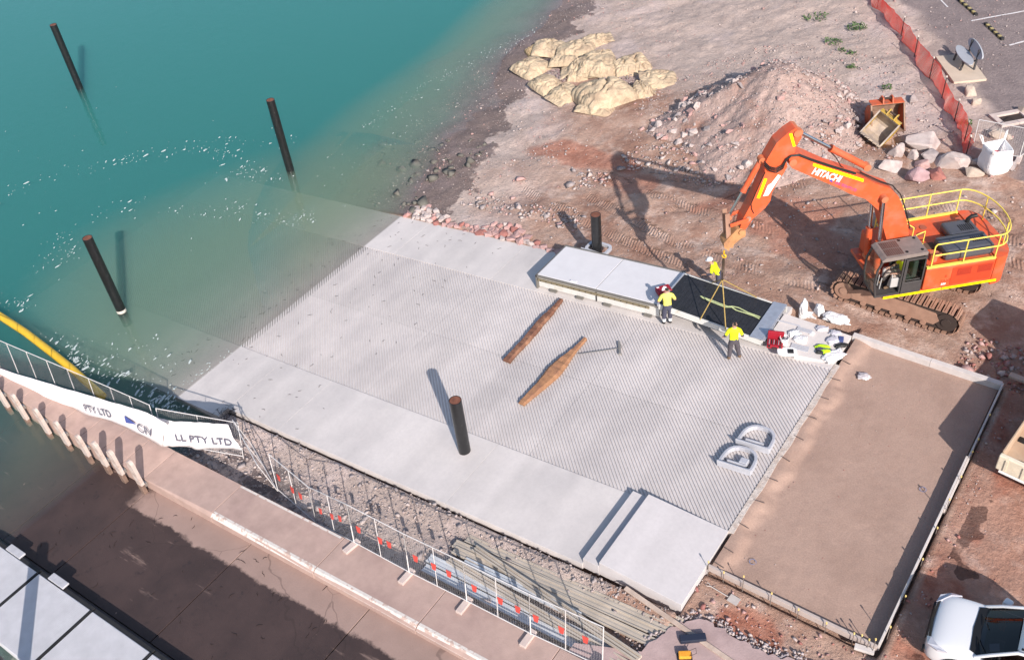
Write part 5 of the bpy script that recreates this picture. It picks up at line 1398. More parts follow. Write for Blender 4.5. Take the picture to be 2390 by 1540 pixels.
for y in (cy0 + .04, cy1 - .04):
    pillar(cx0 + .04, cx0 + .04, y, cz0, 3.0); pillar(1.18, 1.18, y, cz0, 3.0)
    pi.tube([(cx1 - .06, y, 2.98), (cx1 + .10, y, 2.55), (cx1 + .12, y, 1.95), (cx1 + .02, y, 1.40)], .042, 8)
    pi.bar((cx0, y, cz0 + .04), (cx1 + .02, y, cz0 + .04), w_, .09)
pi.build('cab_frame', M_DGREY, cab)
dr = MB()                                     # rear half of the side: sliding door slid back, with its own pane
dr.box((cx0 + .02, cy1 + .002, cz0 + .02), (1.16, cy1 + .045, 1.88), bev=.02); dr.box((cx0 + .02, cy1 + .002, 1.88), (.47, cy1 + .045, 2.92)); dr.box((1.07, cy1 + .002, 1.88), (1.16, cy1 + .045, 2.92)); dr.box((.47, cy1 + .002, 2.84), (1.07, cy1 + .045, 2.92))
dr.tube([(.55, cy1 + .07, 2.0), (1.05, cy1 + .07, 2.0)], .015, 6); dr.build('cab_door', M_DGREY, cab)
MB().box((.47, cy1 + .016, 1.88), (1.07, cy1 + .022, 2.84)).build('door_pane', M_GLASS, cab)
MB().add([(cx1 - .02, cy0 + .08, 2.95), (cx1 + .12, cy0 + .08, 2.5), (cx1 + .13, cy0 + .08, 1.95), (cx1 + .04, cy0 + .08, 1.42), (cx1 - .02, cy1 - .08, 2.95), (cx1 + .12, cy1 - .08, 2.5), (cx1 + .13, cy1 - .08, 1.95), (cx1 + .04, cy1 - .08, 1.42)], [(0, 1, 5, 4), (1, 2, 6, 5), (2, 3, 7, 6)]).build('windscreen', M_GLASS, cab)
MB().box((cx0 + .08, cy0 + .02, cz0 + .1), (1.15, cy0 + .05, 2.9)).build('inner_side', M_DGREY, cab)
MB().box((cx0 + .01, cy0 + .05, cz0 + .07), (cx0 + .05, cy1 - .05, 2.95)).build('rear_wall', M_DGREY, cab)
st = MB(); st.box((.62, .75, 1.42), (1.15, 1.25, 1.85), bev=.05); st.box((.52, .75, 1.80), (.70, 1.25, 2.55), bev=.05); st.build('operator_seat', mat('grey_seat', (.20, .19, .18), .8), cab)
cs = MB(); cs.box((1.0, 1.26, 1.6), (1.5, 1.36, 2.0), bev=.03); cs.box((1.0, .62, 1.6), (1.5, .72, 2.0), bev=.03); cs.tube([(1.45, 1.31, 2.0), (1.48, 1.31, 2.18)], .02, 8); cs.tube([(1.75, .9, 1.42), (1.72, .9, 1.9)], .02, 6); cs.tube([(1.75, 1.1, 1.42), (1.72, 1.1, 1.9)], .02, 6)
cs.build('control_console', mat('pale_grey_console', (.40, .38, .37), .7), cab)
# operator, seated
opw = ex.location + fh * .93 + fl_ * 1.0
person('person', (opw.x, opw.y, EZ + 1.0), HEAD - math.pi / 2, 'operator in yellow vest and khaki trousers seated inside the excavator cab', lean=.12,
       arms=(((.28, .12, 1.12), (.20, .40, 1.10)), ((-.28, .12, 1.12), (-.20, .40, 1.10))), legs=(((.16, .42, .93), (.17, .60, .50), (.17, .76, .47)), ((-.16, .42, .93), (-.17, .55, .50), (-.17, .71, .47))), mats=(M_HIVIS, M_KHAKI, M_BOOT, M_SKIN), head=(0, -.2))
# --- boom, arm, links (outlines measured on the near side faces)
BO = .30
boom_px = [R1(880, 455), R1(925, 425), R1(1040, 470), R1(1300, 585), R1(1700, 705), R2(250, -18), R2(400, 30), R2(480, 110), R2(530, 230), R2(562, 350), R2(590, 530), R2(440, 545), R2(360, 540), R2(322, 400), R2(292, 262), R2(232, 205), R2(150, 135), R2(0, 85), R1(1400, 820), R1(1000, 650), R1(880, 598), R1(845, 560), R1(845, 490)]
bpoly = [bp(*q, BO) for q in boom_px]
foot = [(.62, 2.10), (.25, 1.55), (.62, 1.42), (1.05, 1.95)]
bpoly2 = bpoly[:11] + [(.30, 1.60), (.60, 1.45), (1.0, 1.8)] + bpoly[12:]
boom = MB().prism([(x, -BO, z) for x, z in bpoly2], (0, 2 * BO, 0)).build('boom', M_OR, ex, bevel=.025)
AO = .24
arm_px = [R1(915, 142), R1(975, 175), R1(985, 250), R1(920, 350), R1(905, 440), R1(810, 500), R1(822, 580), R1(775, 665), R1(735, 710), R1(645, 880), R1(630, 965), R1(570, 1050), R1(430, 1170), R1(345, 1295), R1(285, 1275), R1(315, 1180), R1(415, 995), R1(570, 650), R1(560, 560), R1(600, 480), R1(700, 312), R1(820, 205)]
apoly = [bp(*q, AO) for q in arm_px]
arm = MB().prism([(x, -AO, z) for x, z in apoly], (0, 2 * AO, 0)).build('arm', M_OR, ex, bevel=.025)
def pin(q, off, r, L2, name='pin', m=None, par=None):
    x, z = bp(*q, off); return MB().tube([(x, -L2, z), (x, L2, z)], r, 18).build(name, m or M_ORD, par or ex)
pin(R1(885, 530), BO, .13, .34, m=M_ORD); pin(R1(935, 195), AO, .13, .30); pin(R2(335, 125), .4, .09, .46, m=M_TRK); pin(R1(375, 1168), AO, .10, .29, m=M_TRK); pin(R1(300, 1315), AO, .10, .30, m=M_COUP)
def cyl(a, b, mid, rb, rr, name):
    """barrel from a to mid, rod on to b (frame points)"""
    a = Vector(a); b = Vector(b); m_ = a.lerp(b, mid)
    t = MB().tube([a, m_], rb, 16).tube([m_ - (b - a).normalized() * .08, m_], rb * 1.15, 16).build(name, M_OR, ex)
    MB().tube([m_, b], rr, 12).build('rod', M_CHR, t)
    d = (b - a).cross(Vector((0, 1, 0))).normalized()
    MB().tube([b - Vector((0, .10, 0)), b + Vector((0, .10, 0))], rr * 1.9, 12).build('rod_eye', M_ORD, t); MB().tube([a - Vector((0, .12, 0)), a + Vector((0, .12, 0))], rb * 1.15, 12).build('base_eye', M_ORD, t)
    return t
a_ = bp(*R1(1720, 575), 0); b_ = bp(*R1(950, 180), 0); cyl((a_[0], 0, a_[1]), (b_[0], 0, b_[1]), .54, .115, .065, 'arm_cylinder')
a_ = bp(*R1(525, 495), 0); b_ = bp(*R1(150, 1150), 0); cyl((a_[0], 0, a_[1]), (b_[0], 0, b_[1]), .55, .10, .055, 'bucket_cylinder')
for off in (.42, -.42):
    b_ = bp(*R2(335, 130), .42); a_ = (1.62, 1.75); cyl((a_[0], off, a_[1]), (b_[0], off, b_[1]), .42, .115, .065, 'boom_cylinder')
for off in (.29, -.29):
    q0 = bp(*R1(375, 1168), AO); q1 = bp(*R1(168, 1242), AO); MB().bar((q0[0], off, q0[1]), (q1[0], off, q1[1]), .05, .13, up=(0, 0, 1)).build('side_link', M_OR, ex, bevel=.01)
for off in (.16, -.16):
    q0 = bp(*R1(145, 1130), AO); q1 = bp(*R1(160, 1410), AO); MB().bar((q0[0], off, q0[1]), (q1[0], off, q1[1]), .07, .17, up=(1, 0, 0)).build('bucket_link', M_TRK, ex, bevel=.015)
cpx = [R1(250, 1290), R1(305, 1275), R1(350, 1310), R1(345, 1375), R1(290, 1400), R1(215, 1465), R1(200, 1505), R1(165, 1500), R1(160, 1540), R1(105, 1505), R1(100, 1450), R1(150, 1395)]
MB().prism([(x, -.24, z) for x, z in [bp(*q, .24) for q in cpx]], (0, .48, 0)).build('quick_coupler', M_COUP, ex, bevel=.02)
# hoses over the boom nose and along its back
def hose(pts, off, r=.022):
    return MB().tube([pl3(q, off) for q in pts], r, 6).build('hose', M_HOSE, ex)
for dy, off in ((0, .33), (22, .33), (45, .34)):
    hose([R1(560, 520 + dy), R1(620, 580 + dy), R1(700, 600 + dy), R1(770, 560 + dy * .9), R1(810, 490 + dy * .3), R1(870, 450 + dy * .2), R1(960, 440 + dy * .3), R1(1090, 490 + dy * .3), R1(1300, 560 + dy * .3), R1(1600, 650 + dy * .3)], off)
for off in (.12, .18, .24): hose([R1(1650, 640), R2(300, -40), R2(420, 0), R2(500, 90), R2(550, 240), R2(590, 420)], off)
hose([R1(570, 640), R1(470, 860), R1(410, 1000), R1(415, 1060), R1(440, 1110)], AO + .02, .016)
hose([R1(1300, 400), R1(1380, 480), R1(1430, 570), R1(1480, 610)], .0, .018)
# tape, decals, lettering on boom and arm
def decal(pts, off, m, name='reflective_tape', th=.006):
    MB().prism([pl3(q, off) for q in pts], (0, th, 0)).build(name, m, ex)
decal([R1(1118, 538), R1(1692, 720), R1(1685, 752), R1(1112, 570)], BO + .004, M_RYEL)
decal([R1(560, 710), R1(592, 716), R1(505, 940), R1(473, 934)], AO + .004, M_RYEL)
decal([R1(842, 205), R1(875, 198), R1(916, 345), R1(886, 352)], AO + .004, M_RYEL)
decal([R1(715, 668), R1(748, 680), R1(605, 905), R1(545, 915), R1(600, 790), R1(640, 765)], AO + .004, M_WHITE, 'decal')
def boom_text(body, q0, q1, hpx, m, bold, sp=1.):
    a = pl3(q0, BO + .006); b = pl3(q1, BO + .006); u = (b - a).normalized(); n = Vector((0, 1, 0)); upv = n.cross(u)
    cu_len = (b - a).length
    o = text_mesh('lettering', body, hpx, m, ex, None, .003, bold, sp)
    xs = [v.co.x for v in o.data.vertices]; k = cu_len / (max(xs) - min(xs))
    o.data.transform(Matrix(((u.x * k, upv.x, n.x, a.x), (u.y * k, upv.y, n.y, a.y), (u.z * k, upv.z, n.z, a.z), (0, 0, 0, 1))))
    return o
boom_text('HITACHI', R1(1112, 628), R1(1426, 726), .33, M_WHITE, .012)
boom_text('CIVIL TECH PTY LTD', R1(1366, 757), R1(1606, 852), .14, M_PURP, .0)
decal([R1(1300, 742), R1(1322, 715), R1(1338, 758)], BO + .004, mat('blue_logo', (.05, .06, .35), .6), 'logo')
# ------------------------------------------------------------------ pontoon resting on the ramp
def sbox(b, x0, x1, y0, y1, h0, h1, m=0, org=Vector((0, 0, 0))):
    """box lying on the ramp slope between heights h0 and h1 above it"""
    V = [(x, y, S * x + h) for h in (h0, h1) for x, y in ((x0, y0), (x1, y0), (x1, y1), (x0, y1))]
    return b.add([Vector(v) - org for v in V], [(0, 3, 2, 1), (4, 5, 6, 7), (0, 1, 5, 4), (1, 2, 6, 5), (2, 3, 7, 6), (3, 0, 4, 7)], m)
M_PW = mat('white_pontoon_deck', (.66, .635, .64), .7, .04, 2, .1, 20)
M_PS = mat('offwhite_pontoon_side', (.60, .585, .55), .7, .08, 2.5, .1, 14, col2=(.50, .46, .38), c2scale=2, c2lo=.58, c2hi=.75)
M_WALER = mat('bronze_waler', (.25, .205, .13), .6, .15, 3, metal=.3)
M_EDGE = mat('grey_edge_extrusion', (.20, .185, .165), .6, .1, 4, metal=.3)
M_ALU = mat('aluminium_plate', (.55, .56, .60), .35, .12, 5, .2, 6, metal=.6)
PO = Vector((9.95, 8.2, S * 9.95))
pon = empty('pontoon', PO, 0, 'white box pontoon in two modules resting on the far side of the ramp', 'pontoon')
PY0, PY1 = 8.30, 10.42
for x0, x1 in ((9.98, 12.80), (12.83, 15.66)):
    b = MB(); sbox(b, x0, x1, PY0, PY1, .06, .66, 0, PO); b.build('float', M_PS, pon, bevel=.015)
    b = MB(); sbox(b, x0, x1, PY0 - .02, PY1 + .02, .665, .72, 0, PO); b.build('deck', M_PW, pon, bevel=.008)
for y0, y1, h0, h1 in ((PY0 - .10, PY0 - .024, .60, .70), (PY1 + .024, PY1 + .10, .60, .735)):
    b = MB(); sbox(b, 9.9, 15.66, y0, y1, h0, h1, 0, PO); b.build('edge_extrusion', M_EDGE, pon, bevel=.008)
b = MB(); sbox(b, 10.05, 15.3, PY0 - .155, PY0 - .104, .47, .585, 0, PO); b.build('waler', M_WALER, pon, bevel=.006)
for k in range(19):
    x = 10.2 + k * .275; b = MB(); c = Vector((x, PY0 - .16, S * x + .528)) - PO
    b.tube([c, c + Vector((0, -.012, 0))], .022, 8).build('bolt', M_BLACK, pon)
b = MB(); sbox(b, 9.90, 9.975, PY0 - .10, PY1 + .10, .0, .70, 0, PO); b.build('end_channel', M_EDGE, pon)
b = MB(); sbox(b, 12.80, 12.83, PY0 - .03, PY0 + .02, .06, .64, 0, PO); b.build('joint_seal', M_BLACK, pon)
for x in (10.75, 12.05, 13.35, 15.2):
    b = MB(); sbox(b, x - .17, x + .17, PY0 - .13, PY0 - .002, .02, .10, 0, PO); b.build('skid_bracket', M_EDGE, pon, bevel=.01)
b = MB(); sbox(b, 11.55, 11.85, PY0 + .03, PY0 + .12, .722, .76, 0, PO); b.build('cleat', M_PW, pon, bevel=.01)
# pile guide frames
M_GUIDE = mat('grey_guide_frame', (.47, .47, .505), .45, .1, 4, metal=.15)
def d_frame(parent, w, l, sec, h, round_all=False, z0=0.):
    n = 10; path = []
    if round_all:
        r = .22
        for cx, cy, a0 in ((w / 2 - r, l - r, 0), (-w / 2 + r, l - r, 90), (-w / 2 + r, r, 180), (w / 2 - r, r, 270)):
            for k in range(5): a = R(a0 + 22.5 * k); path.append((cx + r * math.cos(a), cy + r * math.sin(a)))
    else:
        for k in range(n + 1):
            a = math.pi * k / n; path.append((w / 2 * math.copysign(abs(math.cos(a)) ** .8, math.cos(a)), .25 + (l - .25) * math.sin(a) ** .8))
        path += [(-w / 2, 0), (w / 2, 0)]
    cx = sum(p[0] for p in path) / len(path); cy = l / 2; V = []
    N_ = len(path)
    for x, y in path:
        ix, iy = cx + (x - cx) * (1 - 2 * sec / w), cy + (y - cy) * (1 - 2 * sec / l)
        V += [(x, y, z0), (x, y, z0 + h), (ix, iy, z0 + h), (ix, iy, z0)]
    F = []
    for k in range(N_):
        a, b = 4 * k, 4 * ((k + 1) % N_)
        for j in range(4): F.append((a + j, b + j, b + (j + 1) % 4, a + (j + 1) % 4))
    return MB().add(V, F).build('frame', M_GUIDE, parent, bevel=.012)
def guide(px, py, rz, label, blk):
    p = at(px, py, .05, S); t = empty('pile_guide', (p.x, p.y, S * p.x), rz, label, 'pile guide', 'pile guides lying on the ramp'); t.rotation_euler = (0, -math.atan(S) * .9, rz)
    d_frame(t, 1.15, .95, .10, .17)
    MB().box((-.57, -.055, .0), (.57, -.005, .26), bev=.01).build('mounting_plate', M_GUIDE, t)
    MB().tube([(-.30, .18, .14), (.30, .18, .14)], .045, 10).build('roller', M_GUIDE, t)
    if blk: MB().box((.05, .22, .03), (.33, .46, .2), bev=.03).build('roller_block', M_GUIDE, t)
guide(1757, 1044, R(2), 'grey D-shaped pile guide lying on the grooves by the far landing side', False)
guide(1714, 1094, R(2), 'grey D-shaped pile guide with a roller block inside, lying on the grooves', True)
z = 3.6
for _ in range(60):
    q = at(1390, 501, z); z += (q.y - 10.86) * .5
pile5 = [o for o in COL.objects if o.get('label', '').startswith('black steel pile in a grey guide')][0]
pile5.location = (q.x, q.y, z - 4.02)
pg = empty('pile_guide', (q.x, 10.53, S * q.x + .52), 0, 'grey rounded guide frame around the pile behind the pontoon', 'pile guide')
pg.location.x = q.x + .02
d_frame(pg, 1.05, .80, .12, .14, True); MB().box((-.62, -.005, -.08), (.62, .04, .16)).build('mounting_plate', M_GUIDE, pg)
MB().tube([(-.36, .2, .07), (-.36, .6, .07)], .05, 8).build('roller', M_BLACK, pg)

# ------------------------------------------------------------------ gangway hanging in slings
M_BDK = mat('black_decking', (.022, .022, .026), .55, .25, 5, .2, 20)
GO = Vector((15.75, 8.1, 2.62))
gw = empty('gangway', GO, 0, 'black decked gangway with pale side beams hanging in slings beside the pontoon', 'gangway')
GX0, GX1, GY0, GY1, GT = 15.74, 19.52, 8.12, 10.24, 2.755
g = lambda x, y, z: (x - GO.x, y - GO.y, z - GO.z)
for k in range(26):
    x0 = GX0 + .02 + k * (GX1 - GX0) / 26; MB().box(g(x0, GY0 + .05, GT - .035), g(x0 + (GX1 - GX0) / 26 - .006, GY1 - .05, GT)).build('deck_board', M_BDK, gw)
for y0, y1 in ((GY0 - .03, GY0 + .045), (GY1 - .045, GY1 + .03)): MB().box(g(GX0, y0, GT - .22), g(GX1 + .45, y1, GT + .012), bev=.008).build('side_beam', M_PS, gw)
for x in (GX0 + .1, 17.0, 18.3, GX1 - .05): MB().box(g(x - .04, GY0 + .05, GT - .2), g(x + .04, GY1 - .05, GT - .04)).build('cross_beam', M_ALU, gw)
MB().box(g(GX0 - .07, GY0 - .02, GT - .12), g(GX0 - .004, GY1 + .02, GT + .02), bev=.01).build('hinge_bar', M_ALU, gw)
o = MB().box((0, 0, 0), (.52, GY1 - GY0 + .1, .025), bev=.006).build('hinge_flap', M_ALU, gw); o.location = g(GX1 - .06, GY0 - .05, GT + .015); o.rotation_euler = (0, -.10, .02)
o = MB().prism([(0, 0, 0), (.30, 0, 0), (.06, 1.75, 0)], (0, 0, .03)).build('gap_shade', M_BDK, gw); o.location = g(19.93 - .32, 8.10, GT + .02)  # dark sheet laid in for the shade of the triangular gap
o = MB().bar((0, 0, 0), (-.10, 2.05, 0), .10, .05).build('nosing', M_ALU, gw, bevel=.008); o.location = g(20.00, 8.12, GT + .03)
M_SLING = mat('tan_webbing_sling', (.36, .25, .08), .8, .15, 12)
hk = Vector((EX, EY, 0)) + fh * 7.2; hk = Vector((hk.x, hk.y, 0))
apex = None
lo, hi = 2.8, 5.6
for _ in range(30):
    mz = (lo + hi) / 2; d = Vector((hk.x, hk.y, mz)) - CAM_P; yy = PH / 2 - FPX * d.dot(_u) / d.dot(_f)
    if yy > 652: lo = mz
    else: hi = mz
apex = Vector((hk.x, hk.y, lo)); HZT = EZ + 3.30
sl = empty('lifting_sling', apex, 0, 'tan four-leg webbing sling from the excavator hook to the gangway', 'sling')
ends = [at(1634, 746, GT), at(1694, 769, GT), Vector((16.9, GY1, GT)), Vector((18.75, GY1, GT))]
for e in ends:
    MB().tube([(0, 0, 0), Vector(e) - apex], .022, 6).build('sling_leg', M_SLING, sl)
M_DCH = mat('dark_chain', (.06, .04, .025), .6, .2, 8)
for k in range(4):
    a = k * 1.57 + .5; o_ = Vector((.05 * math.cos(a), .05 * math.sin(a), 0)); MB().tube([o_ * .4, o_, Vector((0, 0, HZT - .28 - apex.z)) + o_ * .6], .016, 6).build('chain_leg', M_DCH, sl)
M_HKY = mat('yellow_hook', (.72, .40, .02), .5)
hkp = [Vector((.0, 0, HZT - apex.z + .10)), Vector((0, 0, HZT - apex.z - .05))] + [Vector((.075 * math.sin(t), 0, HZT - apex.z - .14 + .075 * math.cos(t))) for t in (0, .7, 1.4, 2.1, 2.8, 3.5, 4.2, 4.9)]
MB().tube(hkp, [.03, .035, .035, .035, .035, .034, .032, .028, .022, .015], 8).build('hook', M_HKY, sl)
M_LIME = mat('pale_lime_strap', (.50, .55, .27), .7, .1, 8)
ZW = lambda x, y: (1479.6 + x * .2109, 541.3 + y * .2109)
st = MB()
def strap(ps, w=.05):
    P = [at(*ZW(*p), GT + .02 + .01 * (i % 2)) for i, p in enumerate(ps)]
    for a, b in zip(P[:-1], P[1:]): st.bar(a, b + (b - a).normalized() * .01, w, .008)
strap([(738, 708), (760, 728), (830, 760), (930, 800), (1010, 832), (1080, 830), (1130, 865), (1230, 895), (1330, 930), (1385, 958)]); strap([(745, 712), (800, 735), (870, 760), (960, 795), (1040, 825), (1085, 822), (1160, 838), (1260, 890), (1395, 940)], .045)
tag(st.build('strap', M_LIME), 'pale lime webbing strap lying loose along the black gangway deck', 'strap')

# ------------------------------------------------------------------ tools and rubbish
M_TBR = mat('red_tool_case', (.30, .012, .025), .45, .1, 6)
M_TBB = mat('black_plastic', (.02, .02, .02), .5)
def toolbox(p, rz, label, openb=False):
    t = empty('tool_case', p, rz, label, 'tool case')
    MB().box((-.28, -.20, 0), (.28, .20, .13), bev=.025).build('base', M_TBR, t)
    MB().box((-.285, -.205, .135), (.285, .205, .20), bev=.025).build('lid', M_TBR, t) if not openb else MB().box((-.285, .205, .10), (.285, .29, .45), bev=.025).build('lid', M_TBR, t)
    MB().box((-.09, -.235, .05), (.09, -.205, .10), bev=.01).build('handle', M_TBB, t)
    for x in (-.19, .19): MB().box((x - .035, -.222, .08), (x + .035, -.206, .17)).build('latch', M_TBB, t)
    if not openb:
        MB().prism([(-.13, -.12, .201), (.13, -.12, .201), (.13, .06, .201), (.06, .13, .201), (-.06, .02, .201)], (0, 0, .006)).build('pale_print', M_WHITE, t)
        MB().box((-.24, .10, .201), (-.14, .17, .207)).build('label_plate', M_WHITE, t)
    else:
        for k in range(6): MB().tube([(-.2 + k * .08, -.1, .13), (-.2 + k * .08, .12, .14)], .02, 6).build('tool', (M_ALU, M_TBB)[k % 2], t)
    return t
p = at(1549, 678, S * 15.2 + .75 + .1); toolbox((p.x, p.y, S * p.x + .722), .9, 'closed dark red tool case with pale print on the pontoon deck')
Z4 = lambda x, y, z=2.75: at(1759.3 + x * .1465, 676.7 + y * .1465, z)
toolbox(Z4(335, 880), .35, 'open dark red tool case full of tools on the far landing', True)
M_WB = mat('white_plastic_sack', (.76, .74, .74), .6, .05, 3, .4, 8, bdist=.02)
wrinkled(M_WB, 3.0, .05)
M_CLR = mat('clear_grey_plastic', (.52, .50, .54), .3, .25, 9, .6, 14, bdist=.03)
def sack(p, rx, ry, rz, rot, label, seed, m=None, ears=2, tilt=(0, 0), cat='sack'):
    V, F = bag_mesh(seed, rx, ry, rz, ears); o = raw('plastic_sack' if cat == 'sack' else cat.replace(' ', '_'), V, F, m or M_WB, smooth=True); o.location = Vector(p) + Vector((0, 0, rz * .45)); o.rotation_euler = (tilt[0], tilt[1], rot)
    return tag(o, label, cat)
sack(Z4(650, 700), .24, .15, .07, .8, 'crumpled white sack beside the grey bars on the landing', 501)
sack(Z4(740, 800), .26, .20, .08, .2, 'crumpled white sack next to the white bucket on the landing', 502, ears=1)
sack(Z4(1265, 1060), .26, .42, .06, -.55, 'large flat white sack at the landing edge over the earth', 503, ears=4)
gz1 = gh(21.0, 11.2)
q = on(1759.3 + 780 * .1465, 676.7 + 400 * .1465); sack((q.x, q.y, q.z), .16, .14, .55, .3, 'upright white sack standing in the dirt behind the landing', 504, ears=0)
q = on(1759.3 + 905 * .1465, 676.7 + 470 * .1465); sack(q, .30, .14, .12, .2, 'small white sack lying against the landing edge', 505)
q = on(1759.3 + 1040 * .1465, 676.7 + 370 * .1465); sack(q, .22, .15, .28, -.7, 'white sack with a raised pointed corner in the dirt', 506, ears=1)
q = on(1759.3 + 1310 * .1465, 676.7 + 480 * .1465); sack(q, .48, .24, .18, .1, 'long bulging white sack lying in the dirt beside the excavator track', 507)
sack(Z4(1090, 620), .22, .16, .06, .4, 'crumpled clear plastic wrap near the middle of the landing', 508, M_CLR, 3, cat='plastic wrap'); sack(Z4(1260, 810), .26, .18, .07, 1.0, 'crumpled clear plastic wrap beside the blue device', 509, M_CLR, 3, cat='plastic wrap'); sack(Z4(1310, 700), .2, .15, .08, .2, 'crumpled grey plastic wrap at the far corner of the landing', 510, M_CLR, 3, cat='plastic wrap')
bk = empty('bucket', Z4(478, 850), 0, 'white plastic bucket of fittings on the landing', 'bucket')
b = MB(); b.tube([(0, 0, 0), (0, 0, .28)], [.13, .155], 20, cap=False); b.tube([(0, 0, .02), (0, 0, .2)], [.12, .145], 20, cap=True); b.build('tub', M_WHITE, bk); MB().tube([(.155 * math.cos(a), .155 * math.sin(a), .28) for a in [k * .3142 for k in range(21)]], .012, 6).build('rim', M_WHITE, bk)
for k in range(7): MB().tube([(random.uniform(-.08, .08), random.uniform(-.08, .08), .2), (random.uniform(-.08, .08), random.uniform(-.08, .08), .26)], .03, 6).build('fitting', (M_ALU, M_TBB)[k % 2], bk)
tr_ = empty('tray', Z4(530, 990), .45, 'round-ended white tray holding a black square pad on the landing', 'tray')
MB().prism([(.34 * math.copysign(abs(math.cos(a)) ** .6, math.cos(a)), .20 * math.copysign(abs(math.sin(a)) ** .6, math.sin(a)), 0) for a in [k * .3142 for k in range(20)]], (0, 0, .05)).build('dish', M_WHITE, tr_, bevel=.01); MB().box((.02, -.11, .052), (.22, .09, .075)).build('pad', M_TBB, tr_)
def bars(c, n, ln, ang, gap, label, grp):
    for k in range(n):
        p = Z4(*c); o = MB().bar((-ln / 2, 0, 0), (ln / 2, 0, 0), .045, .04).build('metal_bar', M_GUIDE, bevel=.004); o.rotation_euler = (0, 0, ang); o.location = p + Vector((-math.sin(ang) * gap * k, math.cos(ang) * gap * k, .025)); tag(o, label, 'metal bar', grp)
bars((720, 960), 4, .62, .15, .075, 'grey metal bar in the row of four beside the white tray', 'bars by the tray')
bars((560, 540), 1, .85, .1, .09, 'single thick grey bar near the gangway end of the landing', 'loose bars'); bars((800, 670), 3, .55, .1, .07, 'grey metal bar in the row of three in the middle of the landing', 'bars in the middle of the landing')
bars((290, 740), 1, .5, .95, .09, 'thin grey bar pointing at the gangway', 'loose bars')
jk = empty('jacket', Z4(1100, 950), .4, 'lime and navy hi-vis jacket dropped on the landing', 'jacket')
M_LIMEJ = mat('lime_hi_vis', (.50, .80, .02), .8, .1, 8)
for c, s_, m, nm in (((.0, .08), (.26, .12), M_LIMEJ, 'back'), ((-.02, -.02), (.24, .09), M_NAVY, 'yoke'), ((.10, -.14), (.17, .11), M_LIMEJ, 'sleeve'), ((-.12, -.20), (.14, .07), M_TBB, 'hem')):
    V, F = bag_mesh(hash(nm) % 97 + 520, s_[0], s_[1], .07, 1); o = raw(nm, V, F, m, jk, smooth=True); o.location = (c[0], c[1], .04)
o = MB().box((-.09, -.13, 0), (.09, .13, .10), bev=.03).build('blue_device', mat('blue_grey_device', (.06, .08, .20), .4)); o.location = Z4(1388, 800); o.rotation_euler = (0, 0, .3); tag(o, 'blue handheld device on the landing beside crumpled plastic', 'device')
V, F = bag_mesh(531, .24, .10, .07, 2); o = raw('tool_pouch', V, F, M_TBB, smooth=True); o.location = Z4(1385, 895) + Vector((0, 0, .03)); o.rotation_euler = (0, 0, .75); tag(o, 'black tool pouch lying by the large flat white sack', 'pouch')
o = MB().box((-.07, -.09, 0), (.07, .09, .03)).build('paper_pad', M_WHITE); o.location = Z4(930, 700) + Vector((0, 0, .002)); tag(o, 'small white pad of paper on the landing', 'paper')
V, F = bag_mesh(533, .2, .17, .07, 4); o = raw('crumpled_paper', V, F, mat('silver_grey_wrap', (.50, .46, .47), .5, .3, 10, .5, 12, bdist=.03), smooth=True); o.location = at(2016, 878, 2.6); tag(o, 'crumpled silver grey wrapper alone on the brown earth fill', 'wrapper')

# ------------------------------------------------------------------ two rough timbers and a broom on the ramp
def timber(pa, pb, widths, h, m, label, seed):
    a = at(*pa, .02, S); b = at(*pb, .02, S); n = 34; V = []; d = (b - a); u = d.normalized(); s_ = Vector((-u.y, u.x, 0)).normalized(); rg = random.Random(seed)
    for i in range(n + 1):
        t = i / n; w_ = np.interp(t, np.linspace(0, 1, len(widths)), widths); c = a + d * t + s_ * (float(fbm(np.array([t * 3.]), np.array([seed * 1.]), seed, 2)[0]) - .5) * .12
        hh = h * (0.8 + .5 * (w_ / max(widths))) * (1 + .2 * (rg.random() - .5))
        j = [rg.uniform(-.012, .012) for _ in range(6)]
        for y, z_ in ((-.5, .0), (-.52, .55), (-.30, .95), (.02, 1.0 - rg.uniform(0, .12)), (.34, .92), (.5, .5), (.48, .0)): V.append(c + s_ * (y * w_ + rg.uniform(-.012, .012)) + Vector((0, 0, z_ * hh * rg.uniform(.94, 1.03) + .012)))
    F = []
    for i in range(n):
        for k in range(6): F.append((i * 7 + k, (i + 1) * 7 + k, (i + 1) * 7 + k + 1, i * 7 + k + 1))
    F += [tuple(range(7)), tuple(n * 7 + k for k in range(6, -1, -1))]
    o = raw('timber_baulk', [tuple(v - a) for v in V], F, m); o.location = a
    return tag(o, label, 'timber')
M_TB1 = mat('dark_red_timber', (.16, .072, .045), .8, .2, 3, .6, 5, col2=(.31, .155, .09), c2scale=1.1, c2lo=.5, c2hi=.6, bdist=.03)
M_TB2 = mat('orange_brown_timber', (.33, .165, .085), .8, .15, 3, .6, 5, col2=(.26, .125, .075), c2scale=1.4, c2lo=.48, c2hi=.62, bdist=.03)
timber((1182, 846), (1312, 703), [.34, .30, .32, .34, .34, .32, .22, .16], .13, M_TB1, 'dark red-brown rough timber baulk lying across the grooved ramp', 3)
timber((1218, 946), (1364, 792), [.28, .34, .40, .52, .60, .50, .30, .18, .16], .12, M_TB2, 'wider orange-brown split timber baulk lying next to the broom', 5)
br = empty('broom', at(1446, 812, .02, S), 0, 'long-handled broom lying on the grooves beside the wider timber', 'broom')
hd = at(1446, 812, .05, S) - br.location
MB().bar(at(1445, 798, .05, S) - br.location, at(1447, 826, .05, S) - br.location, .09, .07).build('broom_head', mat('grey_broom_head', (.20, .19, .18), .8), br)
MB().tube([hd, at(1350, 826, .06, S) - br.location], .016, 6).build('handle', mat('grey_broom_handle', (.17, .16, .15), .7), br)

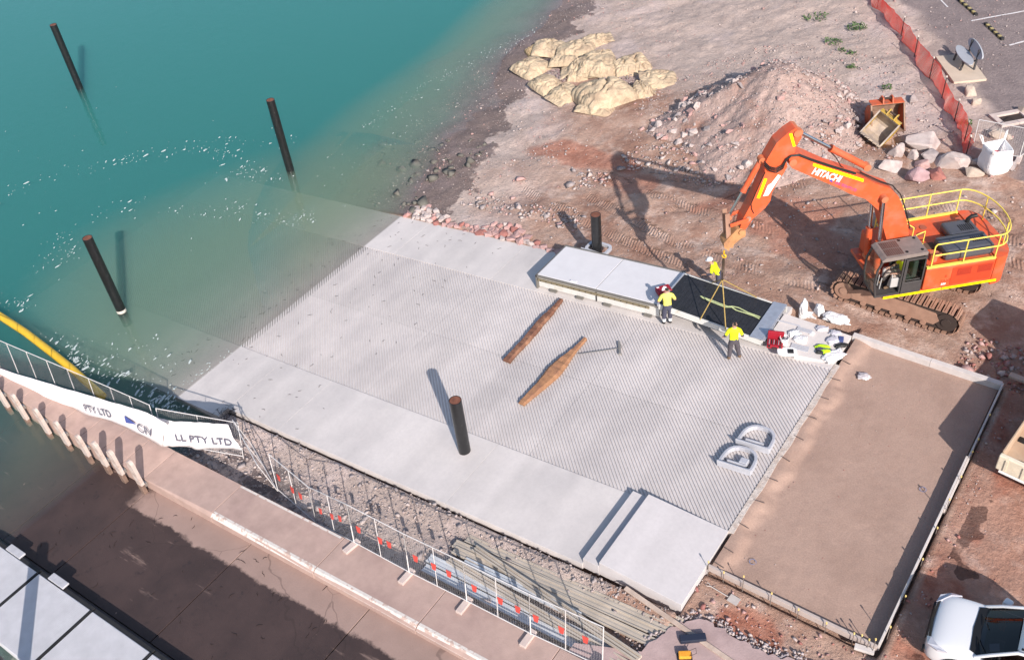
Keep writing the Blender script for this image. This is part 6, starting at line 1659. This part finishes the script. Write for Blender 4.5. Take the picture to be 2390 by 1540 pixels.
# ------------------------------------------------------------------ scraps of seaweed left on the concrete
sw = MB(); rg = random.Random(31)
def scrap(x, y, z, l):
    a = rg.uniform(0, 6.28); p = Vector((x, y, z + .012)); pts = [p]
    for k in range(3):
        a += rg.uniform(-.9, .9); p = p + Vector((math.cos(a), math.sin(a), S * math.cos(a))) * l / 3; pts.append(p)
    sw.tube(pts, [.004, .009, .008, .003], 4)
for _ in range(150):
    x = rg.uniform(.05, 1) ** 2 * 9 - 2.2; scrap(x, rg.uniform(-3, 10.5), S * x, rg.uniform(.06, .26))
for _ in range(60):
    x = rg.uniform(0, 15); scrap(x, rg.uniform(-11.5, -7.6), S * x - .05, rg.uniform(.08, .35))
for _ in range(60): scrap(rg.gauss(3.0, .35), rg.gauss(-3.3, .25), S * 3.0 - .02, rg.uniform(.08, .3))
tag(sw.build('seaweed', mat('dried_seaweed', (.03, .02, .018), .9)), kind='stuff')
# ------------------------------------------------------------------ foam flecks on the water
M_FOAM = mat('foam', (.50, .56, .54), .9, .05, 9)
fv = []; ff = []
rg = random.Random(12)
def fleck(px, py, r):
    p = at(px, py, .006)
    if p.x > .06 and p.y > -3.6: return
    n = rg.randint(6, 9); b0 = len(fv); r *= .8; el = rg.uniform(1.2, 4.2); an = rg.uniform(-.9, .3) + 2.2
    top = []
    for k in range(n):
        a = 2 * math.pi * k / n; q = r * rg.uniform(.5, 1.2); x, y = q * el * math.cos(a), q * math.sin(a)
        top.append((p.x + x * math.cos(an) - y * math.sin(an), p.y + x * math.sin(an) + y * math.cos(an)))
    fv.extend([(x, y, .010) for x, y in top] + [(p.x + (x - p.x) * 1.1, p.y + (y - p.y) * 1.1, .001) for x, y in top])
    ff.append(tuple(range(b0, b0 + n))); ff.extend([(b0 + k, b0 + n + k, b0 + n + (k + 1) % n, b0 + (k + 1) % n) for k in range(n)])
def band(P, spread, n, r0, r1):
    for _ in range(n):
        k = rg.randrange(len(P) - 1); t = rg.random(); x = P[k][0] + (P[k + 1][0] - P[k][0]) * t; y = P[k][1] + (P[k + 1][1] - P[k][1]) * t
        cxn = rg.gauss(0, spread); r = r0 * (r1 / r0) ** (rg.random() ** 3)
        bx_, by_ = x + rg.gauss(0, spread), y + cxn * .6
        fleck(bx_, by_, r)
        if r > .09:
            for _ in range(3): fleck(bx_ + rg.gauss(0, 7), by_ + rg.gauss(0, 4), r * .5)
band([(-10, 475), (60, 425), (200, 395), (280, 372), (330, 368)], 13, 55, .012, .10)
band([(330, 370), (430, 345), (520, 360), (560, 350)], 18, 50, .012, .10)
band([(420, 330), (560, 330), (690, 325)], 14, 30, .012, .06)
band([(500, 370), (560, 400), (610, 400), (650, 420)], 26, 70, .012, .07)
band([(110, 585), (200, 510), (330, 470), (480, 500), (560, 480)], 16, 70, .012, .06)
band([(60, 640), (150, 600), (170, 560)], 22, 40, .012, .06)
band([(560, 480), (640, 520), (700, 520), (720, 495)], 18, 70, .012, .06)
band([(0, 700), (40, 720), (60, 700)], 18, 30, .012, .09)
band([(130, 800), (200, 850), (300, 890), (380, 930), (440, 950)], 22, 240, .015, .10)
band([(240, 830), (330, 800), (420, 870)], 24, 40, .012, .07)
band([(850, 300), (1000, 200), (1130, 130), (1200, 105), (1280, 60)], 14, 200, .010, .035)
band([(700, 420), (850, 350), (950, 300), (900, 250)], 40, 60, .010, .03)
band([(430, 905), (500, 850), (560, 808)], 9, 40, .012, .04)
band([(1360, 60), (1440, 10)], 20, 50, .010, .03)
band([(0, 300), (700, 600)], 200, 70, .010, .03)
tag(raw('foam', fv, ff, M_FOAM), kind='stuff')
# ------------------------------------------------------------------ excavator buckets lying by the heap
M_BKO = mat('orange_bucket_paint', (.55, .10, .035), .6, .15, 4, col2=(.34, .12, .07), c2scale=2.5)
M_BKR = mat('rusty_bucket_steel', (.27, .175, .125), .8, .2, 3, .3, 12, col2=(.18, .10, .07), c2scale=2)
M_BKY = mat('yellow_bucket_paint', (.52, .33, .045), .6, .15, 4, col2=(.33, .22, .09), c2scale=2.5)
M_BKG = mat('worn_grey_steel', (.33, .27, .23), .6, .2, 3, col2=(.45, .36, .27), c2scale=2)
def dig_bucket(p, rz, w, sc, label, shell, inside, ear, tilt=0., roll=0.):
    t = empty('excavator_bucket', p, rz, label, 'excavator bucket'); t.rotation_euler = (tilt, roll, rz); t.scale = (sc,) * 3
    prof = [(0, 0), (.45, -.02), (.80, .06), (1.05, .25), (1.15, .52), (1.08, .80), (.90, 1.02), (.62, 1.15)]   # (depth, height), mouth from first to last
    th = .035
    inn = [(x - (th if i > 2 else 0), z + (th if i < 3 else -th if i > 6 else 0)) for i, (x, z) in enumerate(prof)]
    b = MB()
    for i in range(len(prof) - 1):
        (x0, z0), (x1, z1) = prof[i], prof[i + 1]; (a0, c0), (a1, c1) = inn[i], inn[i + 1]
        b.add([(-w / 2, x0, z0), (w / 2, x0, z0), (w / 2, x1, z1), (-w / 2, x1, z1)], [(3, 2, 1, 0)], 0)
        b.add([(-w / 2, a0, c0), (w / 2, a0, c0), (w / 2, a1, c1), (-w / 2, a1, c1)], [(0, 1, 2, 3)], 1)
    for e in (0, -1):
        b.add([(-w / 2, *prof[e]), (w / 2, *prof[e]), (w / 2, *inn[e]), (-w / 2, *inn[e])], [(0, 1, 2, 3)], 1)
    b.build('shell', [shell, inside], t)
    for s in (-1, 1):
        poly = [(s * w / 2, x, z) for x, z in prof]
        MB().prism(poly, (s * .035, 0, 0)).build('side_plate', [shell, inside][0], t)
        MB().bar((s * w / 2, -.02, .0), (s * w / 2, .60, 1.17), .07, .06).build('side_cutter', inside, t)
    MB().box((-w / 2 - .03, -.10, -.03), (w / 2 + .03, .05, .035)).build('lip', inside, t)
    for k in range(5):
        x = -w / 2 + .1 + (w - .2) * k / 4; MB().prism([(x - .05, -.10, .0), (x + .05, -.10, 0), (x + .02, -.28, .0), (x - .02, -.28, 0)], (0, 0, .04)).build('tooth', inside, t)
    MB().box((-w / 2, .55, 1.16), (w / 2, 1.0, 1.20)).build('top_plate', ear, t)
    for x in (-.22, .22):
        MB().prism([(x - .03, .52, 1.18), (x - .03, 1.05, 1.0), (x - .03, 1.05, 1.22), (x - .03, .85, 1.46), (x - .03, .62, 1.46)], (.06, 0, 0)).build('hanger_ear', ear, t)
    MB().tube([(-.3, .74, 1.36), (.3, .74, 1.36)], .05, 12).build('hanger_pin', M_TRKD, t)
    return t
q = on(*Z5(705, 690)); dig_bucket(q + Vector((0, 0, .02)), R(38), 1.5, 1.0, 'wide rusty digging bucket with orange hanger standing mouth towards the ramp', M_BKO, M_BKR, M_BKO)
q = on(*Z5(440, 880)); dig_bucket(q + Vector((.0, .35, .28)), R(-8), 1.15, .95, 'yellow V-shaped digging bucket tipped on its corner in front of the rusty one', M_BKY, M_BKG, M_BKY, tilt=-.35, roll=.42)
q = on(*Z5(640, 650)); V, F = bag_mesh(540, .22, .3, .22, 1); o = raw('orange_cover', V, F, mat('bright_orange_cloth', (.75, .18, .03), .8, .1, 6), smooth=True); o.location = q + Vector((-.05, -.1, .35)); tag(o, 'bright orange cover stuffed between the two digging buckets', 'cover')

# ------------------------------------------------------------------ white bulk bag
q = on(*Z5(2000, 1150)); bb = empty('bulk_bag', q, .75, 'open white bulk bag with lifting loops beside the boulders', 'bulk bag')
n = 28; rings = []
for z, r, sq in ((0, .42, 3.5), (.15, .55, 4), (.45, .56, 5), (.75, .50, 5), (1.05, .48, 6), (1.18, .47, 6)):
    rings.append([(r * math.copysign(abs(math.cos(a)) ** (2 / sq), math.cos(a)) * (1 + .05 * math.sin(3 * a + z * 5)), r * math.copysign(abs(math.sin(a)) ** (2 / sq), math.sin(a)) * (1 + .05 * math.cos(4 * a + z * 3)), z * (1 + .03 * math.sin(2 * a))) for a in [2 * math.pi * k / n for k in range(n)]])
inr = [[(x * .93, y * .93, z) for x, y, z in rings[-1]], [(x * .85, y * .85, .62 + .12 * math.sin(5 * x + 3 * y)) for x, y, z in rings[3]]]
VV = [p_ for r_ in rings + inr for p_ in r_]
ff_ = [(j * n + k, j * n + (k + 1) % n, (j + 1) * n + (k + 1) % n, (j + 1) * n + k) for j in range(len(rings) + 1) for k in range(n)]
ff_.append(tuple((len(rings) + 1) * n + k for k in range(n)))
raw('sack_body', VV, ff_, M_WB, bb, smooth=True)
for sx, sy in ((-1, -1), (1, 1), (-1, 1)): MB().tube([(sx * .42, sy * .42, 1.1), (sx * .52, sy * .52, 1.45), (sx * .62, sy * .60, 1.5), (sx * .47, sy * .40, 1.12)], .028, 6).build('lifting_loop', M_WB, bb)
V, F = bag_mesh(541, .26, .2, .08, 3); o = raw('red_cloth', V, F, mat('red_cloth', (.45, .02, .04), .8), smooth=True); o.location = q + Vector((0, 0, .80)); tag(o, 'red cloth lying inside the open white bulk bag', 'cloth')
V, F = bag_mesh(542, .30, .22, .14, 2); raw('inner_liner', V, F, M_WB, bb, smooth=True).location = (.1, -.2, .7)

# ------------------------------------------------------------------ orange mesh barrier
M_NET = mat('orange_red_mesh', (.90, .12, .09), .6, .1, 6)
_n = M_NET.node_tree; _b = _n.nodes['Principled BSDF']; _t = _n.nodes.new('ShaderNodeBsdfTranslucent'); _t.inputs[0].default_value = (.92, .13, .10, 1); _x = _n.nodes.new('ShaderNodeMixShader'); _x.inputs[0].default_value = .5
_n.links.new(_b.outputs[0], _x.inputs[1]); _n.links.new(_t.outputs[0], _x.inputs[2]); _n.links.new(_x.outputs[0], _n.nodes['Material Output'].inputs[0])
M_PICK = mat('dark_star_picket', (.035, .025, .022), .7)
M_PCAP = mat('pale_picket_cap', (.70, .62, .55), .5)
bf = empty('barrier_fence', (0, 0, 0), 0, 'orange-red plastic mesh barrier on dark pickets between site and car park', 'fence')
FP = [Vector((x, y, gh(x, y))) for x, y in [(12.6, 38.4), (13.74, 36.88), (16.11, 33.8), (17.5, 31.7), (18.9, 29.7), (20.0, 28.1), (21.13, 26.32), (22.1, 24.4), (22.5, 23.3)]]
net = MB(); pathp = []
for a, b in zip(FP[:-1], FP[1:]):
    n_ = max(2, int((b - a).length / .1)); pathp += [a.lerp(b, k / n_) for k in range(n_)]
NZ = 13
def npnt(i, j):
    p_ = pathp[i]; k = fbm(np.array([i * .11]), np.array([j * .05]), 7, 2)[0] - .5; z = .78 * j / NZ * (.85 + .3 * float(fbm(np.array([i * .07]), np.array([3.]), 9, 2)[0]))
    return Vector((p_.x + k * .6 + .16 * j / NZ, p_.y + k * .2, gh(p_.x, p_.y) + z + .02))
G_ = [[npnt(i, j) for j in range(NZ + 1)] for i in range(len(pathp))]
for i in range(len(pathp) - 1):
    for j in range(NZ + 1):
        a, b = G_[i][j], G_[i + 1][j]; u_ = Vector((0, 0, .019 if j not in (0, NZ) else .028)); net.add([a - u_, b - u_, b + u_, a + u_], [(0, 1, 2, 3)])
    d = (G_[i + 1][0] - G_[i][0]).normalized() * .02
    net.add([G_[i][0] - d, G_[i][0] + d, G_[i][NZ] + d, G_[i][NZ] - d], [(0, 1, 2, 3)])
o = net.build('plastic_mesh', M_NET, bf); o['kind'] = 'stuff'
for p_ in FP[1:]:
    MB().tube([p_ + Vector((0, 0, -.2)), p_ + Vector((.02, .02, 1.1))], .022, 6).build('picket', M_PICK, bf); MB().tube([p_ + Vector((.02, .02, 1.08)), p_ + Vector((.02, .02, 1.15))], .035, 8).build('picket_cap', M_PCAP, bf)
V = []
a = on(2268, 350); b = on(2378, 372)
fence_panel((a.x, a.y, a.z), (b.x, b.y, b.z), 1.5, 'wire fence panel standing behind the white bulk bag', group='site entrance panels', foot=True)
c_ = on(2440, 330); fence_panel((b.x, b.y, b.z), (c_.x, c_.y, c_.z), 1.5, 'wire fence panel joining the one behind the bulk bag at the car park', group='site entrance panels', foot=False)
# ------------------------------------------------------------------ bench on its pad
M_PADC = mat('sandy_pad_concrete', (.52, .42, .33), .9, .08, 2, .3, 20)
zb = max(gh(19.9, 31.1), 2.55)
pad = slab('concrete_pad', [(18.5, 31.8), (20.1, 29.55), (21.35, 30.5), (19.8, 32.75)], None, M_PADC, .35, lambda x, y: zb + .14); tag(pad, kind='structure')
M_BEN = mat('grey_bench_plastic', (.36, .37, .40), .6, .06, 4); M_BLEG = mat('dark_bench_leg', (.05, .05, .055), .6)
bc = at(2246, 152, zb + .14); bd = (at(2262, 180, zb + .14) - at(2222, 118, zb + .14)); ba = math.atan2(bd.y, bd.x)
bn = empty('bench', bc, ba, 'grey oval-seated bench with an oval backrest on a sandy pad', 'bench')
bn.scale = (1.3, 1.3, 1.15)
el = [(.80 * math.cos(a), .23 * math.sin(a)) for a in [k * math.pi / 14 for k in range(28)]]
MB().prism([(x, y, .43) for x, y in el], (0, 0, .05)).build('seat', M_BEN, bn, bevel=.012)
bkm = MB().prism([(x, 0, y * 1.05) for x, y in el], (0, .05, 0)).build('backrest', M_BEN, bn, bevel=.012); bkm.location = (0, .34, .72); bkm.rotation_euler = (-.22, 0, 0)
for x in (-.42, .42):
    MB().bar((x, -.20, 0), (x, -.12, .43), .07, .06).build('leg', M_BLEG, bn); MB().bar((x, .30, 0), (x, .34, .9), .07, .06).build('leg', M_BLEG, bn); MB().bar((x, -.2, .40), (x, .34, .40), .07, .05).build('bracket', M_BLEG, bn)
# ------------------------------------------------------------------ car park: paint, wheel stops
M_LINE = mat('white_line_paint', (.66, .62, .61), .8, .1, 6, col2=(.45, .38, .37), c2scale=5, c2lo=.55, c2hi=.7)
def line(pa, pb, w_=.11):
    a = on(*pa); b = on(*pb); n_ = 24; V = []; d = (b - a); s_ = Vector((-d.y, d.x, 0)).normalized() * w_ / 2
    for k in range(n_ + 1):
        p_ = a + d * (k / n_)
        for e in (-1, 1): r_ = p_ + s_ * e; V.append((r_.x, r_.y, max(gh(r_.x, r_.y), gh(p_.x, p_.y)) + .018))
    o = MB().add(V, [(2 * k, 2 * k + 1, 2 * k + 3, 2 * k + 2) for k in range(n_)]).build('road_marking', M_LINE, ground); return o
line((2267, 50), (2440, 18)); line((2355, 107), (2440, 84)); line((2190, -5), (2212, 18), .08)
M_WSB = mat('black_wheel_stop', (.03, .028, .028), .8, .2, 6); M_WSY = mat('dirty_yellow_block', (.42, .33, .14), .8, .2, 6)
for k, (pa, pb, lb) in enumerate((((2238, 2), (2279, 38), 'black and yellow wheel stop farther from the bench in the car park'), ((2299, 57), (2340, 95), 'black and yellow wheel stop nearer to the bench in the car park'))):
    a = on(*pa); b = on(*pb); t = empty('wheel_stop', a, 0, lb, 'wheel stop', 'wheel stops'); d = b - a
    N_ = 9
    for j in range(N_):
        MB().bar(d * (j / N_) + Vector((0, 0, .06)), d * ((j + 1) / N_) + Vector((0, 0, .06)), .15 if j % 2 else .149, .11 if j % 2 else .109).build('yellow_block' if j % 2 else 'black_block', (M_WSB, M_WSY)[j % 2], t)
# service pit frame at the car park edge
q = on(*Z5(2230, 520)); fr = empty('pit_frame', q, .8, 'rectangular concrete pit surround at the car park edge behind the fence', 'pit surround')
for lo, hi in (((-.8, -.55, 0), (.8, -.30, .12)), ((-.8, .30, 0), (.8, .55, .12)), ((-.8, -.30, 0), (-.55, .30, .12)), ((.55, -.30, 0), (.8, .30, .12))): MB().box(lo, hi, bev=.01).build('kerb_piece', M_FOOT, fr)
MB().box((-.54, -.29, 0), (.54, .29, .03)).build('pit_floor', M_TRKD, fr)

# ------------------------------------------------------------------ truck tray at the edge of the site
M_TRW = mat('rusty_cream_paint', (.66, .58, .45), .6, .12, 4, col2=(.42, .24, .12), c2scale=2.2, c2lo=.58, c2hi=.7)
M_TRI = mat('dusty_tray_floor', (.46, .33, .23), .85, .15, 3, .3, 9, col2=(.36, .24, .16), c2scale=1.5)
trk = empty('tipper_truck', (28.50, 5.72, 2.72), R(-7), 'cream rusty tipper tray of a truck parked beside the formwork', 'truck')
TW, TL, TZ, TT = 2.45, 4.6, .88, 1.42
MB().box((.05, .06, TZ), (TW - .05, TL - .05, TZ + .06)).build('tray_floor', M_TRI, trk)
for lo, hi, nm in (((0, 0, TZ - .05), (.06, TL, TT), 'tray_side'), ((TW - .06, 0, TZ - .05), (TW, TL, TT), 'tray_side'), ((.062, TL - .06, TZ - .05), (TW - .062, TL, TT + .15), 'headboard')): MB().box(lo, hi, bev=.015).build(nm, M_TRI if nm == 'tray_side' else M_TRW, trk)
tg_ = MB().box((-.02, -.16, TZ - .12), (TW + .02, -.004, TT - .08), bev=.03).build('tailgate', M_TRW, trk)
for k in range(5): MB().box((.2 + k * .5, -.19, TZ - .06), (.27 + k * .5, -.163, TT - .16)).build('rib', M_TRW, tg_)
MB().box((.1, -.17, TZ - .2), (TW - .1, -.02, TZ - .13)).build('tail_rail', M_WHITE, trk)
ch = MB(); ch.box((.6, .1, .45), (.8, 6.5, .80)); ch.build('chassis_rail', M_DGREY, trk); MB().box((1.65, .1, .45), (1.85, 6.5, .80)).build('chassis_rail', M_DGREY, trk)
def wheel(par, c, r, w_, name='wheel'):
    t = MB().tube([(c[0] - w_ / 2, c[1], c[2]), (c[0] - w_ / 2 + .03, c[1], c[2]), (c[0] + w_ / 2 - .03, c[1], c[2]), (c[0] + w_ / 2, c[1], c[2])], [r * .9, r, r, r * .9], 26).build(name, M_BLACK, par)
    MB().tube([(c[0] - w_ / 2 - .008, c[1], c[2]), (c[0] + w_ / 2 + .008, c[1], c[2])], r * .56, 18).build('rim', M_GUIDE, t)
    return t
for x in (.32, 2.13): wheel(trk, (x, 1.2, .48), .48, .5); wheel(trk, (x, 5.6, .48), .48, .3)
MB().box((.1, 4.75, .7), (2.35, 6.6, 2.3), bev=.1).build('truck_cab', M_TRW, trk); MB().box((.3, 6.605, 1.5), (2.15, 6.62, 2.15)).build('windscreen', M_GLASS, trk)
MB().tube([(.5, .12, TZ + .06), (.62, .25, TZ + .09), (.55, .35, TZ + .08), (.42, .3, TZ + .1)], .03, 6).build('chain', M_DCH, trk)
o = MB().bar(at(2356, 874, 2.75), at(2440, 905, 2.75), .22, .08).build('timber_plank', M_LTIM); tag(o, 'timber plank lying in the dirt beyond the formwork corner', 'plank')

# ------------------------------------------------------------------ white utility
M_CAR = mat('white_car_paint', (.70, .70, .715), .22, 0, spec=.5, coat=.6)
M_CGL = glass_mat('car_glass', (.10, .12, .16), .0)
M_CBL = mat('black_trim', (.012, .012, .013), .4)
M_LAMP = mat('headlamp', (.50, .50, .55), .12, .1, 8, spec=.8)
ute = empty('utility_truck', (28.52, -.42, 2.72), R(-174), 'white crew-cab utility parked beside the formwork corner', 'car')
# body: sections along x (0 = nose, negative = towards the tail): (x, half width, z low, z shoulder, z crown)
SEC = [(.0, .62, .42, .74, .80), (-.05, .76, .36, .80, .90), (-.18, .86, .33, .90, 1.00), (-.45, .915, .33, .985, 1.075), (-.9, .93, .34, 1.02, 1.11), (-1.30, .93, .34, 1.03, 1.12), (-1.6, .925, .34, 1.04, 1.10), (-3.4, .925, .34, 1.06, 1.10), (-3.42, .925, .34, 1.06, 1.07), (-5.2, .915, .42, 1.06, 1.07), (-5.25, .89, .44, 1.03, 1.05)]
V = []; F = []; NP = 13
for x, w_, zl, zs, zc in SEC:
    half = [(w_ * .97, zl), (w_, zl + .12), (w_ * 1.0, (zl + zs) / 2 + .05), (w_ * .99, zs - .06), (w_ * .93, zs + .02), (w_ * .78, zc - .018), (0, zc)]
    ring = [(x, y, z) for y, z in half] + [(x, -y, z) for y, z in half[-2::-1]]
    V += ring
for i in range(len(SEC) - 1):
    for k in range(NP - 1): F.append((i * NP + k, i * NP + k + 1, (i + 1) * NP + k + 1, (i + 1) * NP + k))
F.append(tuple(range(NP - 1, -1, -1))); F.append(tuple((len(SEC) - 1) * NP + k for k in range(NP)))
body = raw('body', V, F, M_CAR, ute, smooth=True)
ss = body.modifiers.new('s', 'SUBSURF'); ss.levels = 1; ss.render_levels = 2
# cabin
CB = [(-1.18, .76, 1.085), (-1.55, .80, 1.36), (-1.98, .68, 1.72), (-2.3, .665, 1.775), (-3.0, .655, 1.77), (-3.25, .66, 1.70), (-3.48, .78, 1.08)]
roof = []
rf = MB(); 
def rfp(x, w_, z): return [(x, w_, z - .03), (x, w_ * .8, z), (x, 0, z + .015), (x, -w_ * .8, z), (x, -w_, z - .03)]
rows = [rfp(*CB[2])] + [rfp(-2.3, .68, 1.785), rfp(-3.0, .67, 1.78), rfp(*CB[5])]
VV = [p_ for r_ in rows for p_ in r_] ; rf.add(VV, [(i * 5 + k, (i + 1) * 5 + k, (i + 1) * 5 + k + 1, i * 5 + k + 1) for i in range(3) for k in range(4)], 0, True)
ro = rf.build('roof', M_CAR, ute); sdm = ro.modifiers.new('s', 'SOLIDIFY'); sdm.thickness = .03
pil_ = MB()
for s in (-1, 1):
    pil_.tube([(-1.16, s * .80, 1.06), (-1.5, s * .765, 1.36), (-2.0, s * .69, 1.715), (-2.3, s * .68, 1.75), (-3.0, s * .67, 1.75), (-3.25, s * .67, 1.68), (-3.48, s * .80, 1.06)], .045, 8)
pil_.build('pillar', M_CAR, ute)
for s in (-1, 1):
    MB().tube([(-2.42, s * .855, 1.08), (-2.45, s * .685, 1.74)], .035, 6).build('door_pillar', M_CBL, ute)
    sg = MB().add([(-1.32, s * .845, 1.09), (-2.0, s * .70, 1.69), (-3.2, s * .68, 1.66), (-3.42, s * .83, 1.09)], [(0, 1, 2, 3)]).build('side_window', M_CGL, ute)
    MB().bar((-2.05, s * .60, 1.80), (-3.1, s * .58, 1.80), .05, .03).build('roof_rail', M_CBL, ute)
ws = [(-1.16, .0), (-1.2, .42), (-1.26, .74)]
VV = []
for x, y in [(-1.27, .76), (-1.17, .40), (-1.15, 0), (-1.17, -.40), (-1.27, -.76)]: VV.append((x, y, 1.10))
for x, y in [(-2.0, .665), (-1.96, .35), (-1.95, 0), (-1.96, -.35), (-2.0, -.665)]: VV.append((x, y, 1.715))
MB().add(VV, [(k, k + 1, k + 6, k + 5) for k in range(4)], 0, True).build('windscreen', M_CGL, ute)
MB().add([(-1.02, .68, 1.105), (-.98, 0, 1.125), (-1.02, -.68, 1.105), (-1.28, -.78, 1.105), (-1.16, 0, 1.128), (-1.28, .78, 1.105)], [(0, 1, 4, 5), (1, 2, 3, 4)]).build('cowl', M_CBL, ute)
MB().box((-3.44, -.79, .6), (-1.30, .79, 1.135)).build('cabin_shade_box', M_CBL, ute)  # added black box filling the cabin, stands for the shade inside
MB().box((-1.75, -.74, 1.0), (-1.36, .74, 1.16), bev=.03).build('dash_top', M_DGREY, ute)
pp = MB().box((-.13, -.11, 0), (.13, .11, .004)).build('dash_paper', M_WHITE, ute); pp.location = (-1.52, .42, 1.20); pp.rotation_euler = (0, .45, .2)
rfl_mesh = bag_mesh(550, .09, .26, .05, 2); hv = raw('dash_reflection', rfl_mesh[0], rfl_mesh[1], mat('orange_reflection', (.60, .12, .03), .8), ute, smooth=True); hv.location = (-1.55, -.38, 1.22); hv.rotation_euler = (0, .4, .3)  # orange lump standing in for an orange reflection in the windscreen
for y in (.4, -.4): MB().box((-2.45, y - .24, .9), (-2.3, y + .24, 1.55), bev=.06).build('seat', M_DGREY, ute)
gl_ = MB().prism([(-.012, -.52, .80), (-.012, .52, .80), (.035, .48, .60), (.035, -.48, .60)], (-.03, 0, .03)).build('grille', M_CBL, ute)
MB().prism([(-.10, -.62, .905), (-.05, .0, .925), (-.10, .62, .905), (-.04, .60, .84), (.012, 0, .855), (-.04, -.60, .84)], (0, 0, .012)).build('grille_top', M_CBL, ute)
for s in (-1, 1):
    MB().prism([(.0, s * .56, .86), (-.06, s * .80, .90), (-.30, s * .925, .955), (-.56, s * .915, 1.01), (-.30, s * .815, 1.005), (-.10, s * .60, .955)], (-.02, 0, -.06)).build('headlight', M_LAMP, ute, bevel=.01)
    MB().box((-.02, s * .70 - .08, .42), (.03, s * .70 + .08, .54)).build('fog_lamp', M_CBL, ute)
    mr = MB().box((-.11, -.11, -.08), (.11, .11, .09), bev=.05).build('mirror', M_CAR, ute); mr.location = (-1.62, s * 1.06, 1.16); mr.rotation_euler = (0, 0, s * .35)
    MB().tube([(-1.6, s * .88, 1.10), (-1.61, s * 1.0, 1.12)], .03, 6).build('mirror_arm', M_CBL, ute)
    for wx in (-.92, -4.0):
        a_ = MB().prism([(wx + .46 * math.cos(t), s * .90, .40 + .46 * math.sin(t)) for t in [k * math.pi / 12 for k in range(13)]], (0, s * .055, 0)).build('wheel_arch', M_CBL, ute)
        t_ = MB().tube([(wx, s * .72, .38), (wx, s * .75, .38), (wx, s * .93, .38), (wx, s * .96, .38)], [.34, .38, .38, .34], 26).build('wheel', M_BLACK, ute)
        MB().tube([(wx, s * .90, .38), (wx, s * .966, .38)], .24, 18).build('rim', M_GUIDE, t_)
for y0 in (-.45, .25): MB().tube([(-1.12, y0, 1.14), (-1.30, y0 + .42, 1.25)], .012, 6).build('wiper', M_CBL, ute)
MB().box((-5.15, -.80, 1.0), (-3.55, .80, 1.075)).build('tray_cover', M_CBL, ute)
